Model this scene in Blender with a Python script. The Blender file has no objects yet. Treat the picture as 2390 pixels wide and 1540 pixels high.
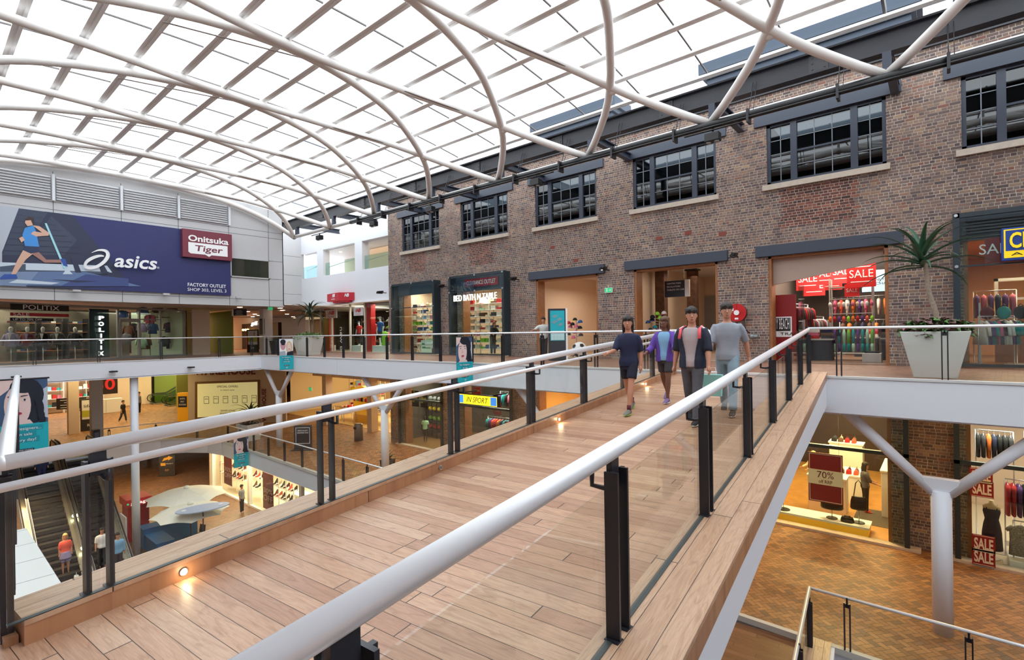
import bpy, bmesh, math, random
from mathutils import Vector, Matrix
from math import sin, cos, pi, radians, hypot
S = bpy.context.scene
COL = S.collection
# ------------------------------------------------------------------ camera, world, light, exposure
EYE = 1.1
YAW = radians(40.2); ROLL = .015
FW = Vector((-sin(YAW), cos(YAW), 0)); RT = Vector((cos(YAW), sin(YAW), 0)); UP = Vector((0, 0, 1))
cam = bpy.data.objects.new('camera', bpy.data.cameras.new('camera')); COL.objects.link(cam)
cx = RT*cos(ROLL)-UP*sin(ROLL); cy = RT*sin(ROLL)+UP*cos(ROLL); cz = -FW
cam.matrix_world = Matrix(((cx.x, cy.x, cz.x, 0), (cx.y, cy.y, cz.y, 0), (cx.z, cy.z, cz.z, EYE), (0, 0, 0, 1)))
cam.data.sensor_width = 36; cam.data.lens = 36*1189/2390; cam.data.shift_y = 7/2390
cam.data.clip_start = .05; cam.data.clip_end = 500
S.camera = cam
W = bpy.data.worlds.new('sky'); S.world = W; W.use_nodes = True
bg = W.node_tree.nodes['Background']; bg.inputs[0].default_value = (.93, .965, 1, 1); bg.inputs[1].default_value = 2.9
S.view_settings.view_transform = 'Standard'; S.view_settings.look = 'None'; S.view_settings.gamma = 1
S.view_settings.use_curve_mapping = False; S.view_settings.exposure = 0.25
S.cycles.transparent_max_bounces = 32; S.cycles.max_bounces = 8; S.cycles.diffuse_bounces = 5
S.cycles.glossy_bounces = 4; S.cycles.sample_clamp_indirect = 6; S.cycles.caustics_reflective = False; S.cycles.caustics_refractive = False

def area_light(x, y, z, sx, sy, power, col=(1, .78, .5), rot=(0, 0, 0)):
    l = bpy.data.lights.new('ceiling_lamp', 'AREA'); l.shape = 'RECTANGLE'; l.size = sx; l.size_y = sy; l.energy = power; l.color = col
    o = bpy.data.objects.new('ceiling_lamp', l); o.location = (x, y, z); o.rotation_euler = rot; COL.objects.link(o); return o
WARM = (1, .70, .36); AMB = (1, .60, .22); NEU = (1, .86, .68)
# daylight well behind the camera comes down through the same roof; these are the ceiling lamps of the malls and shops
for a in [(-8, 16, -.9, 12, .5, 170, AMB), (-20, 16, -.9, 8, .5, 150, AMB), (1.6, 16, -.9, 3, .5, 60, AMB), (-46, 9, -.9, 10, 6, 520, (1, .8, .38)), (-54, 14, -.9, 5, 5, 260, (1, .8, .38)),
          (-36, 12.9, -6.02, 5, 1.5, 160, WARM), (-46, 5, -6.02, 10, 6, 420, WARM),
          (-31, 24, -1.0, 10, 6, 850, (1, .82, .5)), (-2.9, 20.6, -1.42, 3.2, 3, 300, (1, .66, .26)), (-3, 24, -1.42, 3.2, 4, 300, (1, .72, .36)), (2.3, 20.5, -1.42, 4, 3, 260, NEU),
          (-17.5, 20.0, -1.42, 3, 2, 190, NEU), (-11, 20.5, -1.42, 5, 3, 260, WARM), (-22.5, 20, -1.42, 2.6, 1.6, 120, NEU),
          (-37.5, 15.6, -6.02, 6, 1.6, 420, (1, .84, .62)), (-31, 15.6, -6.02, 5, 1.6, 420, (1, .84, .62)),
          (-12.5, 21.6, 3.3, 2.6, 3, 70, NEU), (-7.7, 22.6, 3.7, 3, 4, 70, NEU), (-2.8, 22.0, 3.6, 3.4, 5, 420, NEU), (2.5, 21.5, 3.4, 3, 3, 230, (1, .74, .45)),
          (-22.5, 19.6, 3.7, 3, 1.2, 130, NEU), (-17.6, 19.6, 3.7, 3, 1.2, 130, NEU), (-31, 21.0, 3.1, 9, 3, 620, (1, .9, .78)),
          (-36.5, 3.5, 2.75, 5, 6, 90, NEU), (-42, 8.5, 2.75, 6, 5, 200, NEU), (-46, 15, 2.75, 8, 5, 420, (1, .72, .42)), (-31, 20.6, 7.1, 8, 2, 45, (1, .76, .48))]:
    area_light(*a[:7])

# ------------------------------------------------------------------ materials
def lin(c): return tuple((v/12.92 if v <= .04045 else ((v+.055)/1.055)**2.4) for v in c)
def rgb(r, g, b): return lin((r/255, g/255, b/255))+(1,)
MATS = {}
def mat(name, col=(200, 200, 200), rough=.6, metal=0., emit=0., spec=.5, var=0., vs=6., bump=0., bs=60.):
    if name in MATS: return MATS[name]
    m = bpy.data.materials.new(name); m.use_nodes = True; nt = m.node_tree; b = nt.nodes['Principled BSDF']
    c = rgb(*col); b.inputs['Base Color'].default_value = c; b.inputs['Roughness'].default_value = rough; b.inputs['Metallic'].default_value = metal
    b.inputs['Specular IOR Level'].default_value = spec
    if emit: b.inputs['Emission Color'].default_value = c; b.inputs['Emission Strength'].default_value = emit
    if var:
        tc = nt.nodes.new('ShaderNodeTexCoord'); n = nt.nodes.new('ShaderNodeTexNoise'); n.inputs['Scale'].default_value = vs; n.inputs['Detail'].default_value = 5
        r = nt.nodes.new('ShaderNodeValToRGB'); r.color_ramp.elements[0].position = .3; r.color_ramp.elements[1].position = .7
        r.color_ramp.elements[0].color = tuple(v*(1-var) for v in c[:3])+(1,); r.color_ramp.elements[1].color = tuple(min(1, v*(1+var)) for v in c[:3])+(1,)
        nt.links.new(tc.outputs['Object'], n.inputs['Vector']); nt.links.new(n.outputs['Fac'], r.inputs[0]); nt.links.new(r.outputs[0], b.inputs['Base Color'])
    if bump:
        tc = nt.nodes.new('ShaderNodeTexCoord'); n = nt.nodes.new('ShaderNodeTexNoise'); n.inputs['Scale'].default_value = bs
        bm = nt.nodes.new('ShaderNodeBump'); bm.inputs['Strength'].default_value = bump; bm.inputs['Distance'].default_value = .01
        nt.links.new(tc.outputs['Object'], n.inputs['Vector']); nt.links.new(n.outputs['Fac'], bm.inputs['Height']); nt.links.new(bm.outputs[0], b.inputs['Normal'])
    MATS[name] = m; return m
def glass(name, tint=(235, 245, 240), refl=1., rough=.02, base=.0, ior=1.5):
    if name in MATS: return MATS[name]
    m = bpy.data.materials.new(name); m.use_nodes = True; nt = m.node_tree; nt.nodes.clear()
    o = nt.nodes.new('ShaderNodeOutputMaterial'); mx = nt.nodes.new('ShaderNodeMixShader'); t = nt.nodes.new('ShaderNodeBsdfTransparent'); g = nt.nodes.new('ShaderNodeBsdfGlossy')
    t.inputs[0].default_value = rgb(*tint); g.inputs['Roughness'].default_value = rough; lw = nt.nodes.new('ShaderNodeLayerWeight'); lw.inputs[0].default_value = .5; pw = nt.nodes.new('ShaderNodeMath'); pw.operation = 'POWER'; pw.inputs[1].default_value = 5.; nt.links.new(lw.outputs['Facing'], pw.inputs[0]); f = nt.nodes.new('ShaderNodeMath'); f.operation = 'MULTIPLY_ADD'; f.inputs[1].default_value = .9; f.inputs[2].default_value = .035; nt.links.new(pw.outputs[0], f.inputs[0])
    ma = nt.nodes.new('ShaderNodeMath'); ma.operation = 'MULTIPLY_ADD'; ma.inputs[1].default_value = refl; ma.inputs[2].default_value = base; ma.use_clamp = True
    nt.links.new(f.outputs[0], ma.inputs[0]); nt.links.new(ma.outputs[0], mx.inputs[0]); nt.links.new(t.outputs[0], mx.inputs[1]); nt.links.new(g.outputs[0], mx.inputs[2]); nt.links.new(mx.outputs[0], o.inputs[0])
    MATS[name] = m; return m
class NG:   # small helper to write math node graphs
    def __init__(s, nt): s.nt = nt
    def m(s, op, a, b=None, c=None):
        n = s.nt.nodes.new('ShaderNodeMath'); n.operation = op
        for i, v in enumerate((a, b, c)):
            if v is None: continue
            if isinstance(v, (int, float)): n.inputs[i].default_value = v
            else: s.nt.links.new(v, n.inputs[i])
        return n.outputs[0]
def ramp(nt, fac, stops, interp='LINEAR'):
    r = nt.nodes.new('ShaderNodeValToRGB'); cr = r.color_ramp; cr.interpolation = interp
    while len(cr.elements) < len(stops): cr.elements.new(.5)
    for e, (p, c) in zip(cr.elements, stops): e.position = p; e.color = rgb(*c)
    nt.links.new(fac, r.inputs[0]); return r.outputs[0]
def mixc(nt, f, a, b, mode='MIX'):
    n = nt.nodes.new('ShaderNodeMix'); n.data_type = 'RGBA'; n.blend_type = mode
    for i, v in ((0, f), (6, a), (7, b)):
        if isinstance(v, (int, float)): n.inputs[i].default_value = v
        elif isinstance(v, tuple): n.inputs[i].default_value = v
        else: nt.links.new(v, n.inputs[i])
    return n.outputs[2]
def base_nt(name):
    m = bpy.data.materials.new(name); m.use_nodes = True; nt = m.node_tree; MATS[name] = m
    tc = nt.nodes.new('ShaderNodeTexCoord'); sp = nt.nodes.new('ShaderNodeSeparateXYZ'); nt.links.new(tc.outputs['Object'], sp.inputs[0])
    return m, nt, nt.nodes['Principled BSDF'], tc, sp
def noise(nt, vec, scale, detail=4, rough=.5):
    n = nt.nodes.new('ShaderNodeTexNoise'); n.inputs['Scale'].default_value = scale; n.inputs['Detail'].default_value = detail; n.inputs['Roughness'].default_value = rough
    nt.links.new(vec, n.inputs['Vector']); return n.outputs['Fac']
def comb(nt, x, y, z=0.):
    c = nt.nodes.new('ShaderNodeCombineXYZ')
    for i, v in enumerate((x, y, z)):
        if isinstance(v, (int, float)): c.inputs[i].default_value = v
        else: nt.links.new(v, c.inputs[i])
    return c.outputs[0]
def bump(nt, b, h, st=.4, d=.01):
    n = nt.nodes.new('ShaderNodeBump'); n.inputs['Strength'].default_value = st; n.inputs['Distance'].default_value = d
    nt.links.new(h, n.inputs['Height']); nt.links.new(n.outputs[0], b.inputs['Normal'])

def brick_mat(name, patches=()):
    m, nt, b, tc, sp = base_nt(name); g = NG(nt)
    geo = nt.nodes.new('ShaderNodeNewGeometry'); sn = nt.nodes.new('ShaderNodeSeparateXYZ'); nt.links.new(geo.outputs['Normal'], sn.inputs[0])
    side = g.m('GREATER_THAN', g.m('ABSOLUTE', sn.outputs[0]), .7)
    u = g.m('ADD', sp.outputs[0], g.m('MULTIPLY', side, sp.outputs[1]))
    row = g.m('FLOOR', g.m('DIVIDE', sp.outputs[2], .086)); odd = g.m('MODULO', g.m('ABSOLUTE', row), 2)
    # English bond: stretcher courses (.24) alternate with header courses (.12)
    wn = nt.nodes.new('ShaderNodeTexWhiteNoise'); wn.noise_dimensions = '1D'; nt.links.new(row, wn.inputs['W'])
    wd = g.m('SUBTRACT', .24, g.m('MULTIPLY', odd, .12))
    uu = g.m('DIVIDE', g.m('ADD', u, g.m('ADD', 100, g.m('MULTIPLY', wn.outputs[0], .24))), wd)
    fu = g.m('FRACT', uu); iu = g.m('FLOOR', uu); fv = g.m('FRACT', g.m('DIVIDE', sp.outputs[2], .086))
    du = g.m('MULTIPLY', g.m('MINIMUM', fu, g.m('SUBTRACT', 1, fu)), wd); dv = g.m('MULTIPLY', g.m('MINIMUM', fv, g.m('SUBTRACT', 1, fv)), .086)
    n2 = noise(nt, tc.outputs['Object'], 35, 3)
    d = g.m('ADD', g.m('MINIMUM', du, dv), g.m('MULTIPLY', g.m('SUBTRACT', n2, .5), .006))
    mort = g.m('LESS_THAN', d, .0062)
    w2 = nt.nodes.new('ShaderNodeTexWhiteNoise'); w2.noise_dimensions = '2D'; nt.links.new(comb(nt, iu, row), w2.inputs['Vector'])
    c = ramp(nt, w2.outputs['Value'], [(0, (98, 84, 84)), (.2, (116, 98, 94)), (.4, (134, 112, 104)), (.6, (146, 118, 106)), (.75, (128, 112, 110)), (.88, (160, 134, 112)), (.96, (136, 90, 80)), (1, (176, 150, 122))])
    red = ramp(nt, w2.outputs['Value'], [(0, (70, 48, 46)), (.4, (108, 58, 48)), (.7, (128, 66, 54)), (1, (150, 92, 72))])
    for (x0, x1, z0, z1) in patches:
        ex = g.m('MULTIPLY', g.m('MULTIPLY', g.m('GREATER_THAN', g.m('ADD', u, g.m('MULTIPLY', w2.outputs['Value'], .25)), x0), g.m('LESS_THAN', g.m('SUBTRACT', u, g.m('MULTIPLY', w2.outputs['Value'], .25)), x1)),
               g.m('MULTIPLY', g.m('GREATER_THAN', sp.outputs[2], z0), g.m('LESS_THAN', sp.outputs[2], z1)))
        c = mixc(nt, g.m('MULTIPLY', ex, .85), c, red)
    big = noise(nt, tc.outputs['Object'], .8, 5); c = mixc(nt, .7, c, ramp(nt, big, [(.3, (180, 176, 178)), (.7, (255, 250, 244))]), 'MULTIPLY')
    mc = ramp(nt, noise(nt, tc.outputs['Object'], 2.5, 4), [(.3, (150, 138, 126)), (.7, (206, 194, 178))])
    nt.links.new(mixc(nt, mort, c, mc), b.inputs['Base Color']); b.inputs['Roughness'].default_value = .85
    bump(nt, b, g.m('MINIMUM', d, .012), .8, .6); return m
def herring_mat(name, stops, W=.115, mort_c=(92, 66, 50), rough=.6, rot=0.):
    m, nt, b, tc, sp = base_nt(name); g = NG(nt)
    ca, sa = cos(rot)/W, sin(rot)/W
    x = g.m('ADD', g.m('ADD', g.m('MULTIPLY', sp.outputs[0], ca), g.m('MULTIPLY', sp.outputs[1], -sa)), 4000)
    y = g.m('ADD', g.m('ADD', g.m('MULTIPLY', sp.outputs[0], sa), g.m('MULTIPLY', sp.outputs[1], ca)), 4000)
    i = g.m('FLOOR', x); j = g.m('FLOOR', y); k = g.m('MODULO', g.m('ADD', g.m('SUBTRACT', i, j), 4000), 4)
    vert = g.m('GREATER_THAN', k, 1.5); k1 = g.m('COMPARE', k, 1, .1); k2 = g.m('COMPARE', k, 2, .1)
    fx = g.m('SUBTRACT', x, i); fy = g.m('SUBTRACT', y, j)
    lx = g.m('ADD', fx, k1); ly = g.m('ADD', fy, k2)           # position inside the brick; the long side is 2
    W_ = g.m('ADD', 1, g.m('SUBTRACT', 1, vert)); H_ = g.m('ADD', 1, vert)
    # for horizontals cell k=0 is the left half; for verticals k=3 is the lower half
    dx = g.m('MINIMUM', lx, g.m('SUBTRACT', W_, lx)); dy = g.m('MINIMUM', ly, g.m('SUBTRACT', H_, ly))
    d = g.m('MINIMUM', dx, dy); mort = g.m('LESS_THAN', d, .045)
    w2 = nt.nodes.new('ShaderNodeTexWhiteNoise'); w2.noise_dimensions = '2D'; nt.links.new(comb(nt, g.m('SUBTRACT', i, k1), g.m('SUBTRACT', j, k2)), w2.inputs['Vector'])
    c = ramp(nt, w2.outputs['Value'], stops)
    c = mixc(nt, .6, c, ramp(nt, noise(nt, tc.outputs['Object'], 3, 5), [(.3, (205, 200, 195)), (.7, (255, 255, 255))]), 'MULTIPLY')
    nt.links.new(mixc(nt, mort, c, rgb(*mort_c)), b.inputs['Base Color']); b.inputs['Roughness'].default_value = rough
    bump(nt, b, g.m('MINIMUM', d, .08), .35, .02); return m
def board_mat(name, along, W_, L_, cols, rough=.38, gap=.0035, seam=(60, 44, 34), off=0.):
    # boards whose long side runs along the unit vector `along` (x, y); grain, knots and a colour of its own per board
    m, nt, b, tc, sp = base_nt(name); g = NG(nt); ax, ay = along
    u = g.m('ADD', g.m('MULTIPLY', sp.outputs[0], ax), g.m('MULTIPLY', sp.outputs[1], ay)); v = g.m('ADD', g.m('MULTIPLY', sp.outputs[0], -ay), g.m('MULTIPLY', sp.outputs[1], ax))
    vv = g.m('ADD', g.m('DIVIDE', v, W_), 500+off); row = g.m('FLOOR', vv); fv = g.m('FRACT', vv)
    wn = nt.nodes.new('ShaderNodeTexWhiteNoise'); wn.noise_dimensions = '1D'; nt.links.new(row, wn.inputs['W'])
    uu = g.m('ADD', g.m('DIVIDE', u, L_), g.m('ADD', 50, wn.outputs['Value'])); cell = g.m('FLOOR', uu); fu = g.m('FRACT', uu)
    w2 = nt.nodes.new('ShaderNodeTexWhiteNoise'); w2.noise_dimensions = '2D'; nt.links.new(comb(nt, row, cell), w2.inputs['Vector']); r = w2.outputs['Value']
    gv = comb(nt, g.m('MULTIPLY', u, 1.1), g.m('MULTIPLY', v, 9), g.m('MULTIPLY', r, 40))
    n1 = noise(nt, gv, 1.6, 8, .62)
    n1.node.inputs['Distortion'].default_value = 1.4
    fine = noise(nt, comb(nt, g.m('MULTIPLY', u, 3), g.m('MULTIPLY', v, 90), r), 2.0, 3)
    rings = g.m('FRACT', g.m('MULTIPLY', noise(nt, gv, .8, 2, .4), 9))
    c = ramp(nt, r, [(i/(len(cols)-1), c_) for i, c_ in enumerate(cols)])
    c = mixc(nt, .75, c, ramp(nt, n1, [(.25, (196, 172, 156)), (.5, (255, 250, 244)), (.75, (214, 196, 184))]), 'MULTIPLY')
    c = mixc(nt, .32, c, ramp(nt, rings, [(0, (190, 160, 142)), (.25, (255, 255, 255)), (1, (250, 244, 238))]), 'MULTIPLY')
    c = mixc(nt, .3, c, ramp(nt, fine, [(.3, (190, 180, 172)), (.6, (255, 255, 255))]), 'MULTIPLY')
    e = g.m('MINIMUM', g.m('MULTIPLY', g.m('MINIMUM', fv, g.m('SUBTRACT', 1, fv)), W_), g.m('MULTIPLY', g.m('MINIMUM', fu, g.m('SUBTRACT', 1, fu)), L_*.5))
    nt.links.new(mixc(nt, g.m('LESS_THAN', e, gap*.6), c, rgb(*seam)), b.inputs['Base Color'])
    b.inputs['Roughness'].default_value = rough; b.inputs['Specular IOR Level'].default_value = .45
    bump(nt, b, g.m('MINIMUM', e, gap), .5, .6); return m

# ------------------------------------------------------------------ mesh helpers
class MB:
    def __init__(s): s.v = []; s.f = []; s.mi = []; s.sm = []; s.mats = []; s.k = 0; s.s = False
    def m(s, ma):
        if ma not in s.mats: s.mats.append(ma)
        s.k = s.mats.index(ma); return s
    def add(s, vs, fs, smooth=None):
        o = len(s.v); s.v += [tuple(v) for v in vs]
        for f in fs: s.f.append([o+i for i in f]); s.mi.append(s.k); s.sm.append(s.s if smooth is None else smooth)
        return s
    def box(s, x0, y0, z0, x1, y1, z1):
        v = [(x, y, z) for z in (z0, z1) for y in (y0, y1) for x in (x0, x1)]
        return s.add(v, [(0, 2, 3, 1), (4, 5, 7, 6), (0, 1, 5, 4), (2, 6, 7, 3), (0, 4, 6, 2), (1, 3, 7, 5)], False)
    def bar(s, a, b, w, h, up=(0, 0, 1)):   # a box running from a to b, w wide, h high about the axis
        a = Vector(a); b = Vector(b); d = (b-a).normalized(); up = Vector(up); sd = d.cross(up)
        if sd.length < 1e-4: sd = d.cross(Vector((1, 0, 0)))
        sd.normalize(); u = sd.cross(d); sd *= w/2; u *= h/2
        v = [p+i*sd+j*u for p in (a, b) for i, j in ((-1, -1), (1, -1), (1, 1), (-1, 1))]
        return s.add(v, [(0, 1, 2, 3), (7, 6, 5, 4), (0, 4, 5, 1), (1, 5, 6, 2), (2, 6, 7, 3), (3, 7, 4, 0)], False)
    def tube(s, pts, r, n=12, caps=True):
        pts = [Vector(p) for p in pts]; rs = r if isinstance(r, (list, tuple)) else [r]*len(pts); vs = []; fs = []
        t0 = (pts[1]-pts[0]).normalized(); a = t0.orthogonal().normalized()
        for i, p in enumerate(pts):
            t = (pts[min(i+1, len(pts)-1)]-pts[max(i-1, 0)]).normalized(); a = (a-t*a.dot(t)).normalized(); b = t.cross(a)
            q = rs[i]; rx, ry = q if isinstance(q, tuple) else (q, q)
            for k in range(n): an = 2*pi*k/n; vs.append(p+a*(cos(an)*rx)+b*(sin(an)*ry))
        for i in range(len(pts)-1):
            for k in range(n): fs.append((i*n+k, i*n+(k+1) % n, (i+1)*n+(k+1) % n, (i+1)*n+k))
        s.add(vs, fs, True)
        if caps: o = len(s.v)-len(vs); 
        if caps:
            s.f.append([o+k for k in range(n)][::-1]); s.mi.append(s.k); s.sm.append(False)
            s.f.append([o+(len(pts)-1)*n+k for k in range(n)]); s.mi.append(s.k); s.sm.append(False)
        return s
    def loft(s, rings, closed=True, caps=True, smooth=True):   # rings: lists of points
        n = len(rings[0]); vs = [p for r in rings for p in r]; fs = []
        for i in range(len(rings)-1):
            for k in range(n if closed else n-1): fs.append((i*n+k, i*n+(k+1) % n, (i+1)*n+(k+1) % n, (i+1)*n+k))
        s.add(vs, fs, smooth); o = len(s.v)-len(vs)
        if caps:
            s.f.append([o+k for k in range(n)][::-1]); s.mi.append(s.k); s.sm.append(False)
            s.f.append([o+(len(rings)-1)*n+k for k in range(n)]); s.mi.append(s.k); s.sm.append(False)
        return s
    def stack(s, rows, n=16):   # rows: (x, y, z, rx, ry) horizontal ellipses
        return s.loft([[(x+rx*cos(2*pi*k/n), y+ry*sin(2*pi*k/n), z) for k in range(n)] for x, y, z, rx, ry in rows])
    def ball(s, c, r, nu=14, nv=9):
        rx, ry, rz = r if isinstance(r, tuple) else (r, r, r); R = []
        for i in range(nv+1):
            a = -pi/2+pi*(i*.98+.01*nv)/nv; R.append((c[0], c[1], c[2]+rz*sin(a), rx*cos(a), ry*cos(a)))
        return s.stack(R, nu)
    def poly(s, pts, n, t):   # flat outline pts (3D) given thickness t along n
        pts = [Vector(p) for p in pts]; n = Vector(n)*t; k = len(pts)
        s.add([p+n for p in pts]+pts, [list(range(k)), list(range(2*k-1, k-1, -1))]+[(i+k, (i+1) % k+k, (i+1) % k, i) for i in range(k)], False); return s
def fixn(me):
    bm = bmesh.new(); bm.from_mesh(me); bmesh.ops.recalc_face_normals(bm, faces=bm.faces); bm.to_mesh(me); bm.free()
def put(mb, name, ma=None, parent=None, loc=None, local=False, bev=0., fix=True):
    me = bpy.data.meshes.new(name); off = Vector((0, 0, 0))
    if parent is not None and not local: off = parent.location
    elif loc is not None and not local: off = Vector(loc)
    me.from_pydata([(v[0]-off[0], v[1]-off[1], v[2]-off[2]) for v in mb.v], [], mb.f)
    for x in (mb.mats if mb.mats else [ma]): me.materials.append(x)
    me.polygons.foreach_set('material_index', mb.mi); me.polygons.foreach_set('use_smooth', mb.sm)
    if fix: fixn(me)
    me.update(); o = bpy.data.objects.new(name, me); COL.objects.link(o)
    if parent is not None: o.parent = parent
    elif loc is not None: o.location = loc
    if bev:
        b = o.modifiers.new('bevel', 'BEVEL'); b.width = bev; b.segments = 2; b.limit_method = 'ANGLE'
    return o
def tag(o, label, cat, group=None, kind=None):
    o['label'] = label; o['category'] = cat
    if group: o['group'] = group
    if kind: o['kind'] = kind
    return o
def thing(name, label, cat, loc=(0, 0, 0), rz=0., group=None):
    o = bpy.data.objects.new(name, None); COL.objects.link(o); o.location = loc; o.rotation_euler = (0, 0, rz); o.empty_display_size = .1
    return tag(o, label, cat, group)
def struct(mb, name, ma=None, parent=None, bev=0., loc=None):
    o = put(mb, name, ma, parent, bev=bev, loc=loc)
    if parent is None: o['kind'] = 'structure'
    return o
def sthing(name, loc=(0, 0, 0)):
    o = bpy.data.objects.new(name, None); COL.objects.link(o); o.location = loc; o['kind'] = 'structure'; return o
def sub(mb, name, ma, par):       # sub-part of a part built in world coordinates under an unrotated thing
    o = put(mb, name, ma, None); off = par.parent.location if par.parent else Vector((0, 0, 0))
    o.data.transform(Matrix.Translation(-off)); o.parent = par; return o
def copy_tree(r, loc=None, rz=None, label=None, group=None, scale=None):
    c = r.copy(); COL.objects.link(c)
    if loc is not None: c.location = loc
    if rz is not None: c.rotation_euler = (0, 0, rz)
    if scale is not None: c.scale = (scale,)*3
    if label: c['label'] = label
    if group: c['group'] = group
    for ch in r.children:
        d = ch.copy(); COL.objects.link(d); d.parent = c
        for g in ch.children: e = g.copy(); COL.objects.link(e); e.parent = d
    return c
def recol(root, pairs):   # give a copy its own colours: part name stem -> material
    for ch in root.children:
        for k, m in pairs.items():
            if ch.name.split('.')[0] == k:
                ch.data = ch.data.copy(); ch.data.materials[0] = m
    return root
def txt(s, h, o, u, ma, parent=None, width=None, depth=.004, v=(0, 0, 1), name='lettering', align='C', local=False, shear=0., bold=0., vert=False):
    # lettering of cap height h; o = middle of the baseline, u = reading direction, v = up
    cu = bpy.data.curves.new('t', 'FONT'); cu.body = s; cu.align_x = {'C': 'CENTER', 'L': 'LEFT', 'R': 'RIGHT'}[align]; cu.extrude = .02; cu.shear = shear; cu.offset = bold
    cu.resolution_u = 3; cu.space_line = .9
    t = bpy.data.objects.new('t', cu); COL.objects.link(t); dg = bpy.context.evaluated_depsgraph_get(); me = bpy.data.meshes.new_from_object(t.evaluated_get(dg)); bpy.data.objects.remove(t)
    xs = [p.co.x for p in me.vertices]; 
    if not xs: return None
    k = h/.69; kx = k if width is None else width/max(1e-3, max(xs)-min(xs)); u = Vector(u).normalized(); v = Vector(v).normalized(); n = u.cross(v)
    off = Vector((0, 0, 0))
    if parent is not None and not local: off = parent.location
    if parent is not None and not local and parent.parent: off = off+parent.parent.location
    o = Vector(o)-off
    for p in me.vertices: c = p.co.copy(); p.co = o+u*(c.x*kx)+v*(c.y*k)+n*((c.z+.02)/.04*depth)
    me.materials.clear(); me.materials.append(ma); ob = bpy.data.objects.new(name, me); COL.objects.link(ob)
    if parent is not None: ob.parent = parent
    return ob
# ------------------------------------------------------------------ shared materials
white = mat('white_paint', (226, 228, 234), .5); cream = mat('cream_wall', (226, 204, 182), .7); ceilm = mat('ceiling_white', (222, 214, 206), .7)
blue = mat('slate_blue_paint', (56, 62, 76), .45); dark = mat('dark_steel', (44, 44, 50), .4, spec=.5); post_m = mat('post_graphite', (38, 39, 46), .35)
tubew = mat('cream_tube', (232, 228, 224), .4); steel = mat('brushed_steel', (206, 208, 214), .3, 1.); alum = mat('aluminium_rail', (236, 237, 240), .36, .35)
grey_p = mat('grey_panel', (192, 191, 192), .5); louv = mat('louvre_grey', (206, 206, 208), .5); timber = mat('jamb_timber', (150, 96, 56), .5, var=.15, vs=9)
black = mat('black', (18, 18, 20), .4); red = mat('sign_red', (176, 24, 36), .5); dred = mat('dark_red', (128, 26, 34), .5); navy = mat('navy', (40, 44, 98), .5)
teal = mat('teal_print', (24, 176, 190), .5); wht = mat('white_print', (240, 240, 240), .5); lampw = mat('lamp_warm', (255, 226, 180), .4, emit=9.); lampn = mat('lamp_white', (255, 248, 236), .4, emit=7.)
sandst = mat('sill_stone', (196, 182, 166), .8, var=.08, vs=8)
gl = glass('balustrade_glass', (252, 254, 252), .8); gls = glass('shop_glass', (240, 248, 245), 1.); glr = glass('roof_glass', (246, 250, 252), .2)
glw = glass('window_glass', (112, 120, 126), 1.2, .02, .05)
Bd = Vector((-.09254, .99571, 0)); Be = Vector((.99571, .09254, 0)); P0 = Vector((-2.337, 13.2, 1.067)); SL = .0542
def B(a, c, h=0): return P0+Bd*a+Be*c+Vector((0, 0, SL*a+h))
WX = [-23.5+4.79*k for k in range(7)]; WW = 3.17
brick = brick_mat('brown_brickwork', [(WX[0]+.7, WX[0]+1.9, 4.55, 5.6), (WX[1]+.7, WX[1]+2.2, 4.5, 5.6), (WX[4]+.5, WX[4]+2.3, 4.35, 5.6)])
deckm = board_mat('hardwood_decking', (Be.x, Be.y), .14, 2.6, [(176, 138, 114), (196, 160, 134), (186, 146, 120), (206, 174, 150), (170, 128, 104), (200, 164, 138), (190, 150, 122)])
kerbm = board_mat('hardwood_kerb', (Bd.x, Bd.y), .15, 3.1, [(196, 160, 132), (204, 172, 146), (190, 152, 124)], off=.43)
kerbf = board_mat('hardwood_kerb_face', (Bd.x, Bd.y), 5., 3.1, [(176, 128, 94), (186, 140, 106), (170, 122, 88)], off=.2)
floor1 = herring_mat('brick_herringbone', [(0, (132, 92, 60)), (.25, (160, 112, 70)), (.5, (172, 122, 78)), (.75, (182, 132, 86)), (.9, (144, 104, 74)), (1, (120, 94, 72))], .115, (78, 54, 40), .55, radians(40))
floor0 = herring_mat('upper_brick_paving', [(0, (138, 96, 80)), (.3, (158, 112, 92)), (.6, (150, 104, 86)), (.85, (168, 126, 106)), (1, (126, 92, 78))], .1, (110, 82, 70), .45, radians(4))
tile2 = herring_mat('lower_brick_paving', [(0, (96, 66, 46)), (.4, (118, 82, 56)), (.8, (128, 92, 64)), (1, (86, 64, 50))], .13, (70, 52, 40), .45, radians(38))

# ------------------------------------------------------------------ brick wall with its window and door openings
m = MB(); x = -24.8
for k, wx in enumerate(WX):
    m.box(x, 18.2, -5.15, wx, 18.75, 8.78); x = wx+WW
    m.box(wx, 18.2, 7.78, x, 18.75, 8.78); m.box(wx, 18.2, 3.47, x, 18.75, 5.78); m.box(wx, 18.2, -1.45, x, 18.75, 0)
m.box(x, 18.2, -5.15, 12, 18.75, 8.78); m.box(-24.8, 18.75, -5.15, -24.4, 24, 8.78)
struct(m, 'wall_right', brick)
m = MB().m(dark); m.box(-24.9, 18.12, 8.78, 12, 18.8, 8.85); struct(m, 'trim_1', dark)
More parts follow.
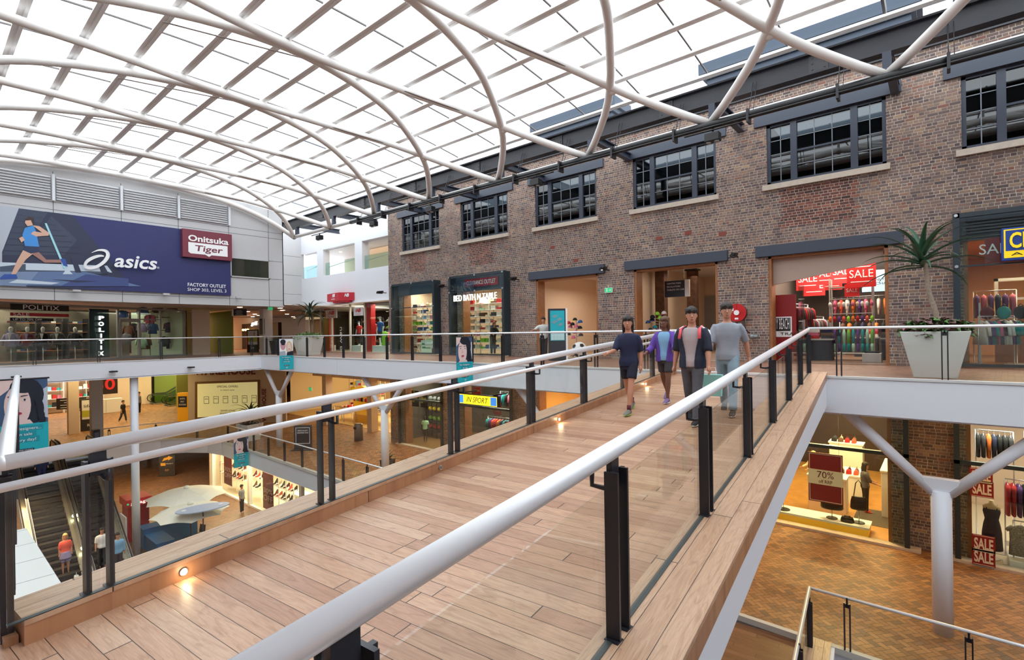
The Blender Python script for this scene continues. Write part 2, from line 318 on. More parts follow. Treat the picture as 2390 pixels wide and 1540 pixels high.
# corbelled parapet blocks seen through the roof glass
for i, (x0, x1) in enumerate(((-14.6, -10.6), (-6.6, -.6), (.6, 2.6))):
    q = MB().box(x0, 19.3, 9.0, x1, 20.4, 10.4).box(x0-.12, 19.2, 10.4, x1+.12, 20.5, 10.6).box(x0-.25, 19.1, 10.6, x1+.25, 20.6, 11.0)
    tag(put(q, 'chimney_block', mat('slate_render', (78, 88, 102), .8)), ['blue grey parapet block beyond the roof glass, at the far end', 'long blue grey parapet block beyond the roof glass, over the widest view', 'blue grey parapet block beyond the roof glass by the dark vertical fin'][i], 'parapet block')
for i, (x0, h) in enumerate(((-60, 31), (-66, 37), (-55, 26))):
    q = MB().box(x0, 24+i*3+6, -10, x0+3.4, 33+i*3, h*.72); tag(put(q, 'tower', mat('tower_pale', (176, 186, 206), .8)), ['pale tower beyond the glass roof, middle one', 'pale tower beyond the glass roof, tallest one', 'pale tower beyond the glass roof, lowest one'][i], 'tower')
fr = MB()
def window(k, n):
    x0 = WX[k]; x1 = x0+WW; z0, z1 = 5.8, 7.76; y = 18.28
    s = sthing('window_%d' % n, (x0, y, z0)); f = MB()
    f.box(x0, y-.02, z0, x1, y+.12, z0+.1).box(x0, y-.02, z1-.08, x1, y+.12, z1).box(x0, y-.02, z0, x0+.1, y+.12, z1).box(x1-.1, y-.02, z0, x1, y+.12, z1)
    a = x0+.78; b = x1-.78
    for q in (a, b): f.box(q-.09, y-.04, z0, q+.09, y+.12, z1)
    f.box(a, y+.0, (z0+z1)/2-.03, b, y+.1, (z0+z1)/2+.03)
    put(f, 'window_frame', blue, s)
    g = MB()
    for c0, c1, n_ in ((x0+.1, a-.09, 2), (a+.09, b-.09, 3), (b+.09, x1-.1, 2)):
        for i in range(1, n_): xx = c0+(c1-c0)*i/n_; g.box(xx-.012, y+.03, z0+.1, xx+.012, y+.07, z1-.08)
        for i in range(1, 4): zz = z0+.1+(z1-z0-.18)*i/4; g.box(c0, y+.03, zz-.012, c1, y+.07, zz+.012)
    put(g, 'glazing_bars', mat('glazing_bar', (128, 134, 142), .4), s)
    put(MB().box(x0+.1, y+.045, z0+.1, x1-.1, y+.055, z1-.08), 'glass', glw, s)
    put(MB().box(x0-.12, 18.1, z0-.17, x1+.08, 18.3, z0), 'sill', sandst, s)
    put(MB().box(x0-.36, 18.12, z1, x1+.36, 18.24, z1+.34), 'lintel', blue, s)
    if k in (0, 5): put(MB().box(x0+.1, y+.2, z0+(1.0 if k else .9), x1-.1, y+.22, z1), 'blind', mat('roller_blind', (214, 204, 188), .8), s)
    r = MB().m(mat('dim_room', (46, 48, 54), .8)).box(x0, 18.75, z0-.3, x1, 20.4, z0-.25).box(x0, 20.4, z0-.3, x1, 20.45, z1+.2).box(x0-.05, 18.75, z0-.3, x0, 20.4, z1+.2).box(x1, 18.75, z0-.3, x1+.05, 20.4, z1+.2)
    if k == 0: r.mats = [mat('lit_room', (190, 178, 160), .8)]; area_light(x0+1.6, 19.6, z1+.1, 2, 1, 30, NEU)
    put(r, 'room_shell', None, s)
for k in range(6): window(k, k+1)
# ------------------------------------------------------------------ white block with the open gallery, beside the brick building
m = MB().box(-36.6, 19, 7.2, -24.4, 19.3, 8.95).box(-36.6, 19, 3.22, -24.4, 19.3, 5.35)
for x in (-33.9, -29.1): m.box(x-.42, 19.0, 5.35, x+.42, 19.5, 7.2)
m.box(-36.6, 19.3, 7.16, -24.4, 23, 7.24).box(-36.6, 19.3, 5.2, -24.4, 23, 5.3)
struct(m, 'wall_back', white)
m = MB().box(-36.6, 22.6, 5.2, -24.4, 22.8, 7.3).box(-30.6, 20.9, 5.3, -24.4, 21, 7.2); struct(m, 'wall_inner', cream)
for i, (x0, x1) in enumerate(((-36.5, -34.4), (-33.4, -29.6), (-28.6, -24.6))):
    t = thing('gallery_balustrade', ['frameless glass balustrade beside the grey wall on the white gallery', 'frameless glass balustrade between the two white gallery piers', 'frameless glass balustrade beside the brick corner on the white gallery'][i], 'balustrade', (x0, 19.1, 5.35))
    put(MB().box(x0, 19.12, 5.35, x1, 19.14, 6.25), 'glass_panel', glass('green_glass', (222, 240, 234), 1.2, .02, .02), t)
    put(MB().tube([(x0, 19.4, 6.0), (x1, 19.4, 6.3)], .025, 8), 'handrail', steel, t)
def downlight(x, y, z, label, r=.09, m_=None, grp=None):
    t = thing('downlight', label, 'downlight', (x, y, z), group=grp)
    put(MB().stack([(0, 0, -.012, r, r), (0, 0, 0, r*1.05, r*1.05)]), 'lens', m_ or lampw, t, local=True)
    put(MB().stack([(0, 0, -.008, r*1.35, r*1.35), (0, 0, 0, r*1.4, r*1.4)]), 'trim_ring', wht, t, local=True)
    return t
downlight(-33.2, 20.2, 7.15, 'glowing ceiling downlight of the white gallery nearest the grey wall')
downlight(-31.2, 20.4, 7.15, 'glowing ceiling downlight of the white gallery in the middle bay', .1)
downlight(-27.2, 20.1, 7.15, 'glowing ceiling downlight of the white gallery beside the brick corner', .1)
# ------------------------------------------------------------------ grey panel wall with louvres
def zg(y): return 9.06-.0088*(y-6.6)**2
YS = [-8+.5*i for i in range(46)]
m = MB(); pts = [(-30.2, y, zg(y)-.05) for y in YS if y <= 14.55]+[(-30.2, 14.55, zg(14.55)-.05), (-30.2, 14.55, 2.87), (-30.2, -8, 2.87)]
m.poly(pts, (-1, 0, 0), .4); m.box(-36.8, 14.55, 2.95, -36.6, 19.2, 9.0); m.box(-36.8, 14.5, 2.95, -30.2, 14.55, 9.0); struct(m, 'wall_left', grey_p)
g = MB().m(mat('panel_joint', (92, 94, 100), .6))
for y in (-.6, 1.8, 4.2, 6.66, 9.06, 11.5, 13.68): g.box(-30.2, y-.012, 2.87, -30.196, y+.012, 8.6)
for z in (3.25, 4.5, 5.55, 6.9, 7.24): g.box(-30.2, -8, z-.01, -30.196, 14.55, z+.01)
for z in (4.2, 5.6, 7.0): g.box(-36.6, 14.6, z-.01, -36.596, 19, z+.01)
struct(g, 'trim_2')
g = MB(); j = 0
for y0, y1 in ((-3, 1.7), (1.9, 4.1), (4.3, 6.56), (6.76, 8.96), (9.16, 11.4)):
    for i in range(9):
        z = 7.32+i*.118; g.add([(-30.18, y0, z), (-30.18, y1, z), (-30.08, y1, z+.03), (-30.08, y0, z+.03), (-30.17, y0, z+.105), (-30.17, y1, z+.105)], [(0, 1, 2, 3), (3, 2, 5, 4)])
tag(put(g, 'louvre_bank', louv, fix=False), 'long bank of grey horizontal louvres high on the panel wall above the billboard', 'louvres', kind='structure')
g = MB()
for y in (1.8, 4.2, 6.66, 9.06, 11.5): g.box(-30.12, y-.05, 7.28, -30.02, y+.05, 8.45)
struct(g, 'trim_3', mat('fin_white', (214, 216, 220), .5))
s = sthing('window_7', (-30.2, 11.55, 4.5)); put(MB().box(-30.2, 11.58, 4.52, -30.15, 13.66, 5.5), 'glass', mat('smoked_pane', (52, 54, 46), .05, spec=.9), s)
g = MB().box(-30.2, 11.54, 4.46, -30.12, 13.7, 4.52).box(-30.2, 11.54, 5.5, -30.12, 13.7, 5.56).box(-30.2, 11.54, 4.46, -30.12, 11.6, 5.56).box(-30.2, 13.64, 4.46, -30.12, 13.7, 5.56); put(g, 'window_frame', grey_p, s)
# ------------------------------------------------------------------ glass roof on its tube frame
def lerpt(T, y):
    for (a, b), (c, d) in zip(T, T[1:]):
        if y <= c: return b+(d-b)*(y-a)/(c-a)
    return T[-1][1]
def smt(T, y, w=.7):
    e = min(y-T[0][0], T[-1][0]-y); w = max(1e-4, min(w, e)); return sum(lerpt(T, y+w*d) for d in (-1, -.6, -.3, 0, .3, .6, 1))/7
TZ = [(-1.6, 7.3), (0, 8.0), (1.2, 8.4), (2.5, 8.66), (4, 8.82), (5.5, 8.9), (7, 8.92), (9, 8.82), (10.2, 8.7), (11.35, 8.53), (12.3, 8.3), (13.4, 7.95), (14.3, 7.55), (15.08, 7.09)]
def tz(y): return smt(TZ, y)
NX = [-29.93+4.14*k for k in range(11)]
OFY = [(-1.6, 0), (0, .42), (1.6, .7), (2.6, .8), (3.8, .88), (5, .96), (6.8, 1.0), (8.5, .96), (10.5, .83), (12.3, .6), (13.2, .48), (14.2, .27), (15.08, 0)]
def soff(y): return smt(OFY, y)
roof = sthing('roof_frame', (0, 6.8, 9)); tag(roof, 'white curved tubular steel frame carrying the glass roof', 'roof frame')
for k, nx in enumerate(NX):
    for sgn in (-1, 1):
        pts = []
        for i in range(41):
            y = -1.6+16.68*i/40; xx = nx+sgn*4.1*soff(y)
            pts.append((xx, y, tz(y)))
        if min(p[0] for p in pts) < -30.2: continue
        put(MB().tube(pts, .115, 14), 'tube_rib', tubew, roof)
    if k < 10:   # short cast arm at the crossing, tie rods
        y = 13.12; xm = nx+2.07; put(MB().tube([(xm, y, tz(y)), (xm, y+.1, zg(y+.1))], .045, 8).ball((xm, y, tz(y)), .135), 'node_arm', tubew, roof)
        put(MB().tube([(xm, y, tz(y)+.1), (xm-2.2, y-5, 8.98), (xm-3.3, y-9, 8.9)], .02, 6), 'tie_rod', mat('rod', (120, 106, 98), .5), roof)
put(MB().tube([(-29.93, -1.6+16.68*i/40, tz(-1.6+16.68*i/40)) for i in range(41)], .13, 14), 'end_arch', tubew, roof)
put(MB().tube([(-29.93, 15.08, 7.09), (12, 15.08, 7.09)], .1, 14), 'edge_tube', tubew, roof)
PY = [6.6+1.2*i for i in range(-6, 8)]
for y in PY:
    q = MB().box(-30.1, y-.1, zg(y)-.02, 12, y-.025, zg(y)+.05).box(-30.1, y+.025, zg(y)-.02, 12, y+.1, zg(y)+.05).box(-30.1, y-.025, zg(y)+.01, 12, y+.025, zg(y)+.05)
    put(q, 'purlin', mat('purlin_grey', (248, 248, 248), .5), roof)
g = MB()
for i in range(-14, 7):
    x = -.95+2.07*i; ys = [-1.6+.6*j for j in range(29)]
    for a, b in zip(ys, ys[1:]): g.bar((x, a, zg(a)+.05), (x, b, zg(b)+.05), .036, .036)
put(g, 'glazing_joints', mat('joint_dark', (120, 114, 112), .6), roof)
m = MB(); ys = [-1.6+.6*j for j in range(29)]
for a, b in zip(ys, ys[1:]): m.add([(-30.2, a, zg(a)+.07), (12, a, zg(a)+.07), (12, b, zg(b)+.07), (-30.2, b, zg(b)+.07)], [(0, 1, 2, 3)], True)
struct(m, 'ceiling_glass', glr)
for s_ in (0, 1): pass
# dark steel beam along the brick building
bt = thing('roof_beam', 'long dark steel beam carrying the edge of the glass roof', 'steel beam', (-10, 16.5, 8.7))
put(MB().box(-36, 15.25, 8.26, 12, 15.55, 8.31).box(-36, 15.37, 7.78, 12, 15.43, 8.27).box(-36, 15.25, 7.73, 12, 15.55, 7.78), 'beam', dark, bt)
g = MB()
for k in range(-8, 4):
    x = .55+4.14*k+1.2
    for dx in (-.14, .14):
        for z in (7.88, 8.03, 8.18): g.tube([(x+dx, 15.36, z), (x+dx, 15.32, z)], .022, 8)
    g.box(x-.22, 15.34, 7.8, x+.22, 15.37, 8.25)
put(g, 'splice_plates', mat('splice', (58, 56, 60), .4), bt)
for nx in NX: put(MB().box(nx-.1, 15.56, 7.96, nx+.1, 18.15, 8.0).box(nx-.1, 15.56, 7.72, nx+.1, 18.15, 7.76).box(nx-.012, 15.56, 7.76, nx+.012, 18.15, 7.98).box(nx-.09, 15.22, 7.2, nx+.09, 15.4, 7.73).ball((nx, 15.1, 7.12), .16), 'bracket', blue, bt)
put(MB().box(-1.0, 12.6, 8.6, -.94, 15.4, 8.85), 'fin', dark, bt)
m = MB().add([(-36.6, 15.5, 8.33), (12, 15.5, 8.33), (12, 18.4, 9.5), (-36.6, 18.4, 9.5)], [(0, 1, 2, 3)]); struct(m, 'ceiling_eave_glass', glr)
# black service pipe hung under the edge tube
pt = thing('service_pipe', 'long black service pipe hung along the brick wall in front of the window heads', 'pipe', (-5, 14.85, 6.97))
put(MB().tube([(-23.4, 14.86, 6.97), (9, 14.86, 6.95)], [.1, .115], 14), 'main_pipe', black, pt)
put(MB().tube([(-23.1, 14.72, 6.85), (9, 14.72, 6.85)], .032, 8), 'conduit', black, pt)
for k in range(14):
    x = -22.6+2.07*k; put(MB().tube([(x, 14.86, 7.0), (x, 15.3, 8.0)], .012, 6).tube([(x+.1, 14.86, 7.0), (x+.1, 15.3, 8.0)], .008, 6).box(x-.03, 14.68, 6.72, x+.03, 14.98, 7.08), 'hanger', dark, pt)
for i, x in enumerate((-26.3, -21.2, -17.0, -11.2, -4.9)):
    l = ['twin black floodlight hung below the roof edge by the white gallery', 'twin black floodlight at the free end of the black pipe', 'twin black floodlight hung from the pipe before the third window from the end', 'twin black floodlight hung from the pipe before the fourth window head', 'twin black floodlight hung from the pipe beside the big triple window'][i]
    t = thing('floodlight', l, 'floodlight', (x, 14.8, 6.8)); put(MB().box(x-.2, 14.6, 6.42, x+.2, 14.85, 6.66), 'housing', black, t, bev=.02); put(MB().tube([(x, 14.72, 6.64), (x, 14.75, 6.8)], .03, 8).tube([(x-.8, 14.7, 6.75), (x+.8, 14.7, 6.75)], .025, 8), 'arm', black, t)
    for d in (-.11, .11): put(MB().tube([(x+d, 14.7, 6.43), (x+d, 14.7, 6.39)], .07, 10), 'lens', mat('lens_grey', (150, 150, 150), .2), t)
# ------------------------------------------------------------------ floors and their white fascias
struct(MB().box(-30.2, 13.2, -.72, 12, 30, 0), 'floor', floor0)
m = MB().box(-62, -9, -.72, -30.2, 30, 0); struct(m, 'floor_upper_left', floor0)
m = MB().box(-30.3, 13.12, -.76, 12, 13.2, .03).box(-30.2, -9, -.76, -30.12, 13.14, .03).box(-62, -9, -.8, -30.12, 30, -.74).box(-30.2, 13.2, -.8, 12, 30, -.74); struct(m, 'wall_fascia_upper', white)
m = MB()
for x in (-22, -13.8, -5.6): m.box(x-.006, 13.116, -.75, x+.006, 13.12, .02)
m.box(-30.3, 13.1, .0, 12, 13.3, .045).box(-30.3, -9, .0, -30.1, 13.2, .045); struct(m, 'trim_4', mat('edge_strip', (206, 204, 202), .5))
# level below: brick paving with a rounded corner on the void
V1 = [(12, 11.45), (-2.0, 11.5), (-33.0, 12.0), (-34.4, 11.7), (-35.6, 10.9), (-36.4, 9.8), (-36.8, 8.4), (-36.8, 6.9), (-35.2, 6.9), (-35.2, 1.6), (-36.8, 1.6), (-36.8, -9)]
def slab(out, z0, z1, name, top, side):
    n = len(out); m = MB().m(top); m.add([(x, y, z1) for x, y in out], [list(range(n))]); m.m(side); m.add([(x, y, z0) for x, y in out], [list(range(n))])
    for i in range(n): j = (i+1) % n; m.add([(*out[i], z1), (*out[j], z1), (*out[j], z0), (*out[i], z0)], [(0, 1, 2, 3)])
    return struct(m, name)
slab(V1+[(-62, -9), (-62, 30), (12, 30)], -5.95, -5.15, 'floor_middle', floor1, white)
m = MB().m(mat('pale_edge', (206, 202, 192), .5))
for a, b in zip(V1[:8], V1[1:8]): m.bar((*a, -5.1), (*b, -5.1), .12, .12)
struct(m, 'trim_5')
struct(MB().box(-62, -9, -9.9, 12, 30, -9.8), 'floor_lower', tile2)
# deck landing the camera stands over, back and end walls of the hall behind it
struct(MB().box(-3.9, -9, -.95, 12, -.2, -.72).box(-4.3, -9, -.95, -3.9, .28, -.72), 'floor_landing', deckm)
m = MB().box(-62, -9.2, -10, 12, -9, 9.3).box(12, -9.2, -10, 12.2, 30, 9.3).box(-62.2, -9, -10, -62, 30, 3).box(-30.2, -9, 8.9, 12, -1.6, 9.0).box(-62, 29.8, -10, 12, 30, 3); struct(m, 'wall_hall', white)
struct(MB().box(-62, -9, 3.0, -30.3, 29, 3.05).box(-36.4, 18.8, 3.2, -24.4, 29, 3.25), 'ceiling', ceilm)
# ------------------------------------------------------------------ timber footbridge
t = sthing('floor_bridge', P0)
def strip(m, c0, c1, h0, h1, a0=-12.55, a1=.12):
    p = [B(a, c, h) for a in (a0, a1) for c, h in ((c0, h0), (c1, h0), (c1, h1), (c0, h1))]; m.add(p, [(0, 1, 2, 3), (7, 6, 5, 4), (0, 4, 5, 1), (1, 5, 6, 2), (2, 6, 7, 3), (3, 7, 4, 0)]); return m
HK = -.955; HD = -1.105
put(strip(MB(), -3.1, -.02, HD-.12, HD, -14.2, .3), 'deck', deckm, t)
put(strip(MB(), -5.8, -3.1, HD-.12, HD, -14.2, -12.58), 'deck_end', deckm, t)
for c0, c1 in ((-3.42, -3.02), (-.08, .36)):
    put(strip(MB(), c0, c1, HK-.03, HK), 'kerb_top', kerbm, t)
    put(strip(MB(), c0+.02, c1-.005, HD-.02, HK-.028), 'kerb_face', kerbf, t)
put(strip(MB(), -5.8, -3.1, HD, HD+.05, -12.62, -12.56), 'edge_batten', kerbf, t)
m = MB()
for c0, c1 in ((.36, .1), (-3.42, -3.14)):
    R = []
    for a in (-14, -12.55, -6, -2, -.6, .1):
        dz = -.48-(.26*max(0, min(1, (a+6)/6)))
        R.append([B(a, c0-.012*(1 if c0 > 0 else -1), HK-.03), B(a, c0-.012*(1 if c0 > 0 else -1), HK+dz), B(a, c1, HK+dz-.16), B(a, c1-(.12 if c0 > 0 else -.03), HK+dz-.16), B(a, c1-(.12 if c0 > 0 else -.03), HK-.2)])
    m.loft(R, smooth=False)
put(m, 'side_beam', white, t); put(strip(MB(), -3.0, -.1, HD-.34, HD-.15), 'soffit', white, t)
# small marker lights in the kerb
def kerb_light(a, c, label, on=True):
    q = thing('kerb_light', label, 'marker light', B(a, c, HK-.09)); p = B(a, c, HK-.09); s_ = 1 if c < -1 else -1
    put(MB().tube([p, p+Be*.008*s_], .028, 14), 'bezel', steel, q); put(MB().tube([p+Be*.008*s_, p+Be*.014*s_], .018, 12), 'lens', mat('lamp_kerb', (255, 226, 170), .3, emit=60.) if on else mat('lens_off', (120, 118, 112), .2), q)
    if on:
        l = bpy.data.lights.new('kerb_bulb', 'POINT'); l.energy = .45; l.color = (1, .8, .5); l.shadow_soft_size = .02; o = bpy.data.objects.new('kerb_bulb', l); o.location = p+Be*.05*s_; COL.objects.link(o)
kerb_light(-11.69, -3.02, 'lit marker light in the timber kerb nearest the end of the bridge')
kerb_light(-8.95, -3.02, 'unlit round marker light set in the timber kerb', False)
kerb_light(-6.15, -3.02, 'lit marker light in the timber kerb halfway along the bridge')
kerb_light(-2.2, -3.02, 'lit marker light in the timber kerb behind the walkers')

def twin_post(t, p, d, h0, h1, nm='post', gap=.045, w=.05, th=.012, deep=.07):
    # two upright flat bars side by side along the rail direction d, joined by a block at the top
    d = Vector(d).normalized(); n = Vector((-d.y, d.x, 0)).normalized(); m = MB(); p = (p[0], p[1], 0)
    for s in (-1, 1):
        c = Vector(p)+d*s*gap
        m.bar((c.x, c.y, h0), (c.x, c.y, h1), th*1.8, deep, (n.x, n.y, 0))
    m.bar((p[0], p[1], h1-.09), (p[0], p[1], h1-.02), gap*2.4, .03, (n.x, n.y, 0))
    m.bar((p[0], p[1], h1-.04), (p[0], p[1], h1+.1), .03, .03, (n.x, n.y, 0))
    return put(m, nm, post_m, t)
def bridge_rail(c, inner, label, ps, a0):
    t = thing('balustrade', label, 'balustrade', B(-6, c, HK)); cp = c
    put(MB().tube([B(a0, c, .0), B(0, c, 0)], .046, 20), 'handrail', alum, t)
    put(MB().tube([B(a0-.5, inner, -.115), B(-.4, inner, -.115)], .026, 14), 'lower_handrail', alum, t)
    for a in ps:
        m = MB()
        for s in (-1, 1):
            q = B(a+s*.062, cp+(.02 if c > -1 else -.02), HK); u = (q.x, q.y, B(a, 0, -.1).z)
            m.bar(q, u, .018, .075, (Be.x, Be.y, 0)).bar(Vector(q)+Be*.0+Bd*.018, Vector(u)+Bd*.018, .018, .02, (Be.x, Be.y, 0))
            m.box(q.x-.04, q.y-.03, q.z, q.x+.04, q.y+.03, q.z+.006)
        put(m, 'post', post_m, t)
        m = MB(); q = B(a, c, -.14); m.bar(q-Vector((0, 0, .06)), B(a, c, -.035), .09, .03, (Be.x, Be.y, 0)); q2 = B(a+.02, inner, -.21)
        m.tube([B(a+.02, c, -.2), B(a+.02, (c+inner)/2, -.215), q2, B(a+.02, inner, -.14)], .014, 8); put(m, 'rail_bracket', post_m, t)
    for a, b in zip([a0]+list(ps), list(ps)+[-.05]):
        g0, g1 = (a+.02, b-.02) if b-a > .5 else (a, b)
        p = [B(g0, c, HK-.01), B(g1, c, HK-.01), B(g1, c, -.17), B(g0, c, -.17)]; put(MB().poly(p, Be, .012), 'glass_panel', gl, t)
    put(strip(MB(), c-.012, c+.024, HK, HK+.006, a0, 0), 'channel', mat('channel_dark', (52, 58, 58), .4), t)
    return t
bridge_rail(0., -.13, 'glass and steel balustrade along the near edge of the timber bridge', [-12.55, -10.87, -9.08, -7.3, -5.5, -3.7, -1.9, -.1], -14.)
t = bridge_rail(-3.05, -2.92, 'glass and steel balustrade along the far edge of the timber bridge', [-12.18, -10.45, -8.65, -6.9, -5.15, -3.35, -1.6], -12.62)
# landing balustrade that turns off at the bridge corner
t = thing('balustrade', 'landing balustrade turning off at the bridge corner beside the white roof slab', 'balustrade', (-4.2, .37, -.75))
q0 = B(-12.62, -3.05, 0); q1 = Vector((q0.x-9.6, q0.y+1.0, q0.z)); put(MB().tube([q0, q1], .046, 20), 'handrail', alum, t)
put(MB().ball(q0, .046), 'corner_joint', alum, t); dd = (q1-q0).normalized()
for r in (.18, .95, 2.2, 4, 5.8, 7.6):
    p = q0+dd*r; twin_post(t, p, dd, -.72, p.z-.11, gap=.05, deep=.06)
p = [q0+dd*.05, q1]; put(MB().poly([(a.x, a.y, z) for a, z in ((p[0], -.72), (p[1], -.72), (p[1], .2), (p[0], .2))], (0, 1, 0), .012), 'glass_panel', gl, t)
# white roof slab beyond the landing
m = MB().m(mat('white_tile', (226, 226, 224), .4)).box(-11.6, -2, -2.3, -4.35, 1.22, -2.0).m(mat('tile_joint', (172, 172, 172), .6))
for i in range(9): m.box(-11.5+i*.82, -2, -2.0, -11.49+i*.82, 1.22, -1.997)
struct(m, 'floor_white_roof')
# ------------------------------------------------------------------ balustrades of the walkways
def run(label, pts, zr, zf, post_at, rr=.03):
    t = thing('balustrade', label, 'balustrade', (*pts[0], zf)); put(MB().tube([(*p, zr) for p in pts], rr, 12), 'handrail', alum, t)
    for a, b in zip(pts, pts[1:]):
        put(MB().poly([(*a, zf+.03), (*b, zf+.03), (*b, zr-.1), (*a, zr-.1)], Vector((b[1]-a[1], a[0]-b[0], 0)).normalized(), .012), 'glass_panel', gl, t)
    for (x, y, d) in post_at: twin_post(t, (x, y), d, zf, zr-.09)
    return t
run('upper walkway balustrade in front of the brick shops, between the bridge and the grey wall', [(-5.35, 13.22), (-30.1, 13.22)], 1.1, .03, [(x, 13.22, (1, 0, 0)) for x in (-6.3, -7.9, -9.9, -11.6, -13.1, -14.8, -16.5, -18.2, -19.9, -21.6, -23.3, -25, -26.6, -28.2, -29.6)])
run('balustrade of the upper walkway past the planter, on the clothing shop side of the bridge', [(-2.33, 13.22), (7, 13.22)], 1.1, .03, [(x, 13.22, (1, 0, 0)) for x in (-1.75, .03, 1.8, 3.6, 5.4)])
run('balustrade of the upper walkway below the sports billboard', [(-30.1, 13.22), (-30.1, -6)], 1.1, .03, [(-30.1, y, (0, 1, 0)) for y in (12.6, 10.9, 8.2, 5.7, 3.5, 1.2, -1)])
run('curving balustrade round the middle level opening past the escalators', V1[2:8][::-1]+[], -4.05, -5.1, [(-36.85, 7.4, (0, 1, 0)), (-36.5, 9.6, (.4, 1, 0)), (-35.0, 11.35, (1, .7, 0))])
run('long balustrade round the middle level opening along the brick paving', [(-33, 12.0), (-5.7, 11.6)], -4.05, -5.1, [(x, 12-.5*(x+33)/31, (1, 0, 0)) for x in (-32, -30.2, -28.4, -26.6, -24.8, -23, -21.2, -19.4, -17.6, -15.8, -14)])
run('balustrade on the brick paving below the bridge beside the white forked column', [(-2.08, 11.5), (8, 11.45)], -4.05, -5.1, [(-1.45, 11.48, (1, 0, 0)), (.28, 11.48, (1, 0, 0)), (2.2, 11.47, (1, 0, 0))])
# lower timber bridge under this one
t = sthing('floor_lower_bridge', (-2, 11, -5.2)); C0 = Vector((-2.08, 11.5, 0))
def L(a, c, z): p = C0+Bd*a+Be*c; return (p.x, p.y, z)
def lbox(m, c0, c1, z0, z1, a0=-11, a1=0.):
    p = [L(a, c, z) for a in (a0, a1) for c, z in ((c0, z0), (c1, z0), (c1, z1), (c0, z1))]; return m.add(p, [(0, 1, 2, 3), (7, 6, 5, 4), (0, 4, 5, 1), (1, 5, 6, 2), (2, 6, 7, 3), (3, 7, 4, 0)])
put(lbox(MB(), -3.4, -.05, -5.3, -5.16), 'deck', board_mat('dark_decking', (Be.x, Be.y), .14, 2.4, [(112, 76, 54), (130, 90, 64), (120, 80, 56), (142, 100, 74)], .4), t)
put(lbox(MB(), -.06, .36, -5.3, -5.02), 'kerb', kerbm, t); put(lbox(MB(), .36, .42, -5.8, -5.05), 'side_beam', white, t)
t = thing('balustrade', 'balustrade along the lower timber bridge, running towards the foot of the picture', 'balustrade', L(0, 0, -5.1))
put(MB().tube([L(0, 0, -4.05), L(-9, 0, -4.35)], .034, 12), 'handrail', alum, t)
for a in (-.35, -2.1, -3.9): p = L(a, .03, 0); twin_post(t, p, (Bd.x, Bd.y, 0), -5.02, -4.18, deep=.09)
put(MB().poly([L(-.1, 0, -5.02), L(-9, 0, -5.02), L(-9, 0, -4.5), L(-.1, 0, -4.18)], Be, .012), 'glass_panel', gl, t)
# ------------------------------------------------------------------ white forked columns
def ycol(x, label, y=13.55):
    t = thing('forked_column', label, 'column', (x, y, -5.15)); put(MB().tube([(x, y, -5.15), (x, y, -2.25)], .17, 24), 'shaft', white, t)
    put(MB().poly([(x-.17, y, -2.4), (x+.17, y, -2.4), (x+.34, y, -2.02), (x, y, -2.1), (x-.34, y, -2.02)], (0, 1, 0), .02).poly([(x-.17, y-.09, -2.32), (x+.17, y-.09, -2.32), (x+.3, y-.09, -2.0), (x-.3, y-.09, -2.0)], (0, 1, 0), .2), 'fork_plate', white, t)
    for s in (-1, 1): put(MB().tube([(x+s*.14, y, -2.28), (x+s*1.62, y, -.76)], [.1, .12], 18), 'branch', white, t)
ycol(-.06, 'white forked column nearest the timber bridge, standing on the brick paving'); ycol(-9.6, 'white forked column mostly hidden by the bridge, under the walkway'); ycol(-18.9, 'white forked column beside the two small potted plants'); ycol(-28.9, 'white forked column beside the special offers board')
t = thing('round_column', 'tall plain white round column rising from the lowest floor past the escalators', 'column', (-30.55, 7.15, -9.8)); put(MB().tube([(-30.55, 7.15, -9.8), (-30.55, 7.15, -.76)], .17, 24), 'shaft', white, t)
for i, (x, y, w, l, mm) in enumerate(((-44.3, 7.0, .55, 'cream square column nearest the toy shop', cream), (-38.8, 7.2, .55, 'grey square column at the head of the escalators', grey_p), (-28.3, 19.35, .5, 'square column on the brick paving beside the round bin', cream), (-33.2, 19.0, .5, 'square column in front of the warehouse shop', cream))):
    t = thing('square_column', l, 'column', (x, y, -5.15)); put(MB().box(x-w/2, y-w/2, -5.15, x+w/2, y+w/2, -.8), 'shaft', mm, t)
# ------------------------------------------------------------------ sight lines of the tripod position, used to place far things at their real depth
def ray(px, py):
    a = px-1195; b = py-770; u = a*cos(ROLL)-b*sin(ROLL); v = a*sin(ROLL)+b*cos(ROLL)-7
    return FW*1189+RT*u-UP*v
def atY(px, py, Y): r = ray(px, py); return Vector((0, 0, EYE))+r*(Y/r.y)
def atX(px, py, X): r = ray(px, py); return Vector((0, 0, EYE))+r*(X/r.x)
def atZ(px, py, Z): r = ray(px, py); return Vector((0, 0, EYE))+r*((Z-EYE)/r.z)
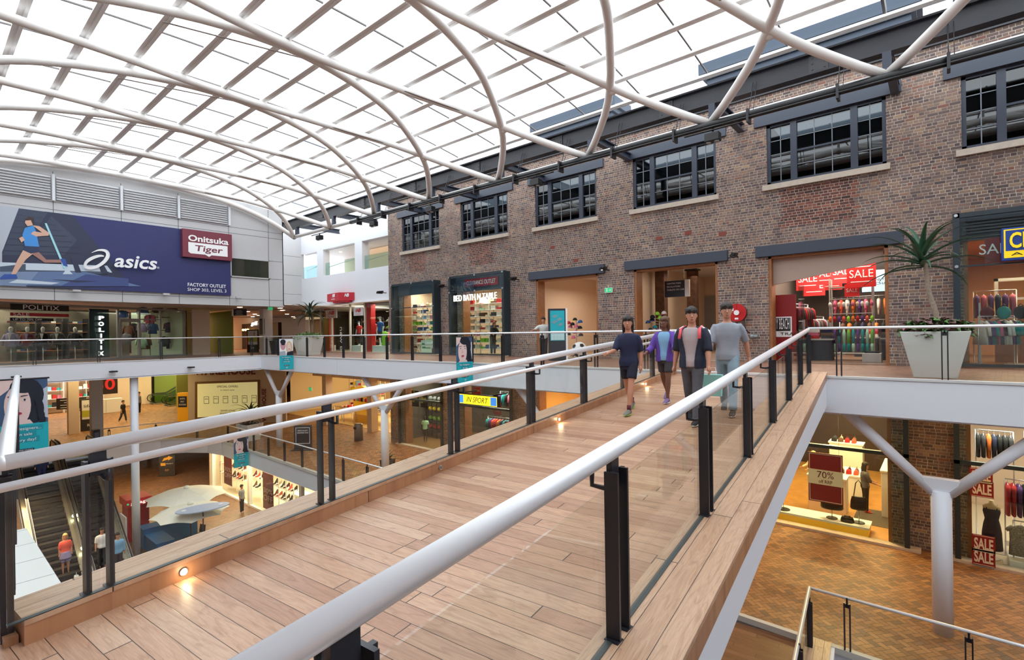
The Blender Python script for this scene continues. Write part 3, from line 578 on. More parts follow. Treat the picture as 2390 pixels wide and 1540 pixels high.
# ------------------------------------------------------------------ people
SKIN = mat('skin_tan', (190, 134, 108), .55); SKIN2 = mat('skin_brown', (112, 72, 54), .5); SKIN3 = mat('skin_light', (214, 166, 142), .55)
HAIRB = mat('hair_dark', (38, 28, 24), .6, bump=1., bs=60); HAIRL = mat('hair_brown', (92, 62, 42), .6); HAIRY = mat('hair_blond', (196, 158, 104), .6)
def chain(m, pts, n=12): return m.tube([p[0] for p in pts], [p[1] for p in pts], n)
def human(name, label, loc, rz, h=1.72, skin=SKIN, hair=HAIRB, hairlen=0, la=(0, .12, .15), ra=(0, .12, .15), ll=(0, 0), rl=(0, 0), lean=0., yaw=0., top=None, sleeves=.55, top_len=.92, bottom=None, legs=1., shoes=None,
          sole=None, open_jacket=None, jacket=None, detail=True, group=None, cat='person', parts=(), skirt=0., fem=False, stripe=None, sock=None, vox=None):
    # la/ra = (forward swing, outward angle, elbow bend); ll/rl = (forward swing, knee bend); faces local -Y
    k = h/1.75; t = thing(name, label, cat, loc, rz, group); V = Vector
    def P(x, y, z): return V((x, y-lean*(z-.95 if z > .95 else 0), z))*k
    sh_w = .165 if fem else .185; hip = .085
    J = {}
    for s, A, Lg, n_ in ((1, la, ll, 'l'), (-1, ra, rl, 'r')):
        S0 = P(s*sh_w, .01, 1.405); f, o, e = A
        d = V((s*sin(o), -sin(f)*cos(o), -cos(f)*cos(o))); E_ = S0+d*.29*k
        f2 = f+e; d2 = V((s*sin(o)*.6, -sin(f2), -cos(f2))).normalized(); Wr = E_+d2*.25*k
        H0 = V((s*hip, 0, .93))*k; f, b = Lg; d = V((0, -sin(f), -cos(f))); K = H0+d*.44*k+V((s*.005, 0, 0)); d3 = V((0, -sin(f-b), -cos(f-b))); An = K+d3*.42*k
        J[n_] = (S0, E_, Wr, d2, H0, K, An, d3, s)
    low = min(J['l'][6].z, J['r'][6].z)-.075*k; dz = V((0, 0, -low))
    for q in 'lr': J[q] = tuple((v+dz if i in (0, 1, 2, 4, 5, 6) else v) for i, v in enumerate(J[q]))
    def Q(x, y, z): return P(x, y, z)+dz
    m = MB(); r = lambda v: v*k
    def torso(m, g, z0, z1):
        rows = [(.80, .115, .095), (.86, .15, .11), (.95, .158, .115), (1.05, .135 if fem else .145, .10), (1.15, .135 if fem else .15, .103), (1.27, .16 if fem else .175, .115), (1.36, .165 if fem else .185, .108), (1.42, .15 if fem else .165, .088), (1.46, .085, .07), (1.49, .055, .058)]
        R = [q for q in rows if z0-.001 <= q[0] <= z1+.001]
        m.loft([[Q((a+g)*cos(2*pi*i/20), (b+g)*sin(2*pi*i/20)+.01, z) for i in range(20)] for z, a, b in R])
    torso(m, 0, .8, 1.49)
    chain(m, [(Q(0, .01, 1.44), r(.062)), (Q(0, -.0, 1.53), r(.056)), (Q(0, -.005, 1.56), r(.056))])
    hc = Q(0, -.012, 1.648); cy_, sy_ = cos(yaw), sin(yaw)
    def Hh(x, y, z): return hc+V((x*cy_-y*sy_, x*sy_+y*cy_, z))*k
    hr = [(-.118, .03, .036, -.03), (-.10, .05, .058, -.022), (-.06, .064, .078, -.008), (-.02, .071, .09, 0), (.03, .075, .096, .004), (.07, .068, .088, .006), (.1, .045, .06, .008), (.115, .015, .02, .008)]
    m.loft([[Hh(a*cos(2*pi*i/20), c+b*sin(2*pi*i/20), z) for i in range(20)] for z, a, b, c in hr])
    if detail:
        m.tube([Hh(0, -.088, .012), Hh(0, -.112, -.028), Hh(0, -.09, -.034)], [r(.008), r(.014), r(.01)], 8)
        for s in (-1, 1): m.ball(Hh(s*.075, .004, -.012), (r(.012), r(.02), r(.03)), 8, 6)
        m.ball(Hh(0, -.088, -.066), (r(.024), r(.01), r(.011)), 8, 6)
    for q in 'lr':
        S0, E_, Wr, d2, H0, K, An, d3, s = J[q]
        chain(m, [(S0-V((s*.06*k, 0, .02*k)), r(.045)), (S0-V((s*.014*k, 0, .0)), r(.048)), (S0.lerp(E_, .35), r(.047)), (E_, r(.04)), (E_.lerp(Wr, .3), r(.041)), (Wr, (r(.027)))])
        sd = V((0, 1, 0)) if abs(d2.y) < .7 else V((0, 0, 1)); sd = (sd-d2*sd.dot(d2)).normalized(); nn = d2.cross(sd)
        pm = Wr+d2*.05*k; chain(m, [(Wr-d2*.01, r(.026)), (Wr+d2*.03*k, (r(.03), r(.02))), (Wr+d2*.085*k, (r(.036), r(.016)))], 10)
        m.tube([Wr+d2*.01*k, Wr+d2*.06*k, Wr+d2*.09*k], [r(.02), r(.034), r(.03)], 8)
        if detail:
            for i, (o, L_) in enumerate(((-.03, .062), (-.01, .075), (.01, .07), (.03, .055))):
                b0 = Wr+d2*.085*k+sd*o*k*.95; b1 = b0+d2*L_*.5*k; cu = nn*(-s)*.018*k
                m.tube([b0-d2*.015*k, b1, b1+d2*L_*.42*k+cu], [r(.0095), r(.009), r(.0075)], 7)
            b0 = Wr+d2*.03*k-sd*.024*k; m.tube([b0, b0+d2*.03*k-sd*.022*k, b0+d2*.06*k-sd*.024*k], [r(.013), r(.011), r(.009)], 7)
        chain(m, [(H0+V((0, 0, .03*k)), r(.088)), (H0.lerp(K, .3), r(.08)), (H0.lerp(K, .8), r(.056)), (K, r(.053)), (K.lerp(An, .3), r(.054)), (K.lerp(An, .8), r(.035)), (An, r(.034))], 14)
        fd = V((0, -cos(-.12), 0)); fd = V((0, -1, 0)) if abs(d3.z) > .9 else V((0, -abs(d3.z)-.2, -.5)).normalized()
        chain(m, [(An-fd*.02*k+V((0, 0, -.035*k)), r(.022)), (An+fd*.06*k+V((0, 0, -.05*k)), r(.018)), (An+fd*.13*k+V((0, 0, -.06*k)), r(.01))], 10)
    def solid(mb, nm, ma, vs, sm=4, par=None):
        o = put(mb, nm, ma, t if par is None else par, local=True); a = o.modifiers.new('one_surface', 'REMESH'); a.mode = 'VOXEL'; a.voxel_size = vs; a.use_smooth_shade = True
        b = o.modifiers.new('soften', 'SMOOTH'); b.iterations = sm; b.factor = .5; return o
    vs = vox or (.008 if detail else .02)
    body = solid(m, 'body', skin, vs, 3 if detail else 2)
    if detail:
        e = MB().m(mat('eye_white', (228, 224, 220), .3))
        for s in (-1, 1): e.ball(Hh(s*.031, -.078, .006), (r(.013), r(.011), r(.009)), 10, 7)
        e.m(mat('iris', (40, 28, 22), .3))
        for s in (-1, 1): e.ball(Hh(s*.031, -.0875, .006), (r(.006), r(.004), r(.006)), 8, 6)
        put(e, 'eyes', None, t, local=True)
        e = MB()
        for s in (-1, 1): e.tube([Hh(s*.014, -.089, .027), Hh(s*.032, -.089, .033), Hh(s*.05, -.078, .026)], r(.0045), 6)
        put(e, 'eyebrows', hair, t, local=True)
        put(MB().tube([Hh(-.022, -.09, -.064), Hh(0, -.098, -.063), Hh(.022, -.09, -.064)], [r(.003), r(.007), r(.003)], 8), 'lips', mat('lips', (150, 88, 78), .5), t, local=True)
    if hair:
        g = MB(); rr_ = [(-.06 if not hairlen else -.09, .076, .06, .04), (.0, .086, .09, .024), (.04, .092, .11, .008), (.075, .09, .112, .004), (.11, .07, .09, .008), (.138, .035, .045, .012), (.145, .012, .015, .012)]
        g.loft([[Hh(a*cos(2*pi*i/20), c+(b*sin(2*pi*i/20) if sin(2*pi*i/20) > 0 or z > .03 else b*sin(2*pi*i/20)*.25), z) for i in range(20)] for z, a, b, c in rr_])
        if hairlen: chain(g, [(Hh(0, .05, .0), (r(.075), r(.05))), (Hh(0, .07, -.1), (r(.08), r(.045))), (Hh(0, .075, -.1-hairlen), (r(.055), r(.025)))], 12); [chain(g, [(Hh(q*.07, .02, .05), r(.03)), (Hh(q*.084, .02, -.05), (r(.026), r(.03))), (Hh(q*.08, .03, -.1-hairlen*.8), r(.018))], 8) for q in (-1, 1)]
        [g.tube([Hh(.075*cos(a), .01+.09*sin(a), .1), Hh(.095*cos(a+.2), .0+.112*sin(a+.2), .06+.02*sin(a*5))], [r(.016), r(.008)], 6) for a in [i*.42 for i in range(15)]] if detail else None; solid(g, 'hair', hair, .009 if detail else .02, 1)
    def sleeve(m, g, fr, n=12):
        for q in 'lr':
            S0, E_, Wr, *_r, s = J[q]
            path = [(S0-V((s*.07*k, 0, .02*k)), r(.05)), (S0-V((s*.012*k, 0, .012*k)), r(.058+g)), (S0.lerp(E_, .3), r(.056+g)), (S0.lerp(E_, min(1, fr*2)*.98), r(.05+g))]
            if fr > .5: path += [(E_, r(.046+g)), (E_.lerp(Wr, (fr-.5)*2), r(.038+g))]
            chain(m, path, n)
    if top:
        m = MB(); torso(m, .026, .86, 1.46)
        if sleeves: sleeve(m, .01, sleeves)
        solid(m, 'top', top, .014 if detail else .022, 5)
    if jacket:
        m = MB(); rows = [(.84, .2, .16), (.95, .2, .158), (1.05, .186, .148), (1.15, .19, .15), (1.27, .212, .16), (1.36, .215, .15), (1.43, .185, .12), (1.48, .1, .09)]
        R = []
        for z, a, b in rows:   # open at the front, so the shirt shows in a V
            op = .34+.42*max(0, (z-.95)/.5) if open_jacket else .02
            R.append([Q(a*cos(u), b*sin(u)+.01, z) for u in [-pi/2+op+(2*pi-2*op)*i/24 for i in range(25)]]+[Q((a-.024)*cos(u), (b-.024)*sin(u)+.01, z) for u in [-pi/2+op+(2*pi-2*op)*i/24 for i in range(24, -1, -1)]])
        m.loft(R); sleeve(m, .022, sleeves); solid(m, 'jacket', jacket, .011, 5)
        if stripe:
            g = MB()
            for q in 'lr':
                S0, E_, Wr, *_r, s = J[q]; o = V((s*.062*k, 0, .0*k))
                g.tube([S0-V((s*.06*k, 0, -.07*k)), S0+o, S0.lerp(E_, .5)+o*.96, E_+o*.86], [(r(.02), r(.012))]*4, 8)
            put(g, 'sleeve_stripe', stripe, t, local=True)
    if bottom:
        m = MB(); torso(m, .008, .8, 1.0)
        if skirt: m.loft([[Q((.15+(.02 if z > .9 else .06*(.95-z)/.3+.02))*cos(2*pi*i/20), (.11+.03+.04*max(0, .95-z)/.3)*sin(2*pi*i/20), z) for i in range(20)] for z in (.95-skirt, .8, .98)])
        for q in 'lr':
            S0, E_, Wr, d2, H0, K, An, d3, s = J[q]
            path = [(H0+V((0, 0, .02*k)), r(.094)), (H0.lerp(K, .3), r(.093))]
            if legs <= .5: path.append((H0.lerp(K, legs*2), r(.088)))
            else: path += [(H0.lerp(K, .8), r(.076)), (K, r(.073)), (K.lerp(An, .4), r(.068)), (K.lerp(An, (legs-.5)*2), r(.062))]
            chain(m, path, 14)
        solid(m, 'shorts' if legs <= .5 else 'trousers', bottom, .014 if detail else .022, 3)
    if shoes:
        for q in 'lr':
            S0, E_, Wr, d2, H0, K, An, d3, s = J[q]; fd = V((0, -1, 0)) if abs(d3.z) > .9 else V((0, -abs(d3.z)-.2, -.5)).normalized()
            up = V((0, 0, 1)); up = (up-fd*up.dot(fd)).normalized(); sx = fd.cross(up); m = MB()
            rows = [(-.055, .03, .05, 0), (-.04, .04, .078, 0), (.02, .044, .08, 0), (.08, .048, .06, 0), (.14, .048, .042, 0), (.185, .035, .022, 0), (.2, .015, .012, 0)]
            m.loft([[An+fd*(a*k)+sx*(w*cos(2*pi*i/12)*k)+up*((-.075+hh/2*1.2+hh*.62*sin(2*pi*i/12))*k) for i in range(12)] for a, w, hh, _ in rows])
            sh = solid(m, 'shoe', shoes, .01 if detail else .02, 2)
            if sole:
                g = MB()
                R = []
                for z in (-.078, -.062): R.append([An+fd*((.07+.132*cos(2*pi*i/16))*k)+sx*(.048*sin(2*pi*i/16)*k)+up*z*k for i in range(16)])
                g.loft(R); o = put(g, 'sole', sole, t, local=True)
            if sock: put(MB().tube([An+V((0, 0, .09*k)), An-V((0, 0, .01))], r(.037), 10), 'sock', sock, t, local=True)
    t['J'] = 0
    del t['J']
    return t, J, k
# ------------------------------------------------------------------ small builders for goods
def atPl(px, py, p, n): r = ray(px, py); p = Vector(p)-Vector((0, 0, EYE)); n = Vector(n); return Vector((0, 0, EYE))+r*(p.dot(n)/r.dot(n))
def room(name, x0, x1, y0, y1, z0, z1, wall, ceil=None, flr=None, back=True):
    struct(MB().box(x0-.06, y0, z0, x0, y1, z1), name+'_left', wall); struct(MB().box(x1, y0, z0, x1+.06, y1, z1), name+'_right', wall)
    if back: struct(MB().box(x0-.06, y1, z0, x1+.06, y1+.06, z1), name+'_back', wall)
    if ceil: struct(MB().box(x0-.06, y0, z1, x1+.06, y1, z1+.05), 'ceiling'+name[4:], ceil)
    if flr: struct(MB().box(x0, y0-.5, z0, x1, y1, z0+.012), 'floor'+name[4:], flr)
rnd = random.Random(7)
C = {n: mat('cloth_'+n, c, .85, bump=.2) for n, c in dict(red=(186, 40, 44), white=(228, 226, 220), cream=(222, 206, 178), blue=(52, 96, 160), navy=(32, 40, 74), green=(120, 190, 70), lime=(150, 214, 60), grey=(132, 134, 140), black=(30, 30, 34), brown=(104, 76, 60),
     purple=(98, 58, 128), pink=(214, 110, 140), coral=(226, 92, 74), teal=(40, 150, 150), sky=(130, 180, 214), mint=(176, 220, 186), lilac=(150, 140, 176), orange=(222, 120, 50), yellow=(230, 196, 50), charcoal=(58, 58, 64), maroon=(104, 28, 44)).items()}
def towel_proto(col):
    m = MB()
    for i in range(3): m.box(-.17+.004*i, -.14, .034*i, .17-.004*i, .14, .034*i+.032)
    o = put(m, 'folded_towel', C[col], loc=(0, 0, 0), bev=.012); return o
TOW = {}
def towel(col, x, y, z, label, group):
    if col not in TOW: TOW[col] = towel_proto(col); o = TOW[col]; tag(o, label, 'towel', group); o.location = (x, y, z); return o
    o = TOW[col].copy(); COL.objects.link(o); o.location = (x, y, z); tag(o, label, 'towel', group); return o
def shelf_unit(name, label, x0, x1, y0, y1, z0, zs, ma, axis='x', legs=True, cat='shelving'):
    t = thing(name, label, cat, (x0, y0, z0))
    for z in zs: put(MB().box(x0, y0, z-.025, x1, y1, z), 'shelf', ma, t)
    m = MB(); top = max(zs)+.3
    if axis == 'x':
        n = max(1, round((x1-x0)/1.1))
        for i in range(n+1): x = x0+(x1-x0)*i/n; m.box(x-.02, y0+.02, z0, x+.02, y0+.06, top).box(x-.02, y1-.04, z0, x+.02, y1, top)
    else:
        n = max(1, round((y1-y0)/1.1))
        for i in range(n+1): y = y0+(y1-y0)*i/n; m.box(x0+.02, y-.02, z0, x0+.06, y+.02, top).box(x1-.04, y-.02, z0, x1, y+.02, top)
    put(m, 'uprights', ma, t); return t
def garment_proto(nm, col, long=.62, sl=.3):
    t = thing(nm, 'x', 'garment'); m = MB()
    m.stack([(0, 0, -long-.12, .235, .05), (0, 0, -long*.5-.1, .215, .055), (0, 0, -.2, .22, .06), (0, 0, -.12, .17, .05), (0, 0, -.075, .06, .03)], 14)
    for s in (-1, 1): m.tube([(s*.15, 0, -.13), (s*.23, 0, -.2), (s*(.27+.04*sl), 0, -.2-sl)], [(.055), .055, .04], 8)
    put(m, 'cloth', col, t, local=True)
    put(MB().tube([(-.17, 0, -.13), (0, 0, -.05), (.17, 0, -.13)], .008, 6).tube([(0, 0, -.05), (0, 0, -.005), (.025, 0, .02), (0, 0, .04)], .005, 6), 'hanger', steel, t, local=True)
    return t
GAR = {}
def garment(col, loc, rz, label, group, long=.62, sl=.3, nm='hanging_garment'):
    key = (col, long, sl, nm)
    if key not in GAR: t = GAR[key] = garment_proto(nm, C[col] if isinstance(col, str) else col, long, sl); t.location = loc; t.rotation_euler = (0, 0, rz); tag(t, label, 'garment', group); return t
    return copy_tree(GAR[key], loc, rz, label, group)
def rack(label, a, b, z0, h, n, cols, group, what, long=.62, sl=.3, face=None, ca='clothes rail'):
    a = Vector((*a, z0)); b = Vector((*b, z0)); d = (b-a).normalized(); t = thing('clothes_rail', label, 'clothes rail', a)
    put(MB().tube([a+Vector((0, 0, h)), b+Vector((0, 0, h))], .015, 8), 'rail', steel, t)
    for p in (a, b): put(MB().tube([p, p+Vector((0, 0, h))], .016, 8).box(p.x-.2, p.y-.2, z0, p.x+.2, p.y+.2, z0+.02), 'leg', steel, t)
    ang = math.atan2(d.y, d.x)+(pi/2 if face is None else face)
    for i in range(n):
        p = a.lerp(b, (i+.5)/n)+Vector((0, 0, h-.04)); c = cols[i % len(cols)]
        garment(c, p, ang, '%s %s hanging on the %s' % (c, what, group), group, long, sl)
def mannequin(label, loc, rz, top=None, bottom=None, h=1.78, headless=False, legs=1., sk=None, sleeves=.4, shoes=None, cap=None, group=None):
    t, J, k = human('mannequin', label, loc, rz, h, skin=sk or mat('mannequin_white', (226, 220, 214), .5), hair=cap, la=(.1, .16, .2), ra=(-.1, .16, .3), ll=(.05, 0), rl=(-.08, .05), top=top, sleeves=sleeves, bottom=bottom, legs=legs, shoes=shoes, detail=False, group=group, cat='mannequin', vox=.018)
    return t
def bust(label, loc, rz, col, inner=None, group=None):   # half mannequin with a jacket on a stand
    t = thing('bust_form', label, 'bust form', loc, rz, group)
    put(MB().stack([(0, 0, 1.46, .05, .05), (0, 0, 1.52, .055, .055), (0, 0, 1.62, .075, .085), (0, 0, 1.7, .07, .08), (0, 0, 1.75, .03, .03)]), 'head', mat('mannequin_white', (226, 220, 214), .5), t, local=True)
    put(MB().stack([(0, 0, .82, .2, .13), (0, 0, 1.0, .17, .11), (0, 0, 1.2, .2, .125), (0, 0, 1.38, .215, .11), (0, 0, 1.46, .1, .07)]).tube([(-.19, 0, 1.38), (-.28, 0, 1.15), (-.27, -.05, .88)], [.06, .058, .05], 10).tube([(.19, 0, 1.38), (.28, 0, 1.15), (.27, -.05, .88)], [.06, .058, .05], 10), 'jacket', col, t, local=True)
    if inner: put(MB().poly([(-.07, -.132, 1.42), (.07, -.132, 1.42), (.0, -.136, 1.05)], (0, -1, 0), .012), 'shirt_front', inner, t, local=True)
    put(MB().tube([(0, 0, .0), (0, 0, .85)], .02, 8).stack([(0, 0, 0, .18, .18), (0, 0, .02, .17, .17)]), 'stand', steel, t, local=True)
    return t
def flat_sign(name, label, o, u, w, h, t_, face, cat='sign', frame=None, kindp='panel'):   # an upright board; o = lower middle of the face
    u = Vector(u).normalized(); n = u.cross(Vector((0, 0, 1))); o = Vector(o); s = thing(name, label, cat, o)
    p = [o-u*w/2, o+u*w/2, o+u*w/2+UP*h, o-u*w/2+UP*h]; put(MB().poly(p, -n, t_), kindp, face, s)
    return s, u, n
def plate(s, u, o, w, h, ma, name='print', d=.004):     # a printed patch on a board; o = lower middle
    u = Vector(u); n = u.cross(UP); p = [Vector(o)-u*w/2, Vector(o)+u*w/2, Vector(o)+u*w/2+UP*h, Vector(o)-u*w/2+UP*h]; return put(MB().poly(p, n, d), name, ma, s)
def leafplant(name, label, loc, n, L, w, ma, rise=.9, droop=1.2, stem=0., bend=(0, 0), seed=1, stemm=None, layers=None, group=None):
    # rosette of long tapering arching leaves on an optional trunk
    t = thing(name, label, 'plant', loc, group=group); r = random.Random(seed); B0 = Vector((bend[0], bend[1], stem))
    if stem:
        pts = [Vector((bend[0]*(i/8)**1.5+.03*sin(i*1.1), bend[1]*(i/8)**1.5, stem*i/8)) for i in range(9)]
        pts2 = []; rs = []
        for i in range(33):
            q = i/32*8; j = min(7, int(q)); pts2.append(pts[j].lerp(pts[j+1], q-j)); rs.append((.05 if i % 2 else .058)*(1.15-.35*i/32)*(stem/2.2)**.5)
        put(MB().tube(pts2, rs, 10), 'trunk', stemm or mat('aloe_trunk', (148, 132, 116), .8, var=.2, vs=20), t, local=True); B0 = pts[-1]
    for i in range(n):
        a = i*2.399+r.uniform(-.2, .2); f = i/n; el = rise*(1-f*1.0)+r.uniform(-.1, .1); ln = L*r.uniform(.8, 1.05)*(1 if f > .2 else .75); zb = B0+Vector((0, 0, -.35*f*(1 if stem else .1)))
        m = MB(); R = []; p = Vector(zb); e = el; N = 11; wd = w*r.uniform(.85, 1.1); hz = Vector((cos(a), sin(a), 0)); sd = Vector((-sin(a), cos(a), 0))
        for j in range(N):
            q = j/(N-1); ww = wd*(1-q)**.75*(.75+.5*min(1, q*5))*.5; d = hz*cos(e)+UP*sin(e); up = -hz*sin(e)+UP*cos(e); th = .012*(1-q)+.002
            R.append([p-sd*ww+up*ww*.35, p-up*th, p+sd*ww+up*ww*.35, p+up*th*.3]); p = p+d*(ln/(N-1)); e -= droop/(N-1)*(.4+1.4*q)
        m.loft(R); put(m, 'leaf', ma, t, local=True)
    return t
leafg = mat('aloe_green', (46, 84, 58), .45, var=.25, vs=7); leafd = mat('leaf_dark', (52, 72, 48), .5, var=.25, vs=9)
def foliage(label, loc, rx, ry, n, cols, seed=3, size=.09, hgt=.22, cat='groundcover plants', nm='groundcover'):
    r = random.Random(seed); m = MB()
    for i in range(n):
        m.m(cols[i % len(cols)]); a = r.uniform(0, 2*pi); q = r.random()**.5; x = rx*q*cos(a); y = ry*q*sin(a); z = r.uniform(0, hgt)*(1.15-q*.6)-(.1 if q > .93 else 0); s = size*r.uniform(.7, 1.2); t1 = r.uniform(0, 2*pi); ti = r.uniform(-.6, .6)
        c, s_ = cos(t1)*s, sin(t1)*s; m.add([(x, y, z), (x+c*.5-s_*.4, y+s_*.5+c*.4, z+.3*s), (x+c*1.1, y+s_*1.1, z+ti*s), (x+c*.5+s_*.4, y+s_*.5-c*.4, z+.2*s)], [(0, 1, 2, 3)])
    o = put(m, nm, None, loc=loc, local=True, fix=False); return tag(o, label, cat, kind='stuff')
woodf = mat('shop_timber_floor', (196, 140, 74), .35, var=.15, vs=3)
# ------------------------------------------------------------------ timber lintels, jambs
g = MB()
for k in (2, 3, 4): g.box(WX[k]-.36, 18.08, 3.47, WX[k]+WW+.36, 18.24, 3.83)
g.box(WX[5]-.2, 18.1, 3.5, 9, 18.22, 3.9)
struct(g, 'trim_6', blue, bev=.01)
g = MB()
for k in (0, 1, 2, 3, 4, 5):
    for z0, z1 in ((0, 3.47), (-5.15, -1.45)): g.box(WX[k], 18.22, z0, WX[k]+.09, 18.72, z1).box(WX[k]+WW-.09, 18.22, z0, WX[k]+WW, 18.72, z1).box(WX[k], 18.22, z1-.07, WX[k]+WW, 18.72, z1)
struct(g, 'trim_7', timber)
g = MB()
for (x, z) in ((-13.1, 4.75), (-11.9, 4.05), (-8.2, 4.5), (-7.1, 4.55), (-5.9, 4.35)): g.box(x, 18.19, z, x+.24, 18.21, z+.14)
struct(g, 'trim_8', mat('terracotta_vent', (128, 64, 52), .8))
# ------------------------------------------------------------------ linen shop behind the first two bays
room('wall_linen_shop', -24.35, -14.9, 18.76, 23.4, 0, 3.9, cream, ceilm, mat('pale_floor', (214, 196, 172), .5))
lin_rows = [['brown', 'cream', 'charcoal', 'white'], ['cream', 'white', 'red', 'white', 'mint'], ['red', 'cream', 'brown', 'red', 'cream'], ['blue', 'blue', 'white', 'green'], ['green', 'lime', 'white', 'teal', 'lime'], ['white', 'white', 'sky', 'white', 'pink'], ['white', 'red', 'white', 'blue', 'cream'], ['cream', 'white', 'navy', 'white', 'red']]
for bi, (x0, x1, yy, nm) in enumerate(((-24.28, -21.3, 19.45, 'first'), (-20.1, -16.2, 19.6, 'second'))):
    zs = [.3+.34*i for i in range(8)]
    shelf_unit('display_shelving', 'white linen display shelving seen through the %s dark framed bay' % nm, x0, x1, yy, yy+.4, 0, zs, wht)
    for ri, z in enumerate(zs[:8]):
        cols = lin_rows[(ri+3*bi) % 8]; n = int((x1-x0)/.4)
        for i in range(n):
            c = cols[(i+ri) % len(cols)]
            for q in range(2 if (i+ri) % 3 else 1): towel(c, x0+.22+i*.4, yy+.18, z+q*.105, 'folded %s towels stacked on the shelving of the %s framed bay' % (c, nm), 'folded towels in the %s bay' % nm)
def glass_bay(x0, x1, z1, label, trans, seam):
    t = thing('glazed_bay', label, 'shopfront', (x0, 18, .1)); m = MB()
    for x in (x0, x1): m.box(x-.07, 17.72, 0.05, x+.07, 17.86, z1).box(x-.05, 17.86, 0.05, x+.05, 18.2, z1)
    m.box(x0, 17.72, z1-.12, x1, 17.86, z1).box(x0, 17.72, .05, x1, 17.86, .12).box(x0, 17.74, trans-.04, x1, 17.82, trans); put(m, 'frame', mat('bay_frame', (40, 52, 58), .35), t)
    put(MB().box(x0, 17.76, .1, x1, 17.77, z1-.1), 'glass_pane', gls, t)
    put(MB().box(x0+.05, 18.14, seam, x1-.05, 18.19, z1-.05), 'header_panel', mat('header_slate', (62, 70, 82), .4), t)
    for z in (z1-.06, trans-.02):
        for x in (x0, (x0+x1)/2, x1): put(MB().tube([(x, 17.72, z), (x, 17.68, z)], .04, 10), 'fixing_disc', steel, t)
    return t
t = glass_bay(-23.9, -20.35, 3.95, 'dark framed glass bay of the linen shop beside the white block', 2.6, 3.3)
t = glass_bay(-19.1, -15.5, 4.0, 'dark framed glass bay with illuminated white shop lettering', 3.2, 3.25)
p0 = atY(1060, 703, 17.7); p1 = atY(1160, 697, 17.7); txt('BED BATH N TABLE', .3, ((p0.x+p1.x)/2, 17.7, 2.72), (1, 0, 0), mat('lit_letters', (250, 250, 240), .4, emit=.8), t, width=p1.x-p0.x, depth=.05)
pl = plate(t, (1, 0, 0), (-17.25, 18.12, 3.42), 2.25, .4, mat('outlet_red', (160, 30, 46), .5), 'name_board', .02); txt('CLEARANCE OUTLET', .2, (-17.25, 18.09, 3.52), (1, 0, 0), wht, t, width=1.95)
put(MB().box(-18.3, 17.79, 3.0, -17.4, 17.8, 3.65), 'translucent_film', glass('film', (214, 218, 240), .3, .3, .1), t)
# bed, folding stool, notice and lit tree in the bays
t = thing('display_bed', 'display bed with pale patterned quilt in the first linen bay', 'bed', (-21.6, 18.95, .012)); put(MB().box(-22.4, 18.85, .3, -20.6, 19.4, .55), 'mattress', C['white'], t, bev=.06); put(MB().box(-22.45, 18.82, .45, -20.64, 19.42, .68), 'quilt', mat('quilt', (206, 216, 214), .9, var=.12, vs=5), t, bev=.09); put(MB().box(-20.62, 18.85, .012, -20.55, 19.4, .95), 'headboard', timber, t)
put(MB().box(-22.4, 18.9, .012, -22.3, 19.0, .3).box(-22.4, 19.3, .012, -22.3, 19.4, .3), 'leg', timber, t)
t = thing('folding_stool', 'white folding stool in the corner of the first linen bay', 'stool', (-23.15, 18.95, .012)); put(MB().bar((-23.35, 19, .02), (-22.95, 19, .55), .03, .03).bar((-22.95, 19, .02), (-23.35, 19, .55), .03, .03), 'leg', wht, t); put(MB().box(-23.38, 18.85, .55, -22.92, 19.15, .59), 'seat', wht, t)
s_, u, n = flat_sign('notice_board', 'pale green printed notice standing in the first linen bay', (-22.3, 18.86, .02), (1, 0, 0), .9, .75, .03, mat('notice', (206, 222, 208), .6))
for z in (.5, .3): plate(s_, u, (-22.3, 18.855, z), .7, .1, mat('notice_print', (90, 140, 110), .6))
t = thing('christmas_tree', 'small decorated tree with warm lights in the second linen bay', 'tree', (-16.2, 19.0, .012)); r = random.Random(5); m = MB()
for i in range(9): m.stack([(0, 0, .15+i*.13, .42-.045*i, .42-.045*i), (0, 0, .3+i*.13, .2-.02*i, .2-.02*i)], 14)
put(m, 'branches', mat('fir', (28, 60, 34), .8, bump=1, bs=40), t, local=True); put(MB().tube([(0, 0, 0), (0, 0, .2)], .04), 'trunk', timber, t, local=True); m = MB()
for i in range(60): q = r.random(); a = r.uniform(0, 6.28); rr = .43*(1-q*.88); m.ball((rr*cos(a), rr*sin(a), .18+1.15*q), .016, 6, 4)
put(m, 'fairy_lights', mat('fairy', (255, 210, 130), .4, emit=8), t, local=True)
human('person', 'woman with tied brown hair bending beside the shelves of the second linen bay', (-17.5, 19.2, .012), 1.2, 1.65, hair=HAIRL, hairlen=.12, top=C['black'], bottom=C['charcoal'], la=(.7, .1, .5), ra=(.5, .1, .8), lean=.25, detail=False, fem=True)
for i, (x0_, z0_, c) in enumerate(((-16.6, 3.0, 'white'), (-18.3, 3.05, 'white'))): 
    t = thing('pendant_lamp', 'white dome pendant lamp in the second linen bay, %s' % ('nearer the doorway' if i == 0 else 'behind the pale film'), 'lamp', (x0_, 19.4, 2.7)); put(MB().loft([[(r_*cos(a*pi/8), r_*sin(a*pi/8), z) for a in range(16)] for z, r_ in ((.0, .24), (.14, .22), (.26, .12), (.3, .04))]), 'shade', mat('shade_glow', (255, 246, 232), .5, emit=2.5), t, local=True); put(MB().tube([(0, 0, .3), (0, 0, 1.2)], .01, 6), 'cord', black, t, local=True)
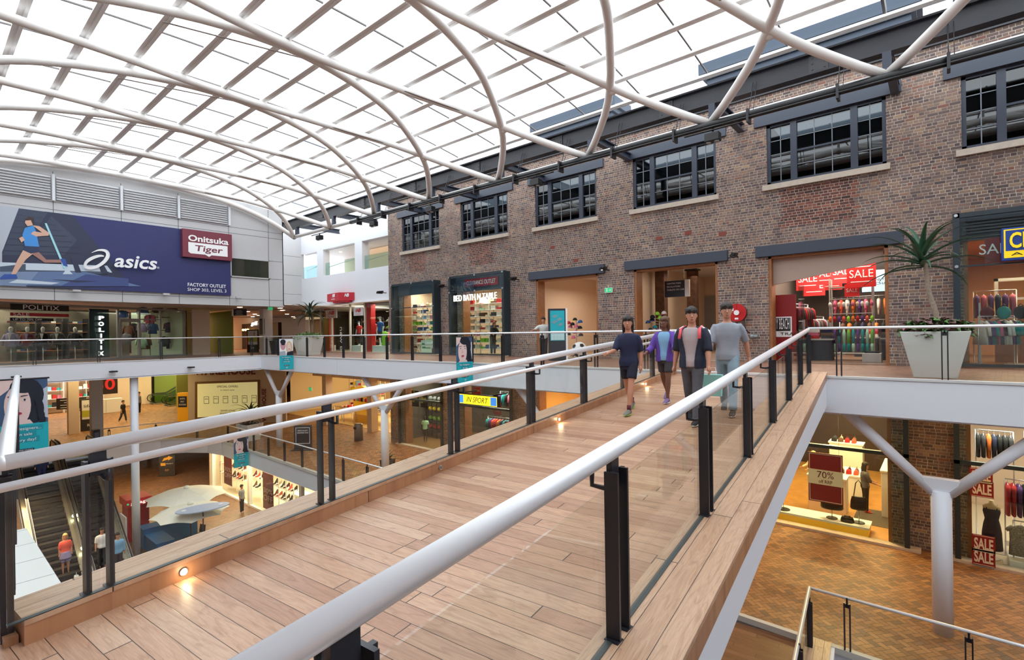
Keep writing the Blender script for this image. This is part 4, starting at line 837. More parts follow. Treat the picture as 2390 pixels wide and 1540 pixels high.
# ------------------------------------------------------------------ the open doorways
room('wall_passage', -14.8, -10.4, 18.76, 25, 0, 3.95, cream, ceilm, mat('passage_floor', (188, 166, 150), .4))
downlight(-11.2, 19.3, 3.93, 'bright ceiling downlight just inside the doorway with the map totem', .1)
t = thing('fire_cabinet', 'narrow red fire cabinet on the cream passage wall beside the man', 'cabinet', atY(1254, 812, 19.0)); p = atY(1256, 811, 19.0); put(MB().box(p.x-.12, 18.9, .1+.4, p.x+.12, 19.05, 1.6), 'body', red, t); put(MB().box(p.x-.08, 18.88, .9, p.x+.08, 18.9, 1.1), 'handle_plate', wht, t)
p = atY(1254, 715, 19); s_, u, n = flat_sign('fire_sign', 'small red and white sign high on the passage jamb', (p.x, 19, p.z-.15), (1, 0, 0), .22, .3, .02, red); plate(s_, u, (p.x, 18.99, p.z-.08), .1, .14, wht)
# map totem
L_ = atZ(1312, 843, 0); t = thing('map_totem', 'dark map totem with turquoise mall map beside the passage doorway', 'totem', (-11.45, 16.3, 0), .75)
put(MB().box(-.36, -.13, 0, .36, .13, 2.02), 'body', mat('totem_dark', (40, 42, 50), .35), t, local=True, bev=.01); put(MB().box(.3, -.145, .02, .37, .14, 2.03), 'edge_panel', wht, t, local=True)
put(MB().box(-.3, -.14, .78, .26, -.13, 1.94), 'map_face', teal, t, local=True); m = MB().m(mat('map_pale', (176, 216, 220), .5)).box(-.28, -.146, .8, .24, -.14, 1.16)
m.m(mat('map_plan', (120, 160, 170), .5))
for x, z in ((-.1, 1.72), (.06, 1.6), (-.12, 1.5), (.1, 1.4)): m.poly([(x-.14, -.14, z-.02), (x-.02, -.14, z-.07), (x+.12, -.14, z+.02), (x, -.14, z+.07)], (0, -1, 0), .006)
m.m(wht)
for i in range(14): m.box(-.26+.125*(i % 4), -.149, .84+.07*(i//4), -.17+.125*(i % 4), -.146, .855+.07*(i//4))
put(m, 'map_print', None, t, local=True); put(MB().box(-.14, -.14, .3, .1, -.13, .34), 'slot', black, t, local=True)
human('person', 'man in white checked shirt and black trousers leaning beside the map totem', (-12.35, 16.6, 0), .4, 1.7, top=mat('checked_shirt', (198, 200, 198), .8), sleeves=.55, bottom=C['black'], legs=.97, shoes=C['black'], ra=(.9, .5, .5), detail=False)
# cap stands
def cap(kind_, label, p, col, col2, rz):
    t = thing(kind_, label, 'cap', p, rz, 'caps on the display stands'); m = MB()
    m.loft([[(.1*q*cos(i*pi/7), .115*q*sin(i*pi/7), z) for i in range(14)] for z, q in ((0, 1), (.04, .99), (.08, .85), (.115, .55), (.13, .15))]); put(m, 'crown_panel', col, t, local=True)
    m = MB(); m.poly([(-.09, -.08, .0), (.09, -.08, .0), (.075, -.19, -.01), (0, -.22, -.015), (-.075, -.19, -.01)], (0, 0, 1), .012); put(m, 'visor', col2, t, local=True)
def capstand(x, y, label, items, nm):
    t = thing('display_stand', label, 'stand', (x, y, 0)); put(MB().tube([(x, y, 0.0), (x, y, 1.7)], .02, 8), 'pole', steel, t)
    for a in range(4): put(MB().tube([(x, y, .12), (x+.35*cos(a*pi/2), y+.35*sin(a*pi/2), .03)], .015, 6), 'foot_bar', black, t)
    for i, (dx, z, c, c2) in enumerate(items):
        put(MB().tube([(x, y-.02, z-.03), (x+dx, y-.16, z)], .008, 6), 'prong', steel, t)
        cap('baseball_cap', '%s cap with %s visor on the %s' % (c, c2, nm), (x+dx, y-.18, z), C[c], C[c2], .3-dx)
capstand(-12.3, 18.95, 'cap display stand with a big football in the passage doorway', [(-.28, 1.46, 'red', 'red'), (-.08, 1.4, 'black', 'black'), (.05, 1.6, 'black', 'yellow'), (.32, 1.5, 'blue', 'blue'), (.12, 1.3, 'pink', 'pink'), (-.2, 1.28, 'pink', 'white'), (.3, 1.24, 'black', 'charcoal'), (-.3, .98, 'charcoal', 'black'), (.1, 1.05, 'pink', 'purple'), (.34, .92, 'charcoal', 'grey'), (-.05, .82, 'pink', 'coral')], 'stand with the football')
t = thing('football', 'large black and white football seat at the foot of the cap stand', 'football', (-12.0, 18.7, .34)); m = MB().m(wht).ball((0, 0, 0), .33, 20, 14); m.m(black)
for a, b in ((-1.9, .5), (-1.1, -.1), (-1.6, -.75), (-.6, .6), (-2.6, -.2)):
    d = Vector((cos(a)*cos(b), sin(a)*cos(b), sin(b))); e = d.orthogonal().normalized(); f = d.cross(e); m.poly([d*.318+(e*cos(q*2*pi/5)+f*sin(q*2*pi/5))*.1 for q in range(5)], d, .016)
put(m, 'shell', None, t, local=True)
capstand(-8.75, 19.6, 'cap display stand just inside the wider doorway', [(-.2, 1.62, 'black', 'charcoal'), (-.22, 1.5, 'navy', 'blue'), (-.4, 1.4, 'blue', 'yellow'), (.0, 1.74, 'lime', 'green'), (.12, 1.58, 'lime', 'lime'), (.28, 1.76, 'white', 'pink'), (.2, 1.46, 'red', 'yellow'), (-.1, 1.2, 'teal', 'purple'), (.2, 1.1, 'pink', 'red'), (-.3, 1.1, 'charcoal', 'black')], 'stand in the wider doorway')
room('wall_lobby', -10.2, -5.4, 18.76, 29, 0, 4.05, cream, ceilm, mat('passage_floor', (188, 166, 150), .4))
downlight(-6.9, 19.4, 4.03, 'bright ceiling downlight just inside the wider doorway', .11)
for i, (px, yy) in enumerate(((1544, 22), (1617, 24.5))):
    p = atY(px, 700, yy); t = thing('timber_post', ['rough dark timber post beside the hanging sign', 'rough dark timber post deeper inside, behind the walkers'][i], 'post', (p.x, yy, 0)); put(MB().box(p.x-.22, yy-.2, 0.01, p.x+.22, yy+.2, 3.98), 'shaft', mat('old_timber', (86, 56, 38), .8, var=.35, vs=7, bump=.6, bs=20), t, bev=.02); put(MB().box(p.x-.3, yy-.28, 3.98, p.x+.3, yy+.28, 4.05), 'cap_plate', dark, t)
p = atY(1640, 715, 28.9); t = thing('service_door', 'grey service doors on the back wall beyond the timber posts', 'door', (p.x, 28.9, 0)); put(MB().box(p.x-.8, 28.85, .05, p.x+.8, 28.98, 3.0), 'door', mat('grey_door', (150, 148, 146), .5), t)
p = atY(1580, 672, 20.2); t = thing('hanging_sign', 'dark direction sign with white edge hanging in the wider doorway', 'sign', (p.x, 20.2, p.z), 0)
put(MB().box(p.x-.5, 20.15, p.z-.36, p.x+.35, 20.25, p.z+.3), 'panel', mat('sign_dark', (44, 46, 58), .4), t); put(MB().box(p.x+.35, 20.13, p.z-.37, p.x+.52, 20.27, p.z+.31), 'edge_panel', wht, t)
for i, s_ in enumerate(('CENTRE PARK', 'ESCALATORS', 'TOILETS TO CAR PARK')): txt(s_, .065, (p.x-.4, 20.145, p.z+.16-.13*i), (1, 0, 0), wht, t, align='L', depth=.003)
for dx in (-.35, .3): put(MB().tube([(p.x+dx, 20.2, p.z+.3), (p.x+dx, 20.2, 4.04)], .012, 6), 'suspension_rod', steel, t)
human('person', 'distant dark haired person at the back of the wider doorway', tuple(Vector((atY(1577, 750, 25.5).x, 25.5, .01))), 0, 1.6, skin=SKIN2, top=C['charcoal'], bottom=C['black'], detail=False)
# beach clothing shop behind the widest doorway
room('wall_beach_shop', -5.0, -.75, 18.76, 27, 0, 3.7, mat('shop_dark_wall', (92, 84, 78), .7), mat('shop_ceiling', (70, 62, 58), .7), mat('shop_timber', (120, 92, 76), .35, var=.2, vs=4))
m = MB().poly([(-4.29, 18.45, 3.4), (-1.3, 18.45, 3.4), (-1.3, 18.45, 3.05), (-4.29, 18.45, 2.55)], (0, 1, 0), .1); struct(m, 'trim_9', mat('bulkhead', (176, 154, 140), .7))
p0 = atY(1793, 690, 18.9); p1 = atY(1859, 812, 18.9); t = thing('name_board', 'tall red timber panel with black and white shop name inside the wide doorway', 'sign', (p0.x, 18.9, 0)); u = Vector((1, 0, 0))
put(MB().box(-4.32, 18.85, .012, p1.x, 18.95, p0.z), 'panel', mat('red_panel', (140, 22, 24), .45), t)
q0 = atY(1793, 740, 18.8); q1 = atY(1848, 786, 18.8); cx_ = -4.3; put(MB().box(-4.31, 18.83, q1.z, q1.x, 18.85, q0.z), 'name_plate_border', wht, t); put(MB().box(-4.3, 18.82, q1.z+.2, q1.x-.04, 18.83, q0.z-.04), 'name_plate', black, t)
txt('Y BEACH', .36, (-4.27, 18.815, q1.z+.26), (1, 0, 0), wht, t, width=q1.x+4.20, align='L'); txt('TRALIA', .09, (-4.15, 18.82, q1.z+.06), (1, 0, 0), black, t, width=.72, align='L')
banner_n = 0
for (px, py, yy, w, h, nm) in ((1885, 652, 21.5, .75, .8, 'first'), (1925, 640, 22.5, .75, .8, 'second'), (1968, 634, 22, .78, .85, 'third'), (2010, 640, 20.3, .8, .85, 'nearest'), (1900, 668, 24.5, .8, .8, 'far'), (1940, 655, 25.5, .8, .8, 'farthest')):
    p = atY(px, py, yy); p.z = min(p.z, 3.2); t = thing('sale_banner', '%s hanging red SALE banner inside the beach clothing shop' % nm, 'banner', (p.x, yy, p.z-h/2), group='sale banners')
    put(MB().box(p.x-w/2, yy-.01, p.z-h/2, p.x+w/2, yy+.01, p.z+h/2), 'panel', mat('sale_red', (206, 34, 36), .5, emit=.04), t); txt('SALE', h*.3, (p.x, yy-.01, p.z-h*.12), (1, 0, 0), wht, t, width=w*.82, depth=.006)
    [put(MB().box(p.x-w*.36, yy-.015, p.z+h*q, p.x+w*.36, yy-.01, p.z+h*(q+.03)), 'stripe', wht, t) for q in (-.3, .28)]; put(MB().tube([(p.x-w*.4, yy, p.z+h/2), (p.x-w*.4, yy, 3.69)], .006, 5).tube([(p.x+w*.4, yy, p.z+h/2), (p.x+w*.4, yy, 3.69)], .006, 5), 'wire', steel, t)
p = atY(2046, 655, 21.5); t = thing('display_screen', 'pale blue display screen at the side of the beach clothing shop', 'screen', (p.x, 21.5, p.z-.3)); put(MB().box(p.x-.45, 21.5, p.z-.4, p.x+.75, 21.58, p.z+.4), 'casing', black, t); put(MB().box(p.x-.42, 21.49, p.z-.37, p.x+.72, 21.5, p.z+.37), 'screen', mat('screen_blue', (150, 190, 210), .4, emit=.8), t); txt('HE ONLY C', .09, (p.x+.0, 21.488, p.z), (1, 0, 0), black, t, width=.7); txt('IS CHA', .09, (p.x+.05, 21.488, p.z-.14), (1, 0, 0), black, t, width=.45); put(MB().box(p.x-.02, 21.52, p.z+.4, p.x+.3, 21.56, 3.69), 'mount', black, t)
t = shelf_unit('gondola', 'tall steel display gondola of hats, thongs and scarves in the beach shop', -2.95, -1.75, 20.4, 20.9, .012, [.25, 1.15, 1.6, 2.1, 2.5], mat('gondola_steel', (190, 184, 178), .35, .4)); s_, u, n = flat_sign('price_sign', 'small red SALE card on top of the display gondola', (-2.3, 20.38, 2.15), (1, 0, 0), .42, .42, .01, mat('sale_red', (206, 34, 36), .5, emit=.04)); txt('SALE', .12, (-2.3, 20.377, 2.3), (1, 0, 0), wht, s_, width=.32)
for zi, (z, cols, L2) in enumerate(((1.98, ['white', 'pink', 'cream', 'white'], .16), (1.5, ['orange', 'red', 'purple', 'coral', 'lime'], .2), (1.08, ['teal', 'purple', 'teal', 'mint', 'green'], .5), (.62, ['teal', 'mint', 'purple', 'teal'], .32))):
    for i in range(10):
        x = -2.93+i*.13; c = cols[i % len(cols)]; o = put(MB().stack([(0, 0, 0, .02, .015), (0, 0, -L2*.3, .05, .025), (0, 0, -L2, .04, .02)], 8), 'hanging_scarf', C[c], loc=(x, 20.36, z), local=True); tag(o, '%s beachwear piece hanging on row %s of the display gondola' % (c, ('of hats', 'of thongs', 'of scarves', 'of low scarves')[zi][3:]), 'beachwear', 'beachwear on the gondola')
rack('clothes rail of dark shirts along the shop wall by the red panel', (-3.9, 21.2), (-3.6, 23.4), .012, 1.55, 12, ['charcoal', 'brown', 'black', 'maroon', 'grey'], 'rail by the red panel', 'shirt')
rack('high clothes rail of patterned shirts near the red panel', (-3.95, 19.8), (-3.7, 20.9), .012, 1.95, 7, ['maroon', 'charcoal', 'red', 'brown'], 'high rail by the red panel', 'shirt')
rack('clothes rail of pink tops below the blue screen', (-1.5, 22.2), (-.95, 22.2), .012, 1.6, 5, ['pink', 'coral', 'charcoal', 'maroon'], 'rail below the screen', 'top')
rack('short clothes rail of shorts at the back of the beach shop', (-3.2, 24.5), (-1.2, 24.5), .012, 1.4, 9, ['brown', 'orange', 'black', 'navy'], 'rail at the back', 'garment')
t = thing('glass_door', 'open frameless glass door leaf of the beach shop by its timber jamb', 'door', (-3.4, 18.5, .02)); put(MB().box(-3.62, 18.9, .02, -3.6, 19.8, 2.6), 'glass_leaf', gls, t); put(MB().box(-3.65, 19.66, .9, -3.57, 19.7, 1.4), 'pull_handle', steel, t)
t = thing('bag_display', 'square display crate with goods on the beach shop floor', 'crate', (-1.7, 19.6, .012)); put(MB().box(-1.95, 19.4, .012, -1.45, 19.8, .3), 'body', mat('gondola_steel', (190, 184, 178), .35, .4), t, bev=.01); put(MB().box(-1.9, 19.45, .3, -1.5, 19.75, .36), 'goods', C['black'], t, bev=.02)
for i, (x, y, c) in enumerate(((-3.2, 20.2, 'black'), (-1.2, 21.2, 'brown'), (-3.5, 22.6, 'maroon'), (-2.2, 23.4, 'charcoal'))):
    t = thing('display_table', 'dark display table with folded %s stock in the beach shop, %s' % (c, ('before the red panel rail', 'below the screen', 'behind the rails', 'behind the gondola')[i]), 'table', (x, y, .012)); put(MB().box(x-.4, y-.3, .7, x+.4, y+.3, .75), 'top', mat('gondola_steel', (190, 184, 178), .35, .4), t); put(MB().box(x-.36, y-.26, .012, x+.36, y+.26, .7), 'base', C['charcoal'], t)
    for q in range(6): towel(['red', 'charcoal', 'pink', 'brown', 'white', 'navy'][(q+i) % 6], x-.2+.4*(q % 2), y-.05, .75+.105*(q//2), 'folded %s stock on the table with %s stock in the beach shop' % (['red', 'charcoal', 'pink', 'brown', 'white', 'navy'][(q+i) % 6], c), 'folded stock in the beach shop')
rack('high rail of pink and orange tops at the back of the beach shop', (-3.6, 25.6), (-1.0, 25.6), .012, 2.4, 12, ['pink', 'coral', 'white', 'orange', 'purple'], 'high rail at the very back', 'top')
rack('side rail of dark dresses by the shop doorway pier', (-1.05, 19.6), (-1.05, 21.0), .012, 1.7, 6, ['charcoal', 'pink', 'black', 'teal'], 'side rail by the doorway pier', 'dress', .8)
# surf shop at the frame's edge
room('wall_surf_shop', .3, 6, 18.76, 26, 0, 3.6, mat('shop_orange', (188, 130, 70), .6), mat('shop_ceiling_wood', (176, 104, 50), .5), mat('shop_timber', (120, 92, 76), .35))
t = glass_bay(.3, 5.4, 4.05, 'tall dark framed glass bay of the surf shop behind the planter', 2.68, 3.36)
for i in range(7): put(MB().box(.5, 18.1, 3.42+.08*i, 1.9, 18.14, 3.46+.08*i), 'louvre_slat', blue, t)
p = atY(2300, 578, 18.0); t = thing('sale_banner', 'dark red SALE poster in the surf shop window above the door', 'poster', (.85, 18, 2.7)); put(MB().box(.86, 17.98, 2.72, 1.6, 18, 3.36), 'panel', dred, t); txt('SALE', .26, (1.1, 17.98, 2.95), (1, 0, 0), wht, t, width=.7, align='C')
t = thing('shop_sign', 'blue and yellow surf shop sign cut by the picture edge', 'sign', (1.2, 17.6, 2.72)); yel = mat('sign_yellow', (250, 214, 10), .5, emit=.25); blu = mat('sign_blue', (16, 60, 140), .5, emit=.1)
put(MB().box(1.14, 17.45, 2.70, 3.15, 17.65, 3.5), 'box', blu, t, bev=.01); put(MB().box(1.18, 17.44, 2.76, 3.11, 17.45, 3.46), 'border', yel, t); put(MB().box(1.21, 17.435, 2.93, 3.08, 17.44, 3.43), 'field', blu, t); txt('CITY BEACH', .36, (1.27, 17.43, 3.0), (1, 0, 0), yel, t, width=1.75, align='L', depth=.03, bold=.02); txt('AUSTRALIA', .075, (1.3, 17.435, 2.81), (1, 0, 0), black, t, width=1.65, align='L')
rack('clothes rail of white and purple tops inside the surf shop window', (.75, 18.95), (1.5, 19.6), .012, 1.35, 9, ['white', 'purple', 'teal', 'pink', 'black', 'white'], 'rail inside the surf window', 'top')
rack('high rail of bright purple tops inside the surf shop', (.7, 20.2), (1.6, 20.2), .012, 2.1, 6, ['purple', 'pink', 'purple', 'navy'], 'high rail in the surf shop', 'top')
t = thing('display_wall', 'white framed display niche with folded stock inside the surf shop', 'shelving', (1.2, 20.9, .012)); put(MB().box(1.2, 20.9, 1.3, 1.28, 21.2, 2.5).box(1.95, 20.9, 1.3, 2.03, 21.2, 2.5).box(1.2, 20.9, 2.42, 2.03, 21.2, 2.5).box(1.2, 20.9, 1.85, 2.03, 21.2, 1.92), 'frame', wht, t); put(MB().box(1.2, 20.95, .012, 2.03, 21.2, 1.3), 'cabinet', timber, t)
for i in range(2):
    for j in range(4):
        c = ('pink', 'maroon', 'teal', 'black')[(i+j) % 4]; t = thing('backpack', '%s round backpack on the %s row inside the surf shop window' % (c, ('lower', 'upper')[i]), 'bag', (.95+.33*j, 19.25, 1.0+.45*i), group='backpacks in the surf window'); put(MB().ball((0, 0, 0), (.15, .1, .18), 12, 8), 'pouch', C[c], t, local=True); put(MB().tube([(-.05, .0, .17), (0, 0, .24), (.05, 0, .17)], .012, 6), 'strap', black, t, local=True)
t = thing('bag_rack', 'steel grid carrying round backpacks inside the surf shop window', 'rack', (.8, 19.4, .012)); put(MB().box(.78, 19.36, .012, .82, 19.4, 1.75).box(2.1, 19.36, .012, 2.14, 19.4, 1.75).box(.78, 19.37, .85, 2.14, 19.4, .88).box(.78, 19.37, 1.3, 2.14, 19.4, 1.33), 'grid', steel, t)
# ------------------------------------------------------------------ hose reel, valve, wall lamps, exit sign
t = thing('hose_reel', 'round red fire hose reel on the brick pier', 'hose reel', (-5.27, 18.2, 1.67)); put(MB().tube([(-5.27, 18.19, 1.67), (-5.27, 17.95, 1.67)], .27, 28), 'drum', black, t); put(MB().tube([(-5.27, 17.98, 1.67), (-5.27, 17.93, 1.67)], .3, 32), 'disc', mat('reel_red', (190, 20, 24), .35), t); put(MB().tube([(-5.27, 17.93, 1.67), (-5.27, 17.90, 1.67)], .085, 20), 'hub', wht, t)
m = MB()
for a in range(4): m.bar((-5.27+.09*cos(a*pi/2+.0), 17.925, 1.67+.09*sin(a*pi/2)), (-5.27+.29*cos(a*pi/2), 17.925, 1.67+.29*sin(a*pi/2)), .008, .008)
put(m, 'seam', dred, t); put(MB().box(-5.47, 17.92, 1.73, -5.37, 17.93, 1.83).box(-5.33, 17.92, 1.44, -5.22, 17.93, 1.5), 'label_plate', wht, t); put(MB().tube([(-5.05, 17.98, 1.45), (-5.0, 17.95, 1.1), (-4.9, 18.05, .98)], .018, 8), 'hose', black, t)
t = thing('hydrant_valve', 'grey hydrant valve with red hand wheel low on the brick pier', 'valve', (-4.75, 18.2, .85)); put(MB().tube([(-4.85, 18.2, .86), (-4.85, 17.95, .86), (-4.62, 17.95, .86)], [.05, .06, .07], 12).ball((-4.8, 17.95, .86), .09), 'valve_body', mat('valve_grey', (128, 134, 136), .4, .5), t); put(MB().tube([(-5.0, 17.95, .93), (-4.96, 17.95, .93)], .09, 14).tube([(-5.0, 17.9, .78), (-4.95, 17.9, .76)], .06, 12), 'hand_wheel', mat('reel_red', (190, 20, 24), .35), t)
for i, (px, py) in enumerate(((1415, 629), (1718, 598), (1037, 669), (1205, 652), (895, 683))):
    p = atY(px, py, 18.0); l = ['beside the lintel of the map totem doorway', 'on the pier above the hose reel', 'between the two linen shop bays', 'beside the illuminated linen shop bay', 'by the corner of the white block'][i]
    t = thing('wall_lamp', 'small black wall lamp ' + l, 'wall lamp', (p.x, 18.2, p.z)); put(MB().box(p.x-.02, 17.75, p.z-.02, p.x+.02, 18.2, p.z+.02), 'arm', black, t); put(MB().tube([(p.x, 17.55, p.z), (p.x, 17.95, p.z+.02)], [(.09, .05), (.12, .05)], 12), 'housing', black, t)
    put(MB().tube([(p.x, 17.62, p.z-.05), (p.x, 17.62, p.z-.056)], .05, 10), 'lens', lampw if i == 0 else mat('lens_grey', (150, 150, 150), .2), t)
def exit_sign(p, label, w=.34, h=.2, u=(1, 0, 0)):
    p = Vector(p); u = Vector(u); n = u.cross(UP); t = thing('exit_sign', label, 'exit sign', p)
    put(MB().poly([p-u*w/2-UP*h/2, p+u*w/2-UP*h/2, p+u*w/2+UP*h/2, p-u*w/2+UP*h/2], -n, .04), 'box', wht, t); gm = mat('exit_green', (20, 150, 90), .5, emit=1.2)
    plate(t, u, p-u*.0-UP*h*.42, w*.94, h*.84, gm); o = p+n*.006
    m = MB(); o2 = o-u*w*.2; m.poly([o2-u*.02-UP*.06, o2+u*.02-UP*.06, o2+u*.03+UP*.04, o2-u*.02+UP*.05], n, .002).poly([o2-UP*(-.055)-u*.012, o2+UP*.055+u*.016, o2+UP*.08+u*.016, o2+UP*.08-u*.012], n, .002); o3 = o+u*w*.2; m.poly([o3-u*.06-UP*.012, o3+u*.01-UP*.012, o3+u*.01-UP*.04, o3+u*.06, o3+u*.01+UP*.04, o3+u*.01+UP*.012, o3-u*.06+UP*.012], n, .002); put(m, 'pictogram', wht, t); put(MB().tube([p+UP*h/2, p+UP*(h/2+.08)], .02, 6), 'bracket', steel, t)
exit_sign(atY(1420, 677, 18.05), 'green running man exit sign on the brick pier beside the totem doorway')
exit_sign(atY(631, 720, 14.5), 'small green exit sign under the grey wall beside the column', .3, .2, (.8, .6, 0))
# ------------------------------------------------------------------ big planter by the bridge, planter at the far corner
def box_planter(label, x, y, z, w0, w1, h, ma=white, rz=0, nm='planter'):
    t = thing(nm, label, 'planter', (x, y, z), rz); m = MB(); R = []
    for q, zz in ((w0, 0), (w1, h), (w1-.06, h), (w1-.1, h-.08)): R.append([(q/2*a, q/2*b, zz) for a, b in ((-1, -1), (1, -1), (1, 1), (-1, 1))])
    m.loft(R, smooth=False); put(m, 'pot', ma, t, local=True, bev=.012); put(MB().box(-w1/2+.06, -w1/2+.06, h-.1, w1/2-.06, w1/2-.06, h-.06), 'soil', mat('soil', (60, 48, 40), .9), t, local=True)
    return t
potw = mat('pot_white', (214, 216, 212), .35)
box_planter('large tapered white planter beside the bridge end', -.13, 14.45, 0, .72, 1.16, 1.0, potw, .0)
foliage('green and pinkish ground leaves filling the large white planter', (-.13, 14.45, .98), .6, .55, 1500, [mat('leaf_g', (74, 112, 56), .6), mat('leaf_p', (150, 100, 104), .6), mat('leaf_g2', (96, 134, 76), .6), mat('leaf_m', (112, 78, 84), .6)], 3, .13, .3)
leafplant('tree_aloe', 'tall tree aloe with arching dark leaves in the large white planter', (-.1, 14.5, .95), 26, 1.35, .125, leafg, 1.3, 1.15, 1.8, (-.25, .0), 4)
box_planter('white planter with a palm at the far walkway corner', -28.2, 15.0, 0, .9, 1.25, 1.05, potw, .1)
foliage('bright green ground leaves in the far corner planter', (-28.2, 15.0, 1.02), .75, .7, 420, [mat('leaf_g', (74, 112, 56), .6), mat('leaf_g3', (100, 150, 70), .6)], 6, .12, .3)
leafplant('tree_aloe', 'spiky tree aloe in the far corner planter in front of the red shop', (-28.1, 15.0, 1.0), 26, 1.5, .12, leafd, 1.3, 1.6, 1.55, (.1, 0), 9)
# ------------------------------------------------------------------ hanging banners
def face_banner(t, o, u, w, h, big=False, two=False):
    # o = top middle of the face, u = reading direction; portrait above, turquoise panel with words below
    u = Vector(u).normalized(); n = u.cross(UP); o = Vector(o); Z = lambda a, b: o+u*(a*w)+UP*(-b*h)
    sky = mat('banner_pale', (196, 204, 216), .6); hair = mat('banner_hair', (22, 26, 44), .6); skin = mat('banner_skin', (236, 206, 200), .6); lip = mat('banner_lip', (190, 50, 84), .6); tl = mat('banner_teal', (20, 178, 190), .6); tl2 = mat('banner_teal2', (22, 150, 166), .6)
    m = MB(); d = [0.001]
    def P(pts, ma, dd=None): m.m(ma); d[0] += .0012; m.poly([Z(a, b)+n*d[0] for a, b in pts], n, .001)
    P([(-.5, 0), (.5, 0), (.5, .56), (-.5, .56)][::-1], mat('banner_slate', (66, 92, 128), .6) if not two else wht)
    def ell(cx, cy, rx, ry, ma, n_=20, a0=0, a1=2*pi): P([(cx+rx*cos(-a0-(a1-a0)*i/n_), cy+ry*sin(-a0-(a1-a0)*i/n_)) for i in range(n_)], ma)
    if not two:
        P([(.5, .1), (.5, .5), (.25, .45), (.2, .2)], sky); ell(.08, .2, .34, .2, hair); ell(.22, .38, .2, .17, hair); ell(-.12, .32, .27, .25, skin); P([(-.5, .0), (-.2, .0), (-.3, .12), (-.5, .2)], skin); ell(.03, .08, .3, .09, hair); P([(-.28, .5), (.12, .5), (.2, .56), (-.4, .56)], skin)
        for ex in (-.24, .02): ell(ex, .252, .05, .011, wht); ell(ex, .252, .024, .011, hair); P([(ex-.06, .243), (ex, .236), (ex+.06, .243), (ex, .24)], hair); P([(ex-.08, .212), (ex+.07, .2), (ex+.07, .192), (ex-.08, .2)], hair)
        P([(-.14, .27), (-.1, .34), (-.16, .35)], mat('banner_shade', (206, 168, 166), .6)); ell(-.12, .415, .085, .018, lip); P([(-.2, .412), (-.04, .412), (-.04, .415), (-.2, .415)], mat('banner_lipd', (140, 30, 60), .6))
        for i in range(5): ell(.3+.02*i, .28+.06*i, .07, .06, hair)
    else:
        ell(-.24, .2, .2, .17, mat('banner_pink', (206, 150, 160), .6)); ell(-.24, .1, .2, .08, hair); ell(.2, .28, .22, .2, mat('banner_blond', (214, 186, 146), .6)); ell(.2, .28, .14, .15, skin); P([(0, .56), (.05, .44), (.5, .4), (.5, .56)], hair); P([(-.5, .56), (-.5, .42), (-.1, .4), (-.02, .56)], mat('banner_grey', (170, 174, 184), .6)); ell(.2, .34, .05, .012, lip); ell(-.24, .18, .13, .03, hair)
    P([(-.5, .55), (.5, .55), (.5, 1), (-.5, 1)][::-1], tl)
    for i, (ww, cy) in enumerate(((.78, .6), (.5, .67), (.62, .74))): P([(-ww/2, cy-.028), (ww/2, cy-.028), (ww/2, cy+.034), (-ww/2, cy+.034)][::-1], tl2)
    P([(-.2, .855), (.2, .855), (.2, .89), (-.2, .89)][::-1], hair)
    put(m, 'printed_face', None, t); wd = .76
    for i, s in enumerate(('Star designers...', 'on sale', 'every day!')): txt(s, .034*h, Z(0, .622+.07*i)+n*(d[0]+.002), u, wht, t, width=w*(.7, .32, .48)[i], depth=.002)
    txt('SURPRISE YOURSELF', .016*h, Z(0, .88)+n*(d[0]+.002), u, wht, t, width=w*.34, depth=.002); txt('RP', .04*h, Z(.01, .965)+n*(d[0]+.002), u, wht, t, width=.11*w, depth=.002)
    b = MB().poly([Z(-.5, 0), Z(.5, 0), Z(.5, 1), Z(-.5, 1)], -n, .004); put(b, 'cloth', tl, t); put(MB().tube([Z(-.54, -.005), Z(.54, -.005)], .018, 8), 'top_rod', dark, t); put(MB().tube([Z(-.52, 1.0), Z(.52, 1.0)], .012, 8), 'bottom_rod', dark, t)
def hang_banner(label, x, y0, y1, ztop, h, two=False):
    w = abs(y1-y0); t = thing('flag_banner', label, 'banner', (x, (y0+y1)/2, ztop)); face_banner(t, (x, (y0+y1)/2, ztop), (0, 1, 0), w, h, two=two); return t
hang_banner('turquoise flag banner with a couple hung at the walkway corner', -26.2, 12.35, 13.08, .98, 1.6, True)
hang_banner('turquoise flag banner with a dark haired woman below the linen shop', -12.95, 12.3, 13.08, .98, 1.6)
hang_banner('turquoise flag banner with a woman, hung on the middle level above the shoe shop', -28.9, 11.1, 11.85, -4.25, 1.62)
hang_banner('large turquoise banner reading Star designers on sale, hung near the bridge corner', -14.4, 1.13, 1.87, .3, 1.66)
# ------------------------------------------------------------------ billboard
bb = thing('billboard', 'wide navy sportswear billboard with runner and white lettering on the grey wall', 'billboard', (-30.1, 5, 5)); X0 = -30.08; Y0, Y1, Z0, Z1 = -.6, 11.53, 3.4, 6.75
put(MB().box(-30.16, Y0, Z0, X0, Y1, Z1), 'panel', navy, bb); m = MB(); dd = [X0]
def BP(pts, ma): m.m(ma); dd[0] += .0012; m.poly([(dd[0], y, z) for y, z in pts][::1], (1, 0, 0), .001)
def bq(px, py): p = atX(px, py, X0); return (p.y, p.z)
def BX(pts, ma): BP([(max(Y0+.01, y), min(6.74, max(3.41, z))) for y, z in (bq(*p) for p in pts)], ma)
gA = mat('art_pale', (176, 184, 194), .6); gB = mat('art_roof', (60, 68, 88), .6); gC = mat('art_track', (96, 118, 158), .6); gD = mat('art_sky', (196, 208, 220), .6); gE = mat('art_roof_dark', (46, 52, 76), .6); gF = mat('art_blue_fade', (62, 76, 128), .6)
